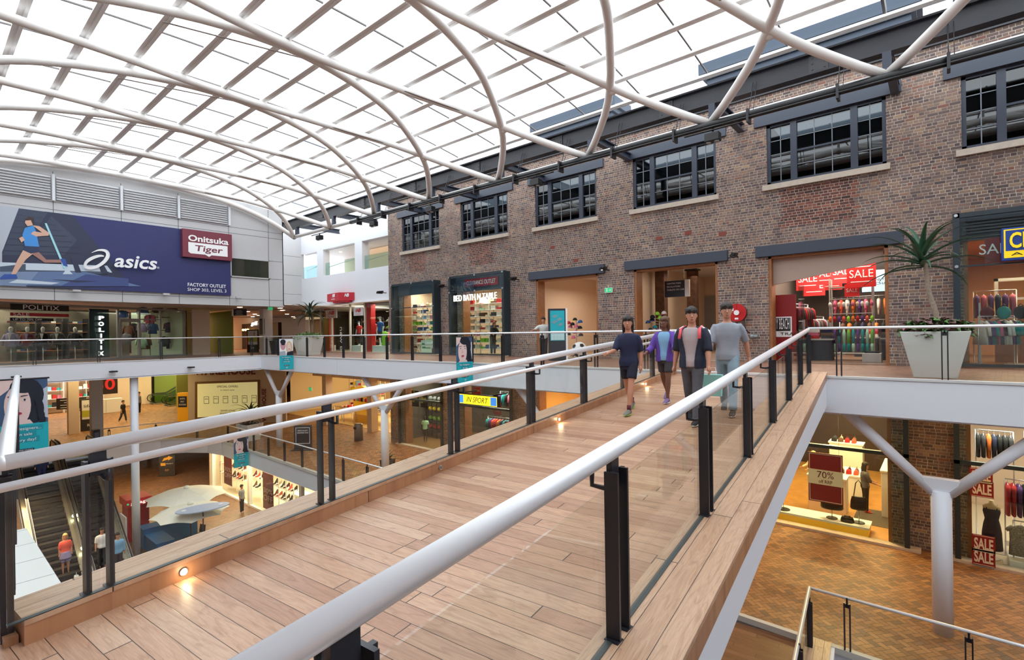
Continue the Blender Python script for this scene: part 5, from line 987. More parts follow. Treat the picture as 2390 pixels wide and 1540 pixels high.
BP([(Y0, Z0), (3.3, Z0), (3.9, Z1), (Y0, Z1)], gA); BX([(44, 486), (168, 502), (285, 640), (300, 668), (165, 692), (5, 678), (5, 588)], gE); BX([(44, 486), (110, 494), (180, 560), (150, 595), (6, 595)], gB)
for i in range(7): BX([(40-5*i, 500+14*i), (120+12*i, 512+13*i), (120+12*i, 513.2+13*i), (40-5*i, 501.2+14*i)], gE)
BX([(112, 494), (125, 497), (78, 560), (70, 558)], gE); BX([(0, 612), (250, 620), (262, 636), (0, 632)], gD); BX([(0, 622), (60, 616), (60, 630), (255, 634), (255, 639), (0, 640)], mat('art_trees', (70, 84, 104), .6)); BX([(0, 634), (200, 634), (330, 668), (0, 668)], gC); BX([(0, 634), (90, 634), (60, 668), (0, 668)], mat('art_track2', (120, 140, 172), .6)); BX([(200, 640), (300, 650), (300, 668), (140, 668)], gF)
BX([(165, 600), (176, 601), (190, 636), (176, 636)], gE); BX([(228, 612), (240, 614), (254, 640), (236, 638)], gE); BX([(40, 652), (140, 660), (120, 664), (20, 660)], gD); BX([(120, 652), (230, 656), (180, 659)], gE)
BX([(104, 521), (109, 521), (154, 626), (149, 628)], mat('art_pole', (160, 214, 226), .6)); BX([(146, 640), (156, 626), (170, 640)], gD)
sk = mat('art_skin', (214, 170, 148), .6); sk2 = mat('art_skin_dark', (160, 118, 108), .6); bl = mat('art_vest', (66, 142, 214), .6); bd = mat('art_shorts', (44, 56, 86), .6); hr_ = mat('art_hair', (60, 44, 40), .6)
BX([(70, 590), (88, 586), (108, 606), (150, 606), (148, 613), (104, 613)], sk2); BX([(140, 604), (152, 604), (158, 622), (148, 620)], mat('art_shoe', (46, 80, 160), .6)); BX([(56, 580), (84, 586), (60, 606), (34, 644), (26, 640), (40, 608)], sk); BX([(0, 648), (10, 640), (38, 640), (41, 650), (0, 652)], mat('art_shoe', (46, 80, 160), .6))
BX([(57, 572), (88, 574), (92, 588), (72, 592), (54, 584)], bd); BX([(58, 532), (78, 526), (84, 540), (90, 570), (92, 576), (58, 574), (52, 548)], bl); BX([(76, 526), (92, 528), (115, 544), (113, 550), (84, 552), (72, 546), (78, 540), (98, 543)], sk); BX([(44, 556), (52, 552), (58, 560), (50, 566)], sk); BX([(60, 512), (68, 508), (76, 512), (76, 526), (64, 528), (58, 520)], sk); BX([(58, 512), (66, 506), (78, 509), (80, 522), (75, 522), (72, 514), (60, 515)], hr_)
# sport logo: curled swoosh mark
def ring(cx, cy, rx, ry, rot, a0, a1, w0, w1, n_=26):
    o, i_ = [], []
    for k in range(n_+1):
        q = k/n_; a = a0+(a1-a0)*q; w = w0+(w1-w0)*sin(pi*q)**.8
        for L_, f in ((o, 1), (i_, 1-w)): X, Yy = rx*f*cos(a), ry*f*sin(a); L_.append((cx+X*cos(rot)-Yy*sin(rot), cy+X*sin(rot)+Yy*cos(rot)))
    return o, i_
def band(path, ws):
    for (a, wa), (b, wb_) in zip(list(zip(path, ws)), list(zip(path, ws))[1:]):
        d = Vector((b[0]-a[0], b[1]-a[1])); n_ = Vector((-d.y, d.x)).normalized(); BX([(a[0]+n_.x*wa, a[1]+n_.y*wa), (b[0]+n_.x*wb_, b[1]+n_.y*wb_), (b[0]-n_.x*wb_, b[1]-n_.y*wb_), (a[0]-n_.x*wa, a[1]-n_.y*wa)], wht)
def cm(P, n_=14):
    R = []
    for q in range(len(P)-1):
        p0, p1, p2, p3 = P[max(q-1, 0)], P[q], P[q+1], P[min(q+2, len(P)-1)]
        for k in range(n_):
            t = k/n_; R.append(tuple(.5*((2*b)+(c-a)*t+(2*a-5*b+4*c-d)*t*t+(3*b-a-3*c+d)*t**3) for a, b, c, d in zip(p0, p1, p2, p3)))
    return R+[P[-1]]
LP = cm([(213, 590, .4), (230, 584, 2.), (246, 586, 3.4), (251, 596, 4.6), (243, 610, 4.2), (226, 622, 3.6), (208, 626, 3.4), (197, 622, 3.4), (201, 611, 3.8), (216, 602, 3.6), (231, 598, 2.6), (240, 599, 1.2)])
band([p[:2] for p in LP], [p[2] for p in LP])
put(m, 'picture', None, bb); bx = dd[0]+.003
pa = atX(262, 626, X0); pb = atX(362, 630, X0); 
txt('asics', (bq(315, 602)[1]-bq(315, 626)[1])*1.22, (bx, (pa.y+pb.y)/2, bq(310, 626)[1]), (0, 1, 0), wht, bb, width=pb.y-pa.y, depth=.004, shear=.2, bold=.02)
txt('®', .1, (bx, bq(366, 628)[0], bq(366, 628)[1]), (0, 1, 0), wht, bb)
put(MB().box(X0, 9.14, 5.3, bx, 11.53, 6.75), 'maroon_field', mat('maroon_panel', (118, 44, 60), .5), bb)
txt('Onitsuka', .3, (bx, 10.37, 6.16), (0, 1, 0), wht, bb, width=1.95, depth=.004, bold=.025)
m = MB(); m.poly([(bx, 9.4, 6.08), (bx, 11.3, 6.08), (bx, 11.3, 5.5), (bx, 10.5, 5.5), (bx, 10.37, 5.4), (bx, 10.2, 5.5), (bx, 9.5, 5.5), (bx, 9.4, 5.58)], (1, 0, 0), .006); put(m, 'crest', wht, bb); txt('Tiger', .3, (bx+.007, 10.35, 5.66), (0, 1, 0), mat('maroon_panel', (118, 44, 60), .5), bb, width=1.35, depth=.004, bold=.015, shear=.1)
txt('FACTORY OUTLET', .17, (bx, bq(434, 667)[0], bq(434, 668)[1]), (0, 1, 0), wht, bb, width=bq(523, 670)[0]-bq(434, 667)[0], align='L', bold=.012); txt('SHOP 303, LEVEL 3', .16, (bx, bq(434, 678)[0], bq(434, 679)[1]), (0, 1, 0), wht, bb, width=bq(524, 680)[0]-bq(434, 678)[0], align='L')
for i, (px, py) in enumerate(((178, 679), (387, 687), (556, 694))):
    p = atX(px, py, -29.9); t = thing('sign_light', 'small white sign light below the billboard, ' + ['under the track picture', 'under the lettering', 'beside its lower corner'][i], 'spotlight', (-30.2, p.y, p.z)); put(MB().tube([(-30.2, p.y, p.z), (-29.9, p.y, p.z)], .02, 8), 'arm', grey_p, t); put(MB().box(-29.95, p.y-.14, p.z-.04, -29.75, p.y+.14, p.z+.05), 'housing', grey_p, t, bev=.01)
for i, y in enumerate((2.9, 6.2, 9.45)):
    t = thing('fascia_light', 'small black light on the white fascia, ' + ['above the big banner', 'above the round column', 'above the escalators at the back'][i], 'spotlight', (-30.1, y, -.42)); put(MB().box(-30.12, y-.05, -.44, -29.9, y+.05, -.4), 'arm', black, t); put(MB().box(-29.98, y-.16, -.47, -29.8, y+.16, -.4), 'housing', black, t, bev=.015)
# ------------------------------------------------------------------ the walkers on the bridge
def deckz(a): return B(a, -1.5, HD).z
def walker(a, c, *args, **kw):
    p = B(a, c, HD); return human(*args[:2], (p.x, p.y, p.z), .093+kw.pop('turn', 0), **kw)
walker(-4.95, -2.3, 'person', 'girl in navy top and dark shorts with green laced trainers, walking nearest the far kerb', h=1.68, hair=HAIRB, hairlen=.16, fem=True, top=mat('navy_knit', (28, 34, 66), .8), sleeves=.5, bottom=mat('navy_shorts', (24, 28, 50), .8), legs=.34, shoes=mat('trainer_grey', (112, 110, 100), .6), sole=mat('trainer_green', (168, 204, 96), .6), sock=mat('sock_maroon', (96, 34, 44), .8), ll=(.32, .08), rl=(-.3, .3), la=(-.25, .12, .5), ra=(.5, .15, .9), skin=SKIN, yaw=.3)
walker(-3.75, -2.05, 'person', 'woman in loose purple wrap and pale blue top with dark shorts and purple shoes', h=1.6, skin=SKIN2, hair=HAIRL, hairlen=.08, fem=True, top=mat('pale_blue_top', (130, 176, 214), .8), jacket=mat('purple_wrap', (98, 66, 158), .85), open_jacket=True, sleeves=.9, bottom=mat('grey_shorts', (62, 58, 62), .8), legs=.36, shoes=mat('purple_shoe', (116, 90, 138), .6), sole=wht, ll=(.25, .1), rl=(-.28, .35), la=(.55, .3, .7), ra=(.2, .35, .9), yaw=-.3)
man = walker(-5.3, -1.12, 'person', 'young man in navy jacket with white sleeve stripes, pale shirt and grey jeans', h=1.77, skin=SKIN, hair=HAIRB, top=mat('pale_shirt', (176, 164, 166), .8), jacket=mat('navy_jacket', (24, 32, 52), .7), open_jacket=True, stripe=wht, sleeves=.56, bottom=mat('grey_jeans', (84, 84, 92), .85, var=.12, vs=12), shoes=C['black'], sole=wht, ll=(.2, .06), rl=(-.2, .22), la=(.15, .2, .2), ra=(-.1, .2, .25), yaw=.35)[0]
man2 = walker(-4.4, -.8, 'person', 'tall man in pale grey shirt and light blue jeans behind the navy jacket', h=1.82, skin=SKIN, hair=HAIRB, top=mat('grey_tee', (146, 152, 162), .8, var=.08), sleeves=.5, bottom=mat('light_jeans', (136, 158, 172), .85, var=.1, vs=12), shoes=mat('shoe_dark', (60, 56, 54), .6), sole=wht, ll=(.28, .05), rl=(-.25, .3), la=(-.5, .25, .3), ra=(.3, .15, .3), turn=.1, yaw=.2)[0]
# straps of the backpack, shopping bag in hand
p = B(-5.3, -1.12, HD); t = thing('backpack', 'pink strapped backpack on the young man in the navy jacket', 'bag', (p.x, p.y, p.z), .093); put(MB().stack([(0, .2, 1.0, .14, .07), (0, .21, 1.2, .15, .08), (0, .2, 1.42, .12, .06)]), 'pack', mat('pack_pink', (224, 96, 110), .7), t, local=True)
for s in (-1, 1): put(MB().tube([(s*.1, .16, 1.2), (s*.13, .07, 1.49), (s*.14, -.1, 1.45), (s*.15, -.16, 1.3)], [(.024, .012)]*4, 8), 'strap', mat('strap_pink', (236, 92, 104), .7), t, local=True)
p = B(-4.85, -.93, HD+.35); t = thing('shopping_bag', 'pale turquoise paper shopping bag carried between the two men', 'bag', (p.x, p.y, p.z), .1); put(MB().loft([[(a*.13, b*.05, 0) for a, b in ((-1, -1), (1, -1), (1, 1), (-1, 1))], [(a*.15, b*.06, .34) for a, b in ((-1, -1), (1, -1), (1, 1), (-1, 1))]], smooth=False), 'bag_body', mat('bag_aqua', (150, 214, 206), .6), t, local=True); put(MB().tube([(-.06, 0, .33), (-.04, 0, .45), (.04, 0, .45), (.06, 0, .33)], .005, 6), 'string_handle', wht, t, local=True)
# ------------------------------------------------------------------ menswear shop on the upper left
FP = Vector((-32.25, 2.5, 0)); FD = Vector((-.418, .908, 0)); FN = Vector((.908, .418, 0))
def F(px, py, d=0): return atPl(px, py, FP-FN*d, FN)
def fs(px, d=0, z=0): p = F(px, 770, d); return Vector((p.x, p.y, z))
e0 = FP-FD*5; e1 = fs(430)
t = thing('shopfront', 'full height glass shopfront of the menswear shop under the billboard', 'shopfront', (e0.x, e0.y, 0))
def fpl(a, b, z0, z1, off=0, th=.02): a = a+FN*off; b = b+FN*off; return MB().poly([(a.x, a.y, z0), (b.x, b.y, z0), (b.x, b.y, z1), (a.x, a.y, z1)], FN, th)
put(fpl(e0, e1, .1, 2.75), 'glass_pane', gls, t); g = MB()
for px in (275, 325, 374, 429): a = fs(px); g.bar((a.x, a.y, 0), (a.x, a.y, 2.85), .1, .1, FD)
for z, h in ((.05, .1), (2.8, .12)): g.bar((e0.x, e0.y, z), (e1.x, e1.y, z), .1, h)
a, b = fs(278), fs(374); g.bar((a.x, a.y, 2.2), (b.x, b.y, 2.2), .08, .06); put(g, 'frame', mat('front_alu', (150, 148, 146), .35, .3), t)
g = MB(); a, b = fs(281), fs(324); 
for q in (a, b): g.bar((q.x, q.y, .05), (q.x, q.y, 2.15), .13, .08, FD)
g.bar((a.x, a.y, 2.1), (b.x, b.y, 2.1), .08, .13).bar((a.x, a.y, .1), (b.x, b.y, .1), .08, .13); put(g, 'door_frame', mat('front_alu', (150, 148, 146), .35, .3), t)
struct(MB().poly([(e0.x-5, e0.y-2.5, 2.9), (e0.x-5, e0.y-2.5, 2.86), (-44, 12, 2.86), (-44, 12, 2.9)], (0, 0, 1), .01), 'trim_10', dark)
a, b = e0-FN*4.5, fs(430)-FN*4.5; struct(fpl(e0, e1, 0, 2.85, -4.6, .1), 'wall_menswear', mat('shop_grey', (120, 112, 100), .7)); c_ = fs(430); struct(MB().poly([(c_.x, c_.y, 0), (c_.x-4, c_.y-1.8, 0), (c_.x-4, c_.y-1.8, 2.85), (c_.x, c_.y, 2.85)], (-.4, .9, 0), .08), 'wall_menswear_end', mat('mint_wall', (196, 214, 190), .7))
area_light(-36, 5, 2.7, 3, 5, 130, NEU); area_light(-34.2, 1.5, 2.7, 2, 3, 70, NEU)
a = fs(235, -.0); put(fpl(fs(212), fs(258), .12, 2.7, -.12, .03), 'column_panel', mat('petrol_panel', (32, 50, 62), .2), t)
for i, ch in enumerate('POLITIX'): p = F(236, 741+i*13.8, -.05); txt(ch, .2, (p.x, p.y, p.z-.12), FD, mat('lit_letters2', (246, 246, 236), .4, emit=1.6), t, width=.27 if ch != 'I' else .07, depth=.02, bold=.03)
for (x0, x1, y0, y1, mm, s, h, al) in ((23, 160, 708, 727, black, 'POLITIX', .22, 'C'), (23, 160, 729, 740, mat('sale_crimson', (168, 34, 50), .5), 'SALE', .13, 'L'), (23, 124, 741, 750, black, 'UP TO 70% OFF', .09, 'L')):
    a, b = F(x0, y0, -.03), F(x1, y1, -.03); put(fpl(Vector((a.x, a.y, 0)), Vector((b.x, b.y, 0)), b.z, a.z, .02, .01), 'window_graphic', mm, t)
    W0 = (b-a).xy.length; c0 = a.lerp(b, .5) if al == 'C' else a+FD*.08; txt(s, h, (c0.x+FN.x*.05, c0.y+FN.y*.05, (a.z+b.z)/2-h*.5), FD, wht, t, width=W0*(.62 if s == 'POLITIX' else .26 if s == 'SALE' else .66), align=al, depth=.004)
for i, (px, col, inn, cn) in enumerate(((25, C['lilac'], C['white'], 'lilac shirt'), (64, C['maroon'], C['lilac'], 'maroon jacket'), (100, C['black'], C['white'], 'black jacket over a white shirt'), (134, C['charcoal'], C['white'], 'charcoal jacket over a white shirt'), (175, C['black'], C['charcoal'], 'black coat'))):
    p = fs(px, .8); bust('bust form in a %s behind the menswear shopfront' % cn, (p.x, p.y, 0), -1.15+pi/2+1.57 if False else 1.14, col, inn, 'bust forms in the menswear window')
GM = 'clothes behind the menswear front'
for (px, py, d, c, L2, nm) in ((294, 790, .35, 'grey', .55, 'grey shirt low behind the glass door'), (330, 800, .5, 'mint', .55, 'mint shirt beside the glass door'), (333, 765, .9, 'lilac', .5, 'pale lilac shirt above the brown trousers'), (356, 765, 1.2, 'blue', .6, 'denim blue jacket left of the inner rail'), (395, 762, 1.2, 'navy', .6, 'navy jacket with pale lining on the inner rail'), (412, 764, 1.2, 'black', .6, 'black jacket at the end of the inner rail'), (333, 727, 1.4, 'blue', .4, 'small blue shirt hung high'), (368, 722, 1.6, 'charcoal', .45, 'charcoal blazer hung high on the mint wall'), (402, 722, 1.6, 'black', .45, 'black blazer over a green shirt hung high')):
    p = F(px, py, d); garment(c, (p.x, p.y, p.z+.35), 1.14+pi*.0, nm, GM, L2)
for j in range(3):
    a, b = fs(20+62*j, 4.1), fs(66+62*j, 4.1); t = thing('stock_shelving', 'dark wall shelving of folded clothes behind the %s bust forms' % ('first', 'middle', 'last')[j], 'shelving', (a.x, a.y, 0))
    for z in (.5, 1.0, 1.5, 2.0): put(fpl(a, b, z, z+.03, .1, .4), 'shelf', timber, t)
    put(fpl(a, a+FD*.05, 0, 2.3, .1, .4), 'upright', dark, t); put(fpl(b, b+FD*.05, 0, 2.3, .1, .4), 'upright', dark, t)
    for z in (.53, 1.03, 1.53, 2.03):
        for q in range(4): c = ['navy', 'charcoal', 'white', 'blue', 'maroon', 'black'][(q+j+int(z*2)) % 6]; p = a.lerp(b, (q+.5)/4); towel(c, p.x-.05, p.y, z, 'folded %s clothes on the shelving behind the %s bust forms' % (c, ('first', 'middle', 'last')[j]), 'folded clothes in the menswear shop')
for i, (px, py, d, c, L2) in enumerate(((340, 800, .6, 'brown', .6), (350, 745, 1.3, 'pink', .5), (384, 795, 1.2, 'charcoal', .6), (398, 800, 1.2, 'navy', .6), (412, 800, 1.2, 'black', .6), (420, 765, 1.2, 'navy', .6), (300, 770, 1.8, 'brown', .6), (312, 765, 1.8, 'charcoal', .6), (285, 735, 2, 'blue', .4))):
    p = F(px, py, d); garment(c, (p.x, p.y, p.z+.35), 1.14, '%s garment hanging %s in the menswear shop' % (c, ('low beside the mint shirt', 'above the brown trousers', 'on the lower tier, first', 'on the lower tier, second', 'on the lower tier, last', 'on the upper tier by the corner', 'behind the glass door', 'behind the glass door frame', 'high behind the door')[i]), GM, L2)
for i in range(14): p = fs(285+i*3, 3.2); garment(['black', 'brown', 'charcoal', 'maroon', 'navy'][i % 5], (p.x, p.y, 1.75), 2.7, '%s shirt on the back rail of the menswear shop' % ['black', 'brown', 'charcoal', 'maroon', 'navy'][i % 5], 'clothes on the menswear back rail')
a, b = fs(283, 3.2), fs(330, 3.2); t = thing('clothes_rail', 'long back clothes rail in the menswear shop', 'clothes rail', (a.x, a.y, 0)); put(MB().tube([(a.x, a.y, 1.8), (b.x, b.y, 1.8)], .02, 8).tube([(a.x, a.y, 0), (a.x, a.y, 1.8)], .02, 8).tube([(b.x, b.y, 0), (b.x, b.y, 1.8)], .02, 8), 'rail', steel, t)
a, b = fs(350, 1.2), fs(424, 1.2); t = thing('clothes_rail', 'two tier clothes rail by the mint wall of the menswear shop', 'clothes rail', (a.x, a.y, 0)); put(MB().tube([(a.x, a.y, 1.6), (b.x, b.y, 1.6)], .02, 8).tube([(a.x, a.y, 2.4), (b.x, b.y, 2.4)], .02, 8).tube([(a.x, a.y, 0), (a.x, a.y, 2.5)], .02, 8).tube([(b.x, b.y, 0), (b.x, b.y, 2.5)], .02, 8), 'rail', black, t)
# shops and mall beyond the menswear corner
struct(MB().box(-50, 11.5, 0, -41.5, 11.6, 2.95).box(-50, 11.5, 0, -49.9, 29, 2.95), 'wall_upper_mall', cream)
p = atZ(540, 822, 0); a = atX(520, 800, -40); struct(MB().box(-41.6, 11.6, 0, -40.6, 13.2, 2.95), 'wall_upper_pier', cream)
t = thing('cafe_shopfront', 'green tinted cafe glass front past the menswear shop', 'shopfront', (-38.5, 11, 0)); put(MB().box(-41, 11.5, .05, -37.2, 11.53, 2.6), 'glass_pane', glass('cafe_glass', (214, 226, 170), 1.), t); g = MB()
for x in (-41, -39.7, -38.5, -37.2): g.box(x-.04, 11.48, 0, x+.04, 11.56, 2.85)
put(g, 'frame', mat('front_brown', (120, 96, 76), .5), t); struct(MB().box(-43, 14.2, 0, -37, 14.3, 2.9), 'wall_cafe', mat('olive_wall', (140, 150, 60), .7))
struct(MB().box(-36.4, 11.58, 0, -36.3, 12.6, 2.9), 'wall_cafe_side', cream)
t = thing('restaurant_front', 'dark restaurant front with a lit script sign at the end of the upper mall', 'shopfront', (-46, 19, 0)); put(MB().box(-49.8, 20, 0, -42.6, 20.3, 2.3), 'facade', mat('restaurant_dark', (40, 26, 22), .6, var=.4, vs=5), t); q = atY(592, 753, 19.9); txt('grill', .3, (q.x, 19.95, q.z-.2), (1, 0, 0), mat('lit_script', (255, 250, 240), .4, emit=4), t, width=1.3, depth=.04, shear=.3, bold=.03)
put(MB().box(-48.6, 19.9, 0, -48.4, 20, 1.2).box(-47.6, 19.9, 0, -47.4, 20, 1.2), 'door_frame', red, t)
for i in range(3): put(MB().ball((-48.8+.5*i, 19.7, 1.75), .1), 'globe_lamp', mat('globe', (255, 190, 110), .4, emit=8), t)
t = thing('restaurant_front', 'dark timber restaurant front behind the far corner planter', 'shopfront', (-41, 24, 0)); put(MB().box(-42.6, 24, 0, -36.6, 24.2, 2.2), 'facade', mat('restaurant_brown', (62, 38, 26), .6, var=.4, vs=3), t); g = MB()
for i in range(7): g.box(-42.4+i*.85, 23.9, .9, -42.3+i*.85, 24, 2.1)
put(g, 'mullion', mat('lit_amber', (255, 170, 90), .5, emit=1.2), t)
for i, (px, py) in enumerate(((560, 717), (578, 727), (595, 733), (604, 736), (590, 739), (576, 741), (598, 744), (654, 719), (660, 724), (670, 733), (684, 739), (687, 742), (692, 743), (640, 745), (645, 747), (648, 748), (661, 751))):
    p = atZ(px, py, 2.99)
    if -61 < p.x < -30.5 and p.y < 28.5: downlight(p.x, p.y, 2.99, 'glowing ceiling downlight of the upper mall ' + ('beside the hanging sign' if i < 3 else 'left of the white column' if i < 7 else 'over the far corner planter' if i < 10 else 'deep behind the white column' if i > 12 else 'above the restaurant'), .14, mat('lamp_warm2', (255, 226, 190), .4, emit=14), 'downlights of the upper mall')
p = atZ(622, 824, 0); t = thing('square_column', 'pale square column with dark notice at the upper mall corner', 'column', (p.x, p.y, 0)); put(MB().box(p.x-.3, p.y-.3, 0, p.x+.3, p.y+.3, 2.95), 'shaft', mat('col_pale', (206, 200, 198), .6), t)
s_, u, n = flat_sign('notice_board', 'small dark framed notice on the pale upper column', (p.x+.1, p.y-.32, 1.25), (.95, .3, 0), .45, 1.05, .03, mat('notice_dark', (58, 56, 56), .5)); plate(s_, u, Vector((p.x+.1, p.y-.32, 1.3)), .38, .9, mat('notice_mid', (84, 82, 82), .5))
p = atY(560, 729, 14.2); t = thing('hanging_sign', 'dark direction sign hanging under the grey wall at the upper mall', 'sign', p); q = Vector((.75, .66, 0))
put(MB().poly([p-q*.42-UP*.22, p+q*.42-UP*.22, p+q*.42+UP*.22, p-q*.42+UP*.22], q.cross(UP)*-1, .08), 'panel', mat('sign_dark', (44, 46, 58), .4), t); put(MB().poly([p-q*.54-UP*.24, p-q*.42-UP*.24, p-q*.42+UP*.22, p-q*.54+UP*.22], q.cross(UP)*-1, .1), 'edge_panel', wht, t)
for i in range(4): plate(t, q, p-q*.06+UP*(.11-.09*i), .5 if i % 2 else .36, .02, wht, 'text_line', .004)
for s in (-.3, .3): a = p+q*s+UP*.22; put(MB().tube([a, (a.x, a.y, 2.95)], .01, 6), 'suspension_rod', steel, t)
p = atZ(590, 822, 0); s_, u, n = flat_sign('poster_stand', 'dark poster stand with yellow and white poster in the upper mall', (p.x, p.y, 0), (.8, .6, 0), .85, 1.62, .08, mat('stand_dark', (50, 48, 50), .5)); plate(s_, u, Vector((p.x, p.y, .55)), .72, 1.0, wht, 'poster'); plate(s_, u, Vector((p.x, p.y, .75))+n*.004, .72, .32, mat('poster_olive', (190, 186, 60), .5), 'poster_band'); put(MB().ball(Vector((p.x, p.y, 1.32))+u*.12, (.13, .03, .16), 12, 8), 'poster_face', mat('art_skin', (214, 170, 148), .6), s_); txt('RP', .14, Vector((p.x, p.y, .22))+n*.01, u, wht, s_, width=.22)
p = atZ(643, 826, 0); box_planter('dark square pot beside the pale upper column', p.x, p.y, 0, .34, .5, .85, mat('pot_dark', (52, 54, 60), .5), .3); leafplant('potted_plant', 'bushy green plant in the dark pot by the pale upper column', (p.x, p.y, .8), 26, .62, .07, leafd, 1.3, 1.5, .0, seed=12)
# ------------------------------------------------------------------ red sports shop under the white block
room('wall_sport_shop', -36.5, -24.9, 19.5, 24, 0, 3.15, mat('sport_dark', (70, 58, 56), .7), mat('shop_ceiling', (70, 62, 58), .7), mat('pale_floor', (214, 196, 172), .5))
t = thing('shopfront', 'glass shopfront with red pillars of the sports shoe shop', 'shopfront', (-31, 19.2, 0)); put(MB().box(-36.5, 19.2, .03, -24.9, 19.22, 3.15), 'glass_pane', gls, t); g = MB()
for px in (775, 818, 853, 730, 750): x = atY(px, 770, 19.2).x; g.box(x-.06, 19.14, 0, x+.06, 19.26, 3.2)
put(g, 'frame', mat('front_cream', (206, 196, 180), .4), t); rs = mat('shop_red', (206, 28, 26), .45)
for px0, px1 in ((757, 769), (853, 866)): a, b = atY(px0, 770, 19.25).x, atY(px1, 770, 19.25).x; put(MB().box(a, 19.26, 0, b, 19.6, 3.15), 'red_pillar', rs, t)
def nb_board(px0, px1, py0, py1, label, bgm, fg, yy=19.1):
    a, b = atY(px0, py1, yy), atY(px1, py0, yy); w = b.x-a.x; h = b.z-a.z; s = thing('logo_board', label, 'sign', ((a.x+b.x)/2, yy, a.z)); put(MB().box(a.x, yy-.05, a.z, b.x, yy, b.z), 'panel', bgm, s)
    txt('NB', h*.42, ((a.x+b.x)/2+.03, yy-.052, a.z+h*.42), (1, 0, 0), fg, s, width=w*.5, depth=.01, shear=.3, bold=.03); g = MB()
    for i in range(4): g.box(a.x+w*.16, yy-.056, a.z+h*(.46+.09*i), a.x+w*(.36-.02*i), yy-.05, a.z+h*(.49+.09*i))
    put(g, 'speed_lines', fg, s); txt('new balance', h*.1, ((a.x+b.x)/2, yy-.052, a.z+h*.14), (1, 0, 0), fg, s, width=w*.6, depth=.006)
nb_board(762, 787, 722, 743, 'white logo board with red letters beside the near red pillar of the sports shoe shop', mat('board_pale', (216, 220, 222), .5), mat('logo_red', (190, 24, 44), .5)); nb_board(827, 848, 716, 737, 'white logo board with red letters in the middle window of the sports shoe shop', mat('board_pale', (216, 220, 222), .5), mat('logo_red', (190, 24, 44), .5))
t = thing('box_sign', 'projecting red box sign with white logo on the white block', 'sign', (-31, 18.7, 3.5)); put(MB().poly([(-32.25, 18.55, 3.42), (-30.3, 18.25, 3.42), (-29.6, 18.98, 3.42), (-32.25, 18.98, 3.42)], (0, 0, 1), .52).box(-31.6, 18.6, 3.3, -29.9, 18.98, 3.42), 'box', mat('logo_crimson', (188, 24, 44), .45), t); txt('NB', .2, (-31.1, 18.36, 3.68), (1.95, -.3, 0), wht, t, width=.42, shear=.3, bold=.04, depth=.02); txt('new balance', .06, (-31.15, 18.36, 3.52), (1.95, -.3, 0), wht, t, width=.6, depth=.02); txt('NB', .2, (-29.93, 18.6, 3.66), (.7, .73, 0), wht, t, width=.3, shear=.3, bold=.04, depth=.02)
q = atY(795, 760, 19.12); 
ob = txt('new ba', .34, (q.x, 19.13, .6), (0, 0, -1), wht, t, width=1.9, v=(1, 0, 0), depth=.01); ob.location = (-.1, 0, 1.2-.65-2.6+2.2)
for i, (px0, px1) in enumerate(((733, 752), (762, 772), (822, 848), (862, 903))): a, b = atY(px0, 800, 19.5).x, atY(px1, 800, 19.5).x; t = thing('plinth', 'white display plinth %s in the sports shoe shop window' % ['beside the bicycle', 'below the near logo board', 'in the middle window', 'under the pair of mannequins'][i], 'plinth', ((a+b)/2, 19.6, .012)); put(MB().box(a, 19.32, .012, b, 19.9, .42), 'block', wht, t, bev=.01)
mannequin('white mannequin in coral top and shorts with white cap beside the far red pillar', (atY(873, 770, 19.6).x, 19.6, .42), .5, C['coral'], mat('short_navy', (40, 40, 66), .8), 1.7, legs=.3, cap=wht, group='mannequins of the sports shoe shop')
mannequin('white mannequin in blue t-shirt and grey shorts next to the coral one', (atY(887, 770, 19.62).x, 19.65, .42), .3, C['blue'], C['charcoal'], 1.82, legs=.5, cap=C['charcoal'], group='mannequins of the sports shoe shop')
mannequin('white mannequin in red top and black leggings in the middle window', (atY(838, 770, 19.6).x, 19.6, .42), .4, C['red'], C['black'], 1.6, legs=.95, cap=C['charcoal'], group='mannequins of the sports shoe shop')
mannequin('red mannequin behind the near logo board of the sports shoe shop', (atY(771, 770, 20.2).x, 20.2, .012), .4, rs, C['black'], 1.75, legs=.95, sk=rs, group='mannequins of the sports shoe shop')
t = thing('kit_bag', 'tall lime green kit bag beside the blue shirted mannequin', 'bag', (atY(897, 800, 19.55).x, 19.6, .42)); put(MB().stack([(0, 0, 0, .22, .14), (0, 0, .1, .27, .17), (0, 0, .8, .25, .15), (0, 0, .9, .1, .08)], 12), 'bag_body', C['lime'], t, local=True); put(MB().tube([(-.1, -.15, .8), (-.1, -.2, .5), (-.1, -.17, .2)], .02, 8), 'strap', C['black'], t, local=True)
rack('clothes rail of running tops deep in the sports shoe shop', (-30.5, 22), (-28.6, 22), .012, 1.4, 9, ['red', 'white', 'charcoal', 'coral'], 'rail in the sports shoe shop', 'running top')
shelf_unit('shoe_shelving', 'dark wall shelving of trainers at the back of the sports shoe shop', -35.5, -27.5, 22.6, 23.0, .012, [.6, 1.1, 1.6, 2.1], mat('gondola_steel', (190, 184, 178), .35, .4))
for zi, z in enumerate((.6, 1.1, 1.6, 2.1)):
    for q in range(18): c = ['red', 'white', 'blue', 'lime', 'charcoal', 'coral', 'white'][(q*2+zi*3) % 7]; o = put(MB().loft([[(w*cos(2*pi*i/10), yq, zq+hq*sin(2*pi*i/10)) for i in range(10)] for yq, w, zq, hq in ((-.17, .015, .03, .015), (-.13, .05, .045, .04), (0, .05, .06, .05), (.08, .045, .09, .08), (.14, .04, .09, .08), (.16, .02, .08, .05))]), 'trainer', C[c], loc=(-35.2+.43*q, 22.8, z+.005), local=True); o.rotation_euler = (0, 0, .6); tag(o, '%s trainer on the back shelving of the sports shoe shop' % c, 'shoe', 'trainers on the back shelving')
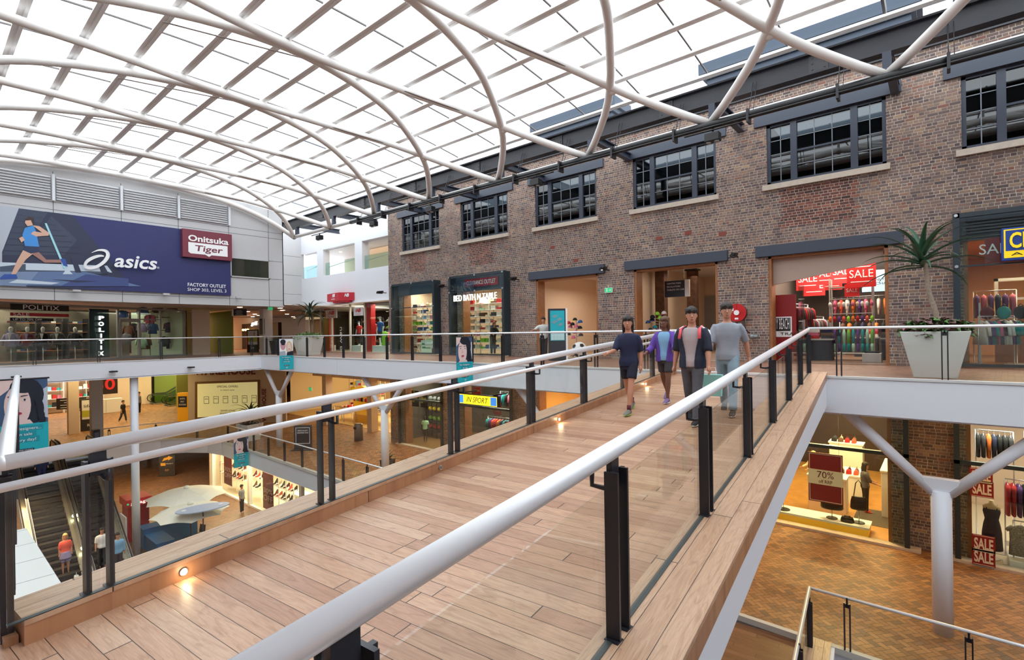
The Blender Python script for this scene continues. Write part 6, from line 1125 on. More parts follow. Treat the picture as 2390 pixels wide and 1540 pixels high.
t = thing('bicycle', 'dark bicycle behind the first glass pane of the sports shoe shop', 'bicycle', (-34.6, 19.6, .012)); 
for dx in (-.5, .5): put(MB().tube([(-34.6+dx+.33*cos(a*pi/10), 19.6, .36+.33*sin(a*pi/10)) for a in range(21)], .018, 6), 'wheel', black, t)
put(MB().tube([(-35.1, 19.6, .36), (-34.75, 19.6, .8), (-34.25, 19.6, .82), (-34.1, 19.6, .36)], .02, 8).tube([(-34.75, 19.6, .8), (-34.65, 19.6, .35), (-34.25, 19.6, .8)], .02, 8).tube([(-34.2, 19.45, .98), (-34.25, 19.6, .98), (-34.2, 19.75, .98)], .015, 6), 'frame', mat('bike_pink', (150, 80, 100), .4), t)
# ------------------------------------------------------------------ escalators
def escalator(label, x, y, z, H, rz, w=1.0, nm='escalator'):
    # local: foot at origin, climbs towards +X
    t = thing(nm, label, 'escalator', (x, y, z), rz); L2 = H/math.tan(radians(30)); e = .9
    prof = [(-1.2, 0), (0, 0), (.25, .05), (L2-.25, H-.05), (L2, H), (L2+1.2, H)]
    m = MB(); n_ = int(L2/.35)
    for i in range(n_): xx = i*L2/n_; zz = (i+1)*H/n_; m.box(xx, -w/2, zz-H/n_*1.4, xx+L2/n_*1.02, w/2, zz-.12)
    m.box(-1.2, -w/2, -.05, 0, w/2, .005).box(L2, -w/2, H-.1, L2+1.2, w/2, H+.005); put(m, 'steps', mat('step_dark', (44, 44, 48), .5, .2), t, local=True)
    for s in (-1, 1):
        yy = s*(w/2+.1); m = MB(); m.loft([[(a, yy-.13, b+.12), (a, yy+.13, b+.12), (a, yy+.13, b-.35), (a, yy-.13, b-.35)] for a, b in prof], smooth=False); put(m, 'skirt', mat('skirt_steel', (176, 166, 158), .3, .75), t, local=True)
        put(MB().poly([(a, yy, b+.1) for a, b in prof]+[(a, yy, b+.9) for a, b in prof[::-1]], (0, 1, 0), .012), 'glass_panel', glass('esc_glass', (226, 236, 222), 1.2), t, local=True)
        hp = [(-1.0, .15), (-1.32, .3), (-1.42, .55), (-1.3, .82), (-1.0, .95)]+[(a, b+.95) for a, b in prof[1:5]]+[(L2+1.0, H+.95), (L2+1.3, H+.82), (L2+1.42, H+.55), (L2+1.32, H+.3), (L2+1.0, H+.15)]
        put(MB().tube([(a, yy, b) for a, b in hp], (.025) if False else .036, 8), 'handrail', black, t, local=True)
        put(MB().loft([[(a, yy-.05, b+.88), (a, yy+.05, b+.88), (a, yy+.05, b+.92), (a, yy-.05, b+.92)] for a, b in prof], smooth=False), 'rail_track', steel, t, local=True)
    put(MB().loft([[(a, -w/2-.25, b-.35), (a, w/2+.25, b-.35), (a, w/2+.25, b-.9), (a, -w/2-.25, b-.9)] for a, b in prof[1:5]], smooth=False), 'truss', white, t, local=True)
    return t
E1 = escalator('down escalator on the side of the white roof slab', -27.15, 4.1, -9.8, 4.65, pi, 1.25)
E2 = escalator('down escalator beside the red kiosk', -27.15, 5.65, -9.8, 4.65, pi, 1.15)
escalator('far escalator climbing beside the green wall, nearer the warehouse board', -54.6, 16.4, -5.15, 4.4, pi/2, 1.0); escalator('far escalator climbing behind the man in grey', -57.4, 16.0, -5.15, 4.4, pi/2, 1.0)
struct(MB().box(-60, 23.4, -5.15, -52, 23.5, -.8).box(-52.9, 15.5, -5.15, -52.8, 23.4, -.8).box(-59.3, 15.5, -5.15, -59.2, 23.4, -.8), 'wall_escalator_well', mat('green_lit_wall', (150, 160, 84), .7)); area_light(-56, 18, -1.0, 4, 3, 160, (.9, 1, .5))  # green light of the escalator well is put into the wall colour
for i, (x, l) in enumerate(((-31.2, 'upper bright lamp set in the skirt between the two down escalators'), (-29.4, 'lower bright lamp set in the skirt between the two down escalators'))):
    z = -9.8+4.65*(-27.15-x)/8.05+.3; t = thing('skirt_lamp', l, 'lamp', (x, 4.88, z)); put(MB().ball((0, 0, 0), (.07, .05, .07)), 'lens', mat('lamp_star', (255, 250, 214), .4, emit=45), t, local=True)
t = thing('signal_box', 'dark information stand at the head of the down escalators', 'stand', (-36.3, 6.7, -5.15)); put(MB().box(-36.6, 6.55, -5.15, -36.1, 6.85, -3.95), 'casing', mat('sign_dark', (44, 46, 58), .4), t); put(MB().box(-36.1, 6.6, -4.5, -36.08, 6.8, -4.1), 'screen', mat('screen_dim', (90, 96, 120), .3), t)
def on_esc(y, x, name, label, **kw): z = -9.8+4.65*(-27.15-x)/8.05+.15; return human(name, label, (x, y, z), kw.pop('rz', pi/2), **kw)
on_esc(4.1, -33.6, 'person', 'person in dark blue clothes near the head of the escalator by the white slab', h=1.7, top=C['navy'], sleeves=.95, bottom=C['navy'], detail=False)
on_esc(4.2, -28.6, 'person', 'fair haired woman in red top and pale skirt riding down by the white slab', h=1.65, hair=HAIRY, hairlen=.15, fem=True, top=C['coral'], bottom=C['lilac'], legs=.5, skirt=.3, detail=False)
on_esc(5.4, -28.4, 'person', 'dark haired person in white shirt at the foot of the escalator by the kiosk', h=1.7, top=C['white'], sleeves=.5, bottom=C['black'], detail=False)
on_esc(5.85, -27.9, 'person', 'person in pale blue shirt and dark trousers at the foot of the escalator', h=1.75, top=C['sky'], sleeves=.9, bottom=C['charcoal'], ra=(.5, .5, .6), detail=False)
t = thing('shopping_bag', 'pale carrier bag held by the fair haired woman on the escalator', 'bag', (-28.0, 4.45, -9.2)); put(MB().stack([(0, 0, 0, .18, .1), (0, 0, .35, .15, .08)], 8), 'bag_body', mat('bag_pale', (200, 206, 206), .6), t, local=True); put(MB().tube([(-.05, 0, .34), (0, 0, .5), (.05, 0, .34)], .006, 6), 'bag_handle', wht, t, local=True)
# ------------------------------------------------------------------ lowest floor
def parasol(x, y, z, r, rot, label, dz=.45):
    t = thing('parasol', label, 'parasol', (x, y, -9.8), rot); m = MB(); cl = mat('parasol_canvas', (232, 230, 216), .8)
    top = (0, 0, z+9.8); R0 = []; N = 8
    rings = []
    for q, zz in ((.02, 0), (.35, -.1), (.7, -.24), (1., -dz)):
        R = []
        for i in range(32): a = 2*pi*i/32; f = (1-.13*abs(sin(a*4))**1.0)*q*r; R.append((f*cos(a), f*sin(a), z+9.8+zz+(.05*abs(sin(a*4)) if q > .5 else 0)))
        rings.append(R)
    m.loft(rings, caps=False, smooth=False); o = put(m, 'canopy', cl, t, local=True, fix=False); a = o.modifiers.new('cloth', 'SOLIDIFY'); a.thickness = .012
    m = MB()
    for i in range(8): a = pi/4*i; m.tube([(0, 0, z+9.78), (r*.7*cos(a), r*.7*sin(a), z+9.8-.27), (r*.98*cos(a), r*.98*sin(a), z+9.8-dz)], .012, 6)
    put(m, 'ribs', dark, t, local=True); put(MB().tube([(0, 0, 0), (0, 0, z+9.9)], .03, 10), 'pole', dark, t, local=True); put(MB().box(-.3, -.3, 0, .3, .3, .08), 'base', dark, t, local=True)
    put(MB().stack([(0, 0, z+9.8, .14, .14), (0, 0, z+9.92, .12, .12), (0, 0, z+9.95, .03, .03)]), 'vent_cap', cl, t, local=True)
    return t
parasol(-31.8, 9.75, -7.15, 2.0, .2, 'large white parasol nearest the shoe shop'); parasol(-29.3, 9.15, -7.35, 1.75, .5, 'large white parasol partly under the oval board')
t = thing('oval_board', 'pale blue oval board with two round spots above the blue counters', 'board', (-27.9, 9.25, -7.35)); dv = Vector((.25, 1, 0)).normalized(); dn = Vector((1, -.25, 0)).normalized(); c0 = Vector((-27.9, 9.25, -7.3)); put(MB().poly([c0+dv*(1.15*cos(a*pi/16))+dn*(.62*sin(a*pi/16)) for a in range(32)], (0, 0, 1), .04), 'top', mat('oval_blue', (176, 190, 214), .4), t); put(MB().tube([c0, (c0.x, c0.y, -9.8)], .03, 8), 'stem', dark, t)
for s in (-.8, .75): put(MB().tube([c0+dv*s+UP*.04, c0+dv*s+UP*.07], .1, 16), 'spot', wht, t)  # white discs imitate two lamp reflections on the board
bc = mat('counter_blue', (42, 112, 168), .6, bump=.3, bs=8)
for (x0, y0, x1, y1, z1, l) in ((-32.4, 7.7, -31.6, 10.2, -8.75, 'blue clad cafe counter beside the red kiosk'), (-31.5, 7.75, -29.6, 8.5, -9.0, 'lower blue clad cafe counter in front of the parasol poles')):
    t = thing('counter', l, 'counter', (x0, y0, -9.8)); put(MB().box(x0, y0, -9.8, x1, y1, z1-.04), 'body', bc, t, bev=.02); put(MB().box(x0-.03, y0-.03, z1-.04, x1+.03, y1+.03, z1), 'top', bc, t, bev=.01)
for i, (x, y, r_) in enumerate(((-30.3, 9.8, .3), (-29.0, 10.1, 1.3), (-28.6, 9.4, 2.2))):
    t = thing('cafe_chair', 'black cafe chair %s' % ['beside the blue counter', 'under the middle of the parasols', 'under the oval board'][i], 'chair', (x, y, -9.8), r_); put(MB().box(-.22, -.22, .43, .22, .22, .47), 'seat', C['black'], t, local=True, bev=.01); put(MB().poly([(-.22, .2, .5), (.22, .2, .5), (.2, .26, .9), (-.2, .26, .9)], (0, 1, 0), .03), 'backrest', C['black'], t, local=True)
    for a in (-1, 1):
        for b in (-1, 1): put(MB().tube([(a*.2, b*.2, 0), (a*.19, b*.19, .43)], .014, 6), 'leg', dark, t, local=True)
t = thing('kiosk', 'red kiosk with a lit word on its top edge beside the escalator', 'kiosk', (-34, 7.9, -9.8)); kr = mat('kiosk_red', (166, 22, 34), .45); put(MB().box(-34.5, 7.45, -9.8, -33.3, 8.4, -7.9), 'body', kr, t, bev=.02); put(MB().box(-34.6, 7.35, -7.9, -33.2, 8.5, -7.5), 'canopy', mat('kiosk_red2', (206, 36, 40), .4), t, bev=.02); txt('garage', .16, (-33.19, 7.95, -7.78), (0, 1, 0), mat('lit_letters', (250, 250, 240), .4, emit=2.5), t, width=.8, depth=.02); put(MB().ball((-33.18, 7.42, -7.72), .05), 'green_dot', mat('exit_green', (20, 150, 90), .5, emit=1.2), t)
t = thing('leaflet_rack', 'white leaflet rack leaning by the red kiosk', 'rack', (-33.2, 7.3, -9.8)); put(MB().poly([(-33.3, 7.15, -9.8), (-32.9, 7.3, -9.8), (-32.9, 7.3, -8.3), (-33.3, 7.15, -8.1)], (.3, -1, 0), .06), 'panel', wht, t); put(MB().box(-33.3, 7.1, -9.2, -32.9, 7.2, -9.0), 'pocket', grey_p, t)
p = atZ(390, 1110, -9.8); s_, u, n = flat_sign('sign_stand', 'dark upright stand with yellow arrow sign on the lowest floor', (p.x, p.y, -9.8), (.66, .75, 0), 1.15, 1.6, .08, mat('stand_dark', (50, 48, 50), .5))
o = Vector((p.x, p.y, -9.8)); m = MB(); m.poly([o+u*a+UP*b for a, b in ((-.35, 1.15), (.1, 1.3), (.1, 1.2), (.45, 1.42), (.1, 1.56), (.1, 1.48), (-.2, 1.4))], n, .01).poly([o+u*a+UP*b for a, b in ((-.45, .8), (-.1, .8), (-.1, 1.02), (-.45, 1.02))], n, .01); put(m, 'arrow_print', mat('arrow_yellow', (232, 170, 50), .5), s_); txt('BRINGS IT', .06, o+u*.2+UP*.92+n*.01, u, wht, s_, width=.5); txt('RP', .16, o+UP*.36+n*.01, u, mat('gold_print', (190, 140, 90), .5), s_, width=.26); put(MB().bar(o-u*.62+UP*.02, o+u*.62+UP*.02, .4, .04), 'foot', dark, s_)
# shoe shop at the lowest floor
yy0 = 14.15
struct(MB().box(-41.2, 14.15, -5.95, -26, 14.3, -5.9).box(-41.3, 14.15, -9.8, -41.1, 20, -5.9).box(-41.2, 18, -9.8, -26, 18.1, -5.9), 'wall_shoe_shop', cream); struct(MB().box(-26, 14.15, -9.8, 6, 14.3, -5.9), 'wall_lower_plain', cream); struct(MB().box(-41.1, 14.3, -9.8, -26, 18, -9.78), 'floor_shoe_shop', mat('pale_floor', (214, 196, 172), .5)); struct(MB().box(-41.1, 14.3, -6.0, -26, 18, -5.95), 'ceiling_shoe_shop', ceilm)
t = thing('shopfront', 'glass shopfront with white posts of the shoe shop on the lowest floor', 'shopfront', (-34, 14.1, -9.8)); put(MB().box(-41, 14.12, -9.7, -27, 14.14, -6.0), 'glass_pane', gls, t); g = MB()
for px in (498, 583, 704): x = atY(px, 1130, 14.1).x; g.box(x-.13, 14.0, -9.8, x+.13, 14.2, -5.95)
g.box(-41, 14.02, -9.8, -27, 14.18, -9.68); put(g, 'frame', wht, t); q = atY(662, 1107, 14.05); txt('NINE WEST', .3, (q.x, 14.04, q.z-.12), (1, 0, 0), mat('lit_letters3', (255, 240, 206), .4, emit=2.), t, width=2.0, depth=.05)
put(MB().box(q.x+1.0, 13.98, q.z-.25, q.x+1.7, 14.06, q.z+.15), 'light_box', mat('lamp_soft', (255, 240, 214), .4, emit=4.), t)
for i, (px0, px1, py0, py1, l) in enumerate(((524, 541, 1064, 1127, 'maroon 30% OFF window banner nearest the shop corner'), (615, 638, 1109, 1184, 'maroon 30% OFF window banner in the wider shoe shop window'))):
    a, b = atY(px0, py1, 14.35), atY(px1, py0, 14.35); s = thing('window_banner', l, 'banner', (a.x, 14.35, a.z)); h = b.z-a.z; w = b.x-a.x; put(MB().box(a.x, 14.33, a.z, b.x, 14.35, b.z), 'panel', mat('maroon_banner', (120, 24, 44), .5), s); c_ = (a.x+b.x)/2; txt('30%', h*.13, (c_, 14.32, a.z+h*.45), (1, 0, 0), mat('pink_print', (230, 190, 196), .5), s, width=w*.86); txt('OFF', h*.15, (c_, 14.32, a.z+h*.24), (1, 0, 0), mat('pink_print', (230, 190, 196), .5), s, width=w*.86); put(MB().tube([(c_, 14.34, b.z), (c_, 14.34, -5.98)], .008, 5), 'cord', black, s)
SH = {}
def shoe(col, x, y, z, rz, label):
    if col not in SH:
        m = MB(); m.loft([[(w*cos(2*pi*i/10), yq, zq+hq*sin(2*pi*i/10)) for i in range(10)] for yq, w, zq, hq in ((-.13, .012, .02, .01), (-.1, .034, .03, .022), (-.03, .038, .04, .035), (.03, .03, .09, .06), (.08, .03, .13, .075), (.11, .015, .12, .05))]); m.box(-.012, .08, 0, .012, .105, .09)
        o = put(m, 'shoe', C[col], loc=(0, 0, 0), local=True); SH[col] = o
    else: o = SH[col].copy(); COL.objects.link(o)
    o.location = (x, y, z); o.rotation_euler = (0, 0, rz); o.scale = (1.7, 1.7, 1.7); return tag(o, label, 'shoe', 'shoes on the shoe shop shelves')
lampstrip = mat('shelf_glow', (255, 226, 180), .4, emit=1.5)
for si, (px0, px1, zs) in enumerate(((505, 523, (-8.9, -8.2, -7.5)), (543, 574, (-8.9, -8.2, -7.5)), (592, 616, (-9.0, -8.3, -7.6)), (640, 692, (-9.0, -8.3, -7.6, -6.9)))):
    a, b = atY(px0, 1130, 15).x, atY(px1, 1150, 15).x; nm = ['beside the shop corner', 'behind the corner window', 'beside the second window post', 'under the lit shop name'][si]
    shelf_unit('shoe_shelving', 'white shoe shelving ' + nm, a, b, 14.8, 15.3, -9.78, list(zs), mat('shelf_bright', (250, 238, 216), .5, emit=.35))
    for zi, z in enumerate(zs):
        n_ = max(2, int((b-a)/.42))
        for i in range(n_): c = ['black', 'charcoal', 'brown', 'maroon', 'black', 'coral', 'cream'][(i*2+zi+si) % 7]; shoe(c, a+(i+.5)*(b-a)/n_, 15.0, z+.01, .5*(-1)**i, '%s shoe on the shoe shelving %s' % (c, nm))
t = thing('display_table', 'white stepped display table of shoes inside the wider shoe shop window', 'table', (-30.5, 15.9, -9.78)); put(MB().box(-32, 15.7, -9.0, -29.4, 16.5, -8.94), 'top', wht, t); put(MB().box(-31.8, 15.8, -9.78, -29.6, 16.4, -9.0), 'base', wht, t)
human('person', 'blurred looking shopper in pale top and dark trousers outside the shoe shop', tuple(atZ(565, 1196, -9.8)), 2.2, 1.72, top=C['grey'], sleeves=.5, bottom=C['black'], detail=False)
# ------------------------------------------------------------------ middle level, left and back
p1 = atZ(440, 987, -5.15); p2 = atZ(668, 985, -5.15); wd = (p2-p1).normalized(); wn = wd.cross(UP)
def wb(px, py, off=.0): return atPl(px, py, p1+wn*off, wn)
struct(MB().poly([p1, p2, (p2.x, p2.y, -.8), (p1.x, p1.y, -.8)], -wn, .15), 'wall_offers', mat('offers_wall', (196, 180, 158), .7))
t = thing('offers_board', 'large pale lit special offers board in a brown frame', 'notice board', wb(460, 975)); a, b, c_, d_ = wb(455, 980, .05), wb(606, 973, .05), wb(606, 886, .05), wb(455, 891, .05); put(MB().poly([a, b, c_, d_], -wn, .05), 'border', mat('board_brown', (120, 84, 44), .5), t)
a, b, c_, d_ = wb(461, 974, .07), wb(601, 966, .07), wb(601, 891, .07), wb(461, 896, .07); put(MB().poly([a, b, c_, d_], wn, .01), 'panel', mat('board_cream', (226, 218, 150), .5, emit=.35), t); bb_ = mat('board_text', (70, 50, 36), .5)
def wt(s, px, py, w, h): q = wb(px, py, .1); q2 = wb(px+w, py, .1); q3 = wb(px, py-h, .1); txt(s, q3.z-q.z, q, wd, bb_, t, width=(q2-q).length)
wt('SPECIAL OFFERS', 531, 904, 49, 4.5); wt('in store now', 531, 911.5, 33, 3.5); wt('DAVID JONES', 532, 960, 34, 4); wt('WAREHOUSE', 532, 967, 38, 4.5)
for i in range(6): q = wb(476+22.3*i, 942-.6*i, .085); q2 = wb(488+22.3*i, 942, .085); w = (q2-q).xy.length; m = MB().m(bb_); m.poly([q, q+wd*w, q+wd*w+UP*.52, q+UP*.52], wn, .004); m.m(mat('board_cream', (226, 218, 150), .5, emit=.35)); m.poly([q+wd*.03+UP*.03+wn*.004, q+wd*(w-.03)+UP*.03+wn*.004, q+wd*(w-.03)+UP*.49+wn*.004, q+wd*.03+UP*.49+wn*.004], wn, .004); put(m, 'offer_card', None, t); txt('40%', .09, q+wd*w*.5+UP*.3+wn*.012, wd, bb_, t, width=w*.7)
for s, px, py in (('WAREHOUSE', 525, 874),): q = wb(px, py, .04); txt(s, .6, q, wd, mat('dj_maroon', (110, 24, 40), .5), t, width=4.6, bold=.02)
s = 'WAREHOUSE'; q = wb(621, 945, .05); ob = txt(s, .3, q, (0, 0, 1), mat('dj_maroon', (110, 24, 40), .5), t, width=2.4, v=-wd, bold=.03)
p = atZ(432, 985, -5.15); t = thing('pay_station', 'yellow and dark auto pay station beside the offers board', 'pay station', (p.x, p.y, -5.15), .7); ye = mat('pay_yellow', (226, 160, 30), .5, emit=.1); put(MB().box(-.4, -.25, 0, .4, .25, 2.2), 'body', ye, t, local=True, bev=.02); put(MB().box(-.32, -.27, 1.15, .32, -.25, 1.95), 'name_plate', mat('sign_dark', (44, 46, 58), .4), t, local=True)
for i, s in enumerate(('AUTO', 'PAY', 'STATION')): txt(s, .11, (0, -.272, 1.72-.22*i), (1, 0, 0), wht, t, width=(.36, .26, .52)[i], local=True)
# toy shop and sale window at the far end
X1 = -57.5; goods = ['red', 'pink', 'white', 'teal', 'coral', 'white', 'black', 'sky', 'red', 'charcoal']
for j in range(3):
    t = shelf_unit('toy_shelving', 'wall shelving of bright goods in the far shop, %s' % ('nearest the banner', 'behind the square column', 'beside the sale poster')[j], X1-.5, X1, 3.4+j*2.7, 5.8+j*2.7, -5.14, [-4.6, -3.9, -3.2, -2.5, -1.8], wht, axis='y')
    for zi, z in enumerate((-4.6, -3.9, -3.2, -2.5, -1.8)):
        for i in range(7):
            c = goods[(i*3+zi*2+j) % 10]; y = 3.6+j*2.7+i*.32; hh = .2+.25*((i*7+zi*3) % 4)/4; o = put(MB().box(-.12, -.13, 0, .12, .13, hh), 'boxed_toy', C[c], loc=(X1-.2, y, z), local=True, bev=.01); tag(o, '%s boxed goods on the far shop shelving %s' % (c, ('nearest the banner', 'behind the square column', 'beside the sale poster')[j]), 'box', 'goods on the far shop shelves')
struct(MB().box(-58.3, -8, -5.14, -58.2, 15, -.8), 'wall_far_end', cream); area_light(-56.5, 7, -1.2, 2, 8, 380, (1, .9, .7))
for i, (y, h_) in enumerate(((4.9, .9), (5.9, 1.25))): t = thing('shop_counter', ['low white counter of the far shop', 'taller white counter of the far shop'][i], 'counter', (-55.4, y, -5.14)); put(MB().box(-55.8, y-.45, -5.14, -55.0, y+.45, -5.2+h_), 'body', wht, t, bev=.01); put(MB().box(-55.85, y-.5, -5.2+h_, -54.95, y+.5, -5.15+h_), 'top', wht, t)
t = thing('shop_name', 'turquoise shop name letters of the far shop', 'sign', (-54.9, 4.6, -1.6)); txt('KIDDIE', .5, (-54.9, 4.9, -1.75), (0, 1, 0), mat('teal_letters', (20, 90, 110), .5), t, width=2.4); put(MB().box(-55, 3.5, -2.1, -54.95, 6.3, -1.85), 'panel', teal, t)
t = thing('sale_poster', 'dark poster with a large red 30 in the far shop window', 'poster', (-54.5, 10.6, -4)); put(MB().box(-54.6, 9.8, -3.6, -54.55, 11.6, -1.0), 'panel', mat('poster_black', (40, 22, 22), .5), t); rl = mat('poster_red', (206, 40, 40), .5, emit=.3); txt('30', .9, (-54.54, 10.7, -3.2), (0, 1, 0), rl, t, width=1.4, bold=.02); txt('SALE', .5, (-54.54, 10.7, -1.9), (0, 1, 0), rl, t, width=1.4)
t = thing('white_box', 'white display cabinet under the red 30 poster', 'cabinet', (-54.3, 10.5, -5.14)); put(MB().box(-54.7, 9.6, -5.14, -54.0, 11.8, -4.0), 'body', wht, t); put(MB().box(-54.0, 10.65, -5.1, -53.99, 10.68, -4.05), 'seam', grey_p, t)
p = atZ(210, 1005, -5.15); s_, u, n = flat_sign('poster_stand', 'tall dark poster stand with a life style poster between the square columns', (p.x, p.y, -5.15), (.3, .95, 0), 1.0, 2.2, .1, mat('stand_dark', (50, 48, 50), .5)); plate(s_, u, Vector((p.x, p.y, -4.35)), .82, 1.3, wht, 'poster'); plate(s_, u, Vector((p.x, p.y, -4.2))+n*.004, .82, .45, mat('poster_olive', (190, 186, 60), .5), 'poster_band'); txt('life', .2, Vector((p.x, p.y, -3.55))-u*.1+n*.01, u, black, s_, width=.4); txt('RP', .18, Vector((p.x, p.y, -4.85))+n*.01, u, wht, s_, width=.28)
p = atX(167, 941, -46); t = thing('hanging_sign', 'dark direction sign hanging in the middle level mall by the square column', 'sign', p); q = Vector((.35, .93, 0)).normalized(); put(MB().poly([p-q*.8-UP*.38, p+q*.8-UP*.38, p+q*.8+UP*.38, p-q*.8+UP*.38], q.cross(UP)*-1, .1), 'panel', mat('sign_dark2', (52, 42, 38), .4), t)
for i in range(4): plate(t, q, p-q*.2+UP*(.22-.17*i), .8 if i != 1 else .4, .04, wht, 'text_line', .004)
for s in (-.6, .6): a = p+q*s+UP*.38; put(MB().tube([a, (a.x, a.y, -.82)], .012, 6), 'suspension_rod', steel, t)
human('person', 'woman in black carrying a bag, walking away across the middle level', tuple(atZ(288, 986, -5.15)), 2.3, 1.66, top=C['black'], sleeves=.5, bottom=C['charcoal'], legs=.9, fem=True, detail=False, ll=(.25, .1), rl=(-.25, .2))
human('person', 'man in grey shirt and black trousers near the far escalators', tuple(atZ(325, 965, -5.15)), 2.4, 1.78, top=C['grey'], sleeves=.9, bottom=C['black'], detail=False)
# warehouse shop
room('wall_warehouse', -41, -25.2, 20.2, 29, -5.14, -.85, mat('warm_wall', (226, 210, 176), .7), None, mat('warehouse_floor', (206, 170, 110), .4))
t = thing('shop_name', 'large maroon warehouse letters over the shop opening', 'sign', (-32, 19.6, -1.2)); put(MB().box(-36.5, 19.7, -1.9, -25.6, 19.75, -.82), 'header_panel', cream, t); txt('WAREHOUSE', .75, (-31.5, 19.69, -1.72), (1, 0, 0), mat('dj_maroon', (110, 24, 40), .5), t, width=9.6, bold=.02)
for i, (x, y, l) in enumerate(((-33.4, 21.2, 'beside the column'), (-30.4, 21.4, 'in the middle of the warehouse shop'), (-27.6, 21.6, 'nearest the brick corner'), (-31.8, 24, 'deeper in the warehouse shop'), (-28.2, 24.2, 'deep by the warehouse wall'))):
    t = thing('display_table', 'pale goods table ' + l, 'table', (x, y, -5.13)); put(MB().box(x-1, y-.5, -4.3, x+1, y+.5, -4.24), 'top', mat('table_pale', (232, 214, 176), .5), t)
    for a in (-.9, .9):
        for b in (-.42, .42): put(MB().box(x+a-.03, y+b-.03, -5.13, x+a+.03, y+b+.03, -4.3), 'leg', steel, t)
    for q in range(16):
        c = ['white', 'red', 'cream', 'coral', 'yellow', 'sky', 'white', 'charcoal'][(q*3+i) % 8]; hh = .08+.12*((q*5+i) % 4)/3; o = put(MB().box(-.1, -.14, 0, .1, .14, hh), 'boxed_goods', C[c], loc=(x-.87+.25*(q % 8), y-.25+.5*(q//8), -4.24), local=True, bev=.008); tag(o, '%s package on the goods table %s' % (c, l), 'package', 'packages on the warehouse tables')
t = thing('display_fan', 'round topped yellow display stand full of toys in the warehouse shop', 'display stand', (-31.9, 20.9, -5.13)); put(MB().poly([(-31.9+.95*cos(a*pi/12), 20.9, -3.3+.75*sin(a*pi/12)) for a in range(13)]+[(-32.85, 20.9, -4.6), (-30.95, 20.9, -4.6)], (0, 1, 0), .3), 'fan_panel', mat('fan_yellow', (240, 180, 20), .5, emit=.2), t); put(MB().box(-32.8, 20.85, -5.13, -31, 21.3, -4.6), 'base', ye, t)
for q in range(14): c = ['red', 'white', 'sky', 'coral', 'black', 'cream'][q % 6]; o = put(MB().ball((0, 0, 0), (.13, .08, .15), 10, 7), 'soft_toy', C[c], loc=(-32.6+.24*(q % 7), 20.78, -3.5+.5*(q//7)), local=True); tag(o, '%s soft toy on the yellow display stand' % c, 'toy', 'soft toys on the yellow stand')
shelf_unit('goods_shelving', 'tall warm lit wall shelves at the back of the warehouse shop', -29.6, -25.6, 26, 26.4, -5.13, [-4.4, -3.8, -3.2, -2.6], mat('gondola_steel', (190, 184, 178), .35, .4))
for zi, z in enumerate((-4.4, -3.8, -3.2, -2.6)):
    for q in range(12): c = ['red', 'white', 'cream', 'coral', 'brown'][(q+zi) % 5]; o = put(MB().box(-.13, -.13, 0, .13, .13, .2+.1*(q % 3)), 'boxed_goods', C[c], loc=(-29.4+.33*q, 26.2, z), local=True, bev=.008); tag(o, '%s package on the tall wall shelves of the warehouse shop' % c, 'package', 'packages on the warehouse wall shelves')
for j, (x0_, x1_, y_, nm) in enumerate(((-37.5, -33.2, 23.4, 'behind the yellow stand'), (-30.2, -26.0, 23.0, 'nearest the brick corner'))):
    shelf_unit('goods_shelving', 'warm lit gondola shelves of mixed goods %s' % nm, x0_, x1_, y_, y_+.5, -5.13, [-4.6, -4.05, -3.5, -2.95, -2.4], mat('gondola_steel', (190, 184, 178), .35, .4))
    for zi, z in enumerate((-4.6, -4.05, -3.5, -2.95, -2.4)):
        for q in range(11): c = ['red', 'white', 'yellow', 'cream', 'coral', 'sky', 'white', 'charcoal'][(q*3+zi*5+j) % 8]; o = put(MB().box(-.14, -.16, 0, .14, .16, .16+.09*((q+zi) % 3)), 'boxed_goods', C[c], loc=(x0_+.2+q*.39, y_+.25, z), local=True, bev=.008); tag(o, '%s package on the warm gondola shelves %s' % (c, nm), 'package', 'packages on the gondola shelves %s' % nm)
exit_sign(atY(724, 908, 19.5), 'pale green exit sign in front of the warehouse shop', .45, .28)
t = thing('queue_rail', 'steel queue rail at the warehouse shop entrance', 'rail', (-33.5, 20.4, -5.13)); put(MB().tube([(-34.5, 20.3, -4.1), (-31.5, 20.0, -4.1)], .025, 8).tube([(-34.5, 20.3, -5.13), (-34.5, 20.3, -4.1)], .02, 8).tube([(-31.5, 20, -5.13), (-31.5, 20, -4.1)], .02, 8).tube([(-33, 20.15, -5.13), (-33, 20.15, -4.1)], .02, 8), 'rail', steel, t)
# plants, bin, boards on the middle level
box_planter('round shouldered white planter of the middle level corner', -32.2, 13.3, -5.15, .8, 1.1, 1.0, potw, .2); leafplant('tree_aloe', 'spiky aloe in the middle level planter before the offers board', (-32.2, 13.3, -4.2), 24, 1.35, .11, leafd, 1.2, 1.5, .8, (.1, 0), 15); foliage('dark ground leaves in the middle level planter', (-32.2, 13.3, -4.2), .6, .55, 240, [mat('leaf_m', (112, 78, 84), .6), mat('leaf_d3', (60, 80, 50), .6)], 8, .1, .2)
for i, (px, py, s) in enumerate(((905, 1103, 1.0), (1072, 1100, .8))):
    p = atZ(px, py, -5.15); box_planter(['dark square pot beside the forked column', 'dark square pot half hidden by the bridge kerb'][i], p.x, p.y, -5.15, .42, .5, .6, mat('pot_dark', (52, 54, 60), .5), .2); leafplant('potted_plant', ['bushy green plant in the dark pot beside the forked column', 'bushy green plant half hidden by the bridge kerb'][i], (p.x, p.y, -4.62), 30, .75*s, .07, leafg, 1.4, 1.4, .15, seed=20+i)
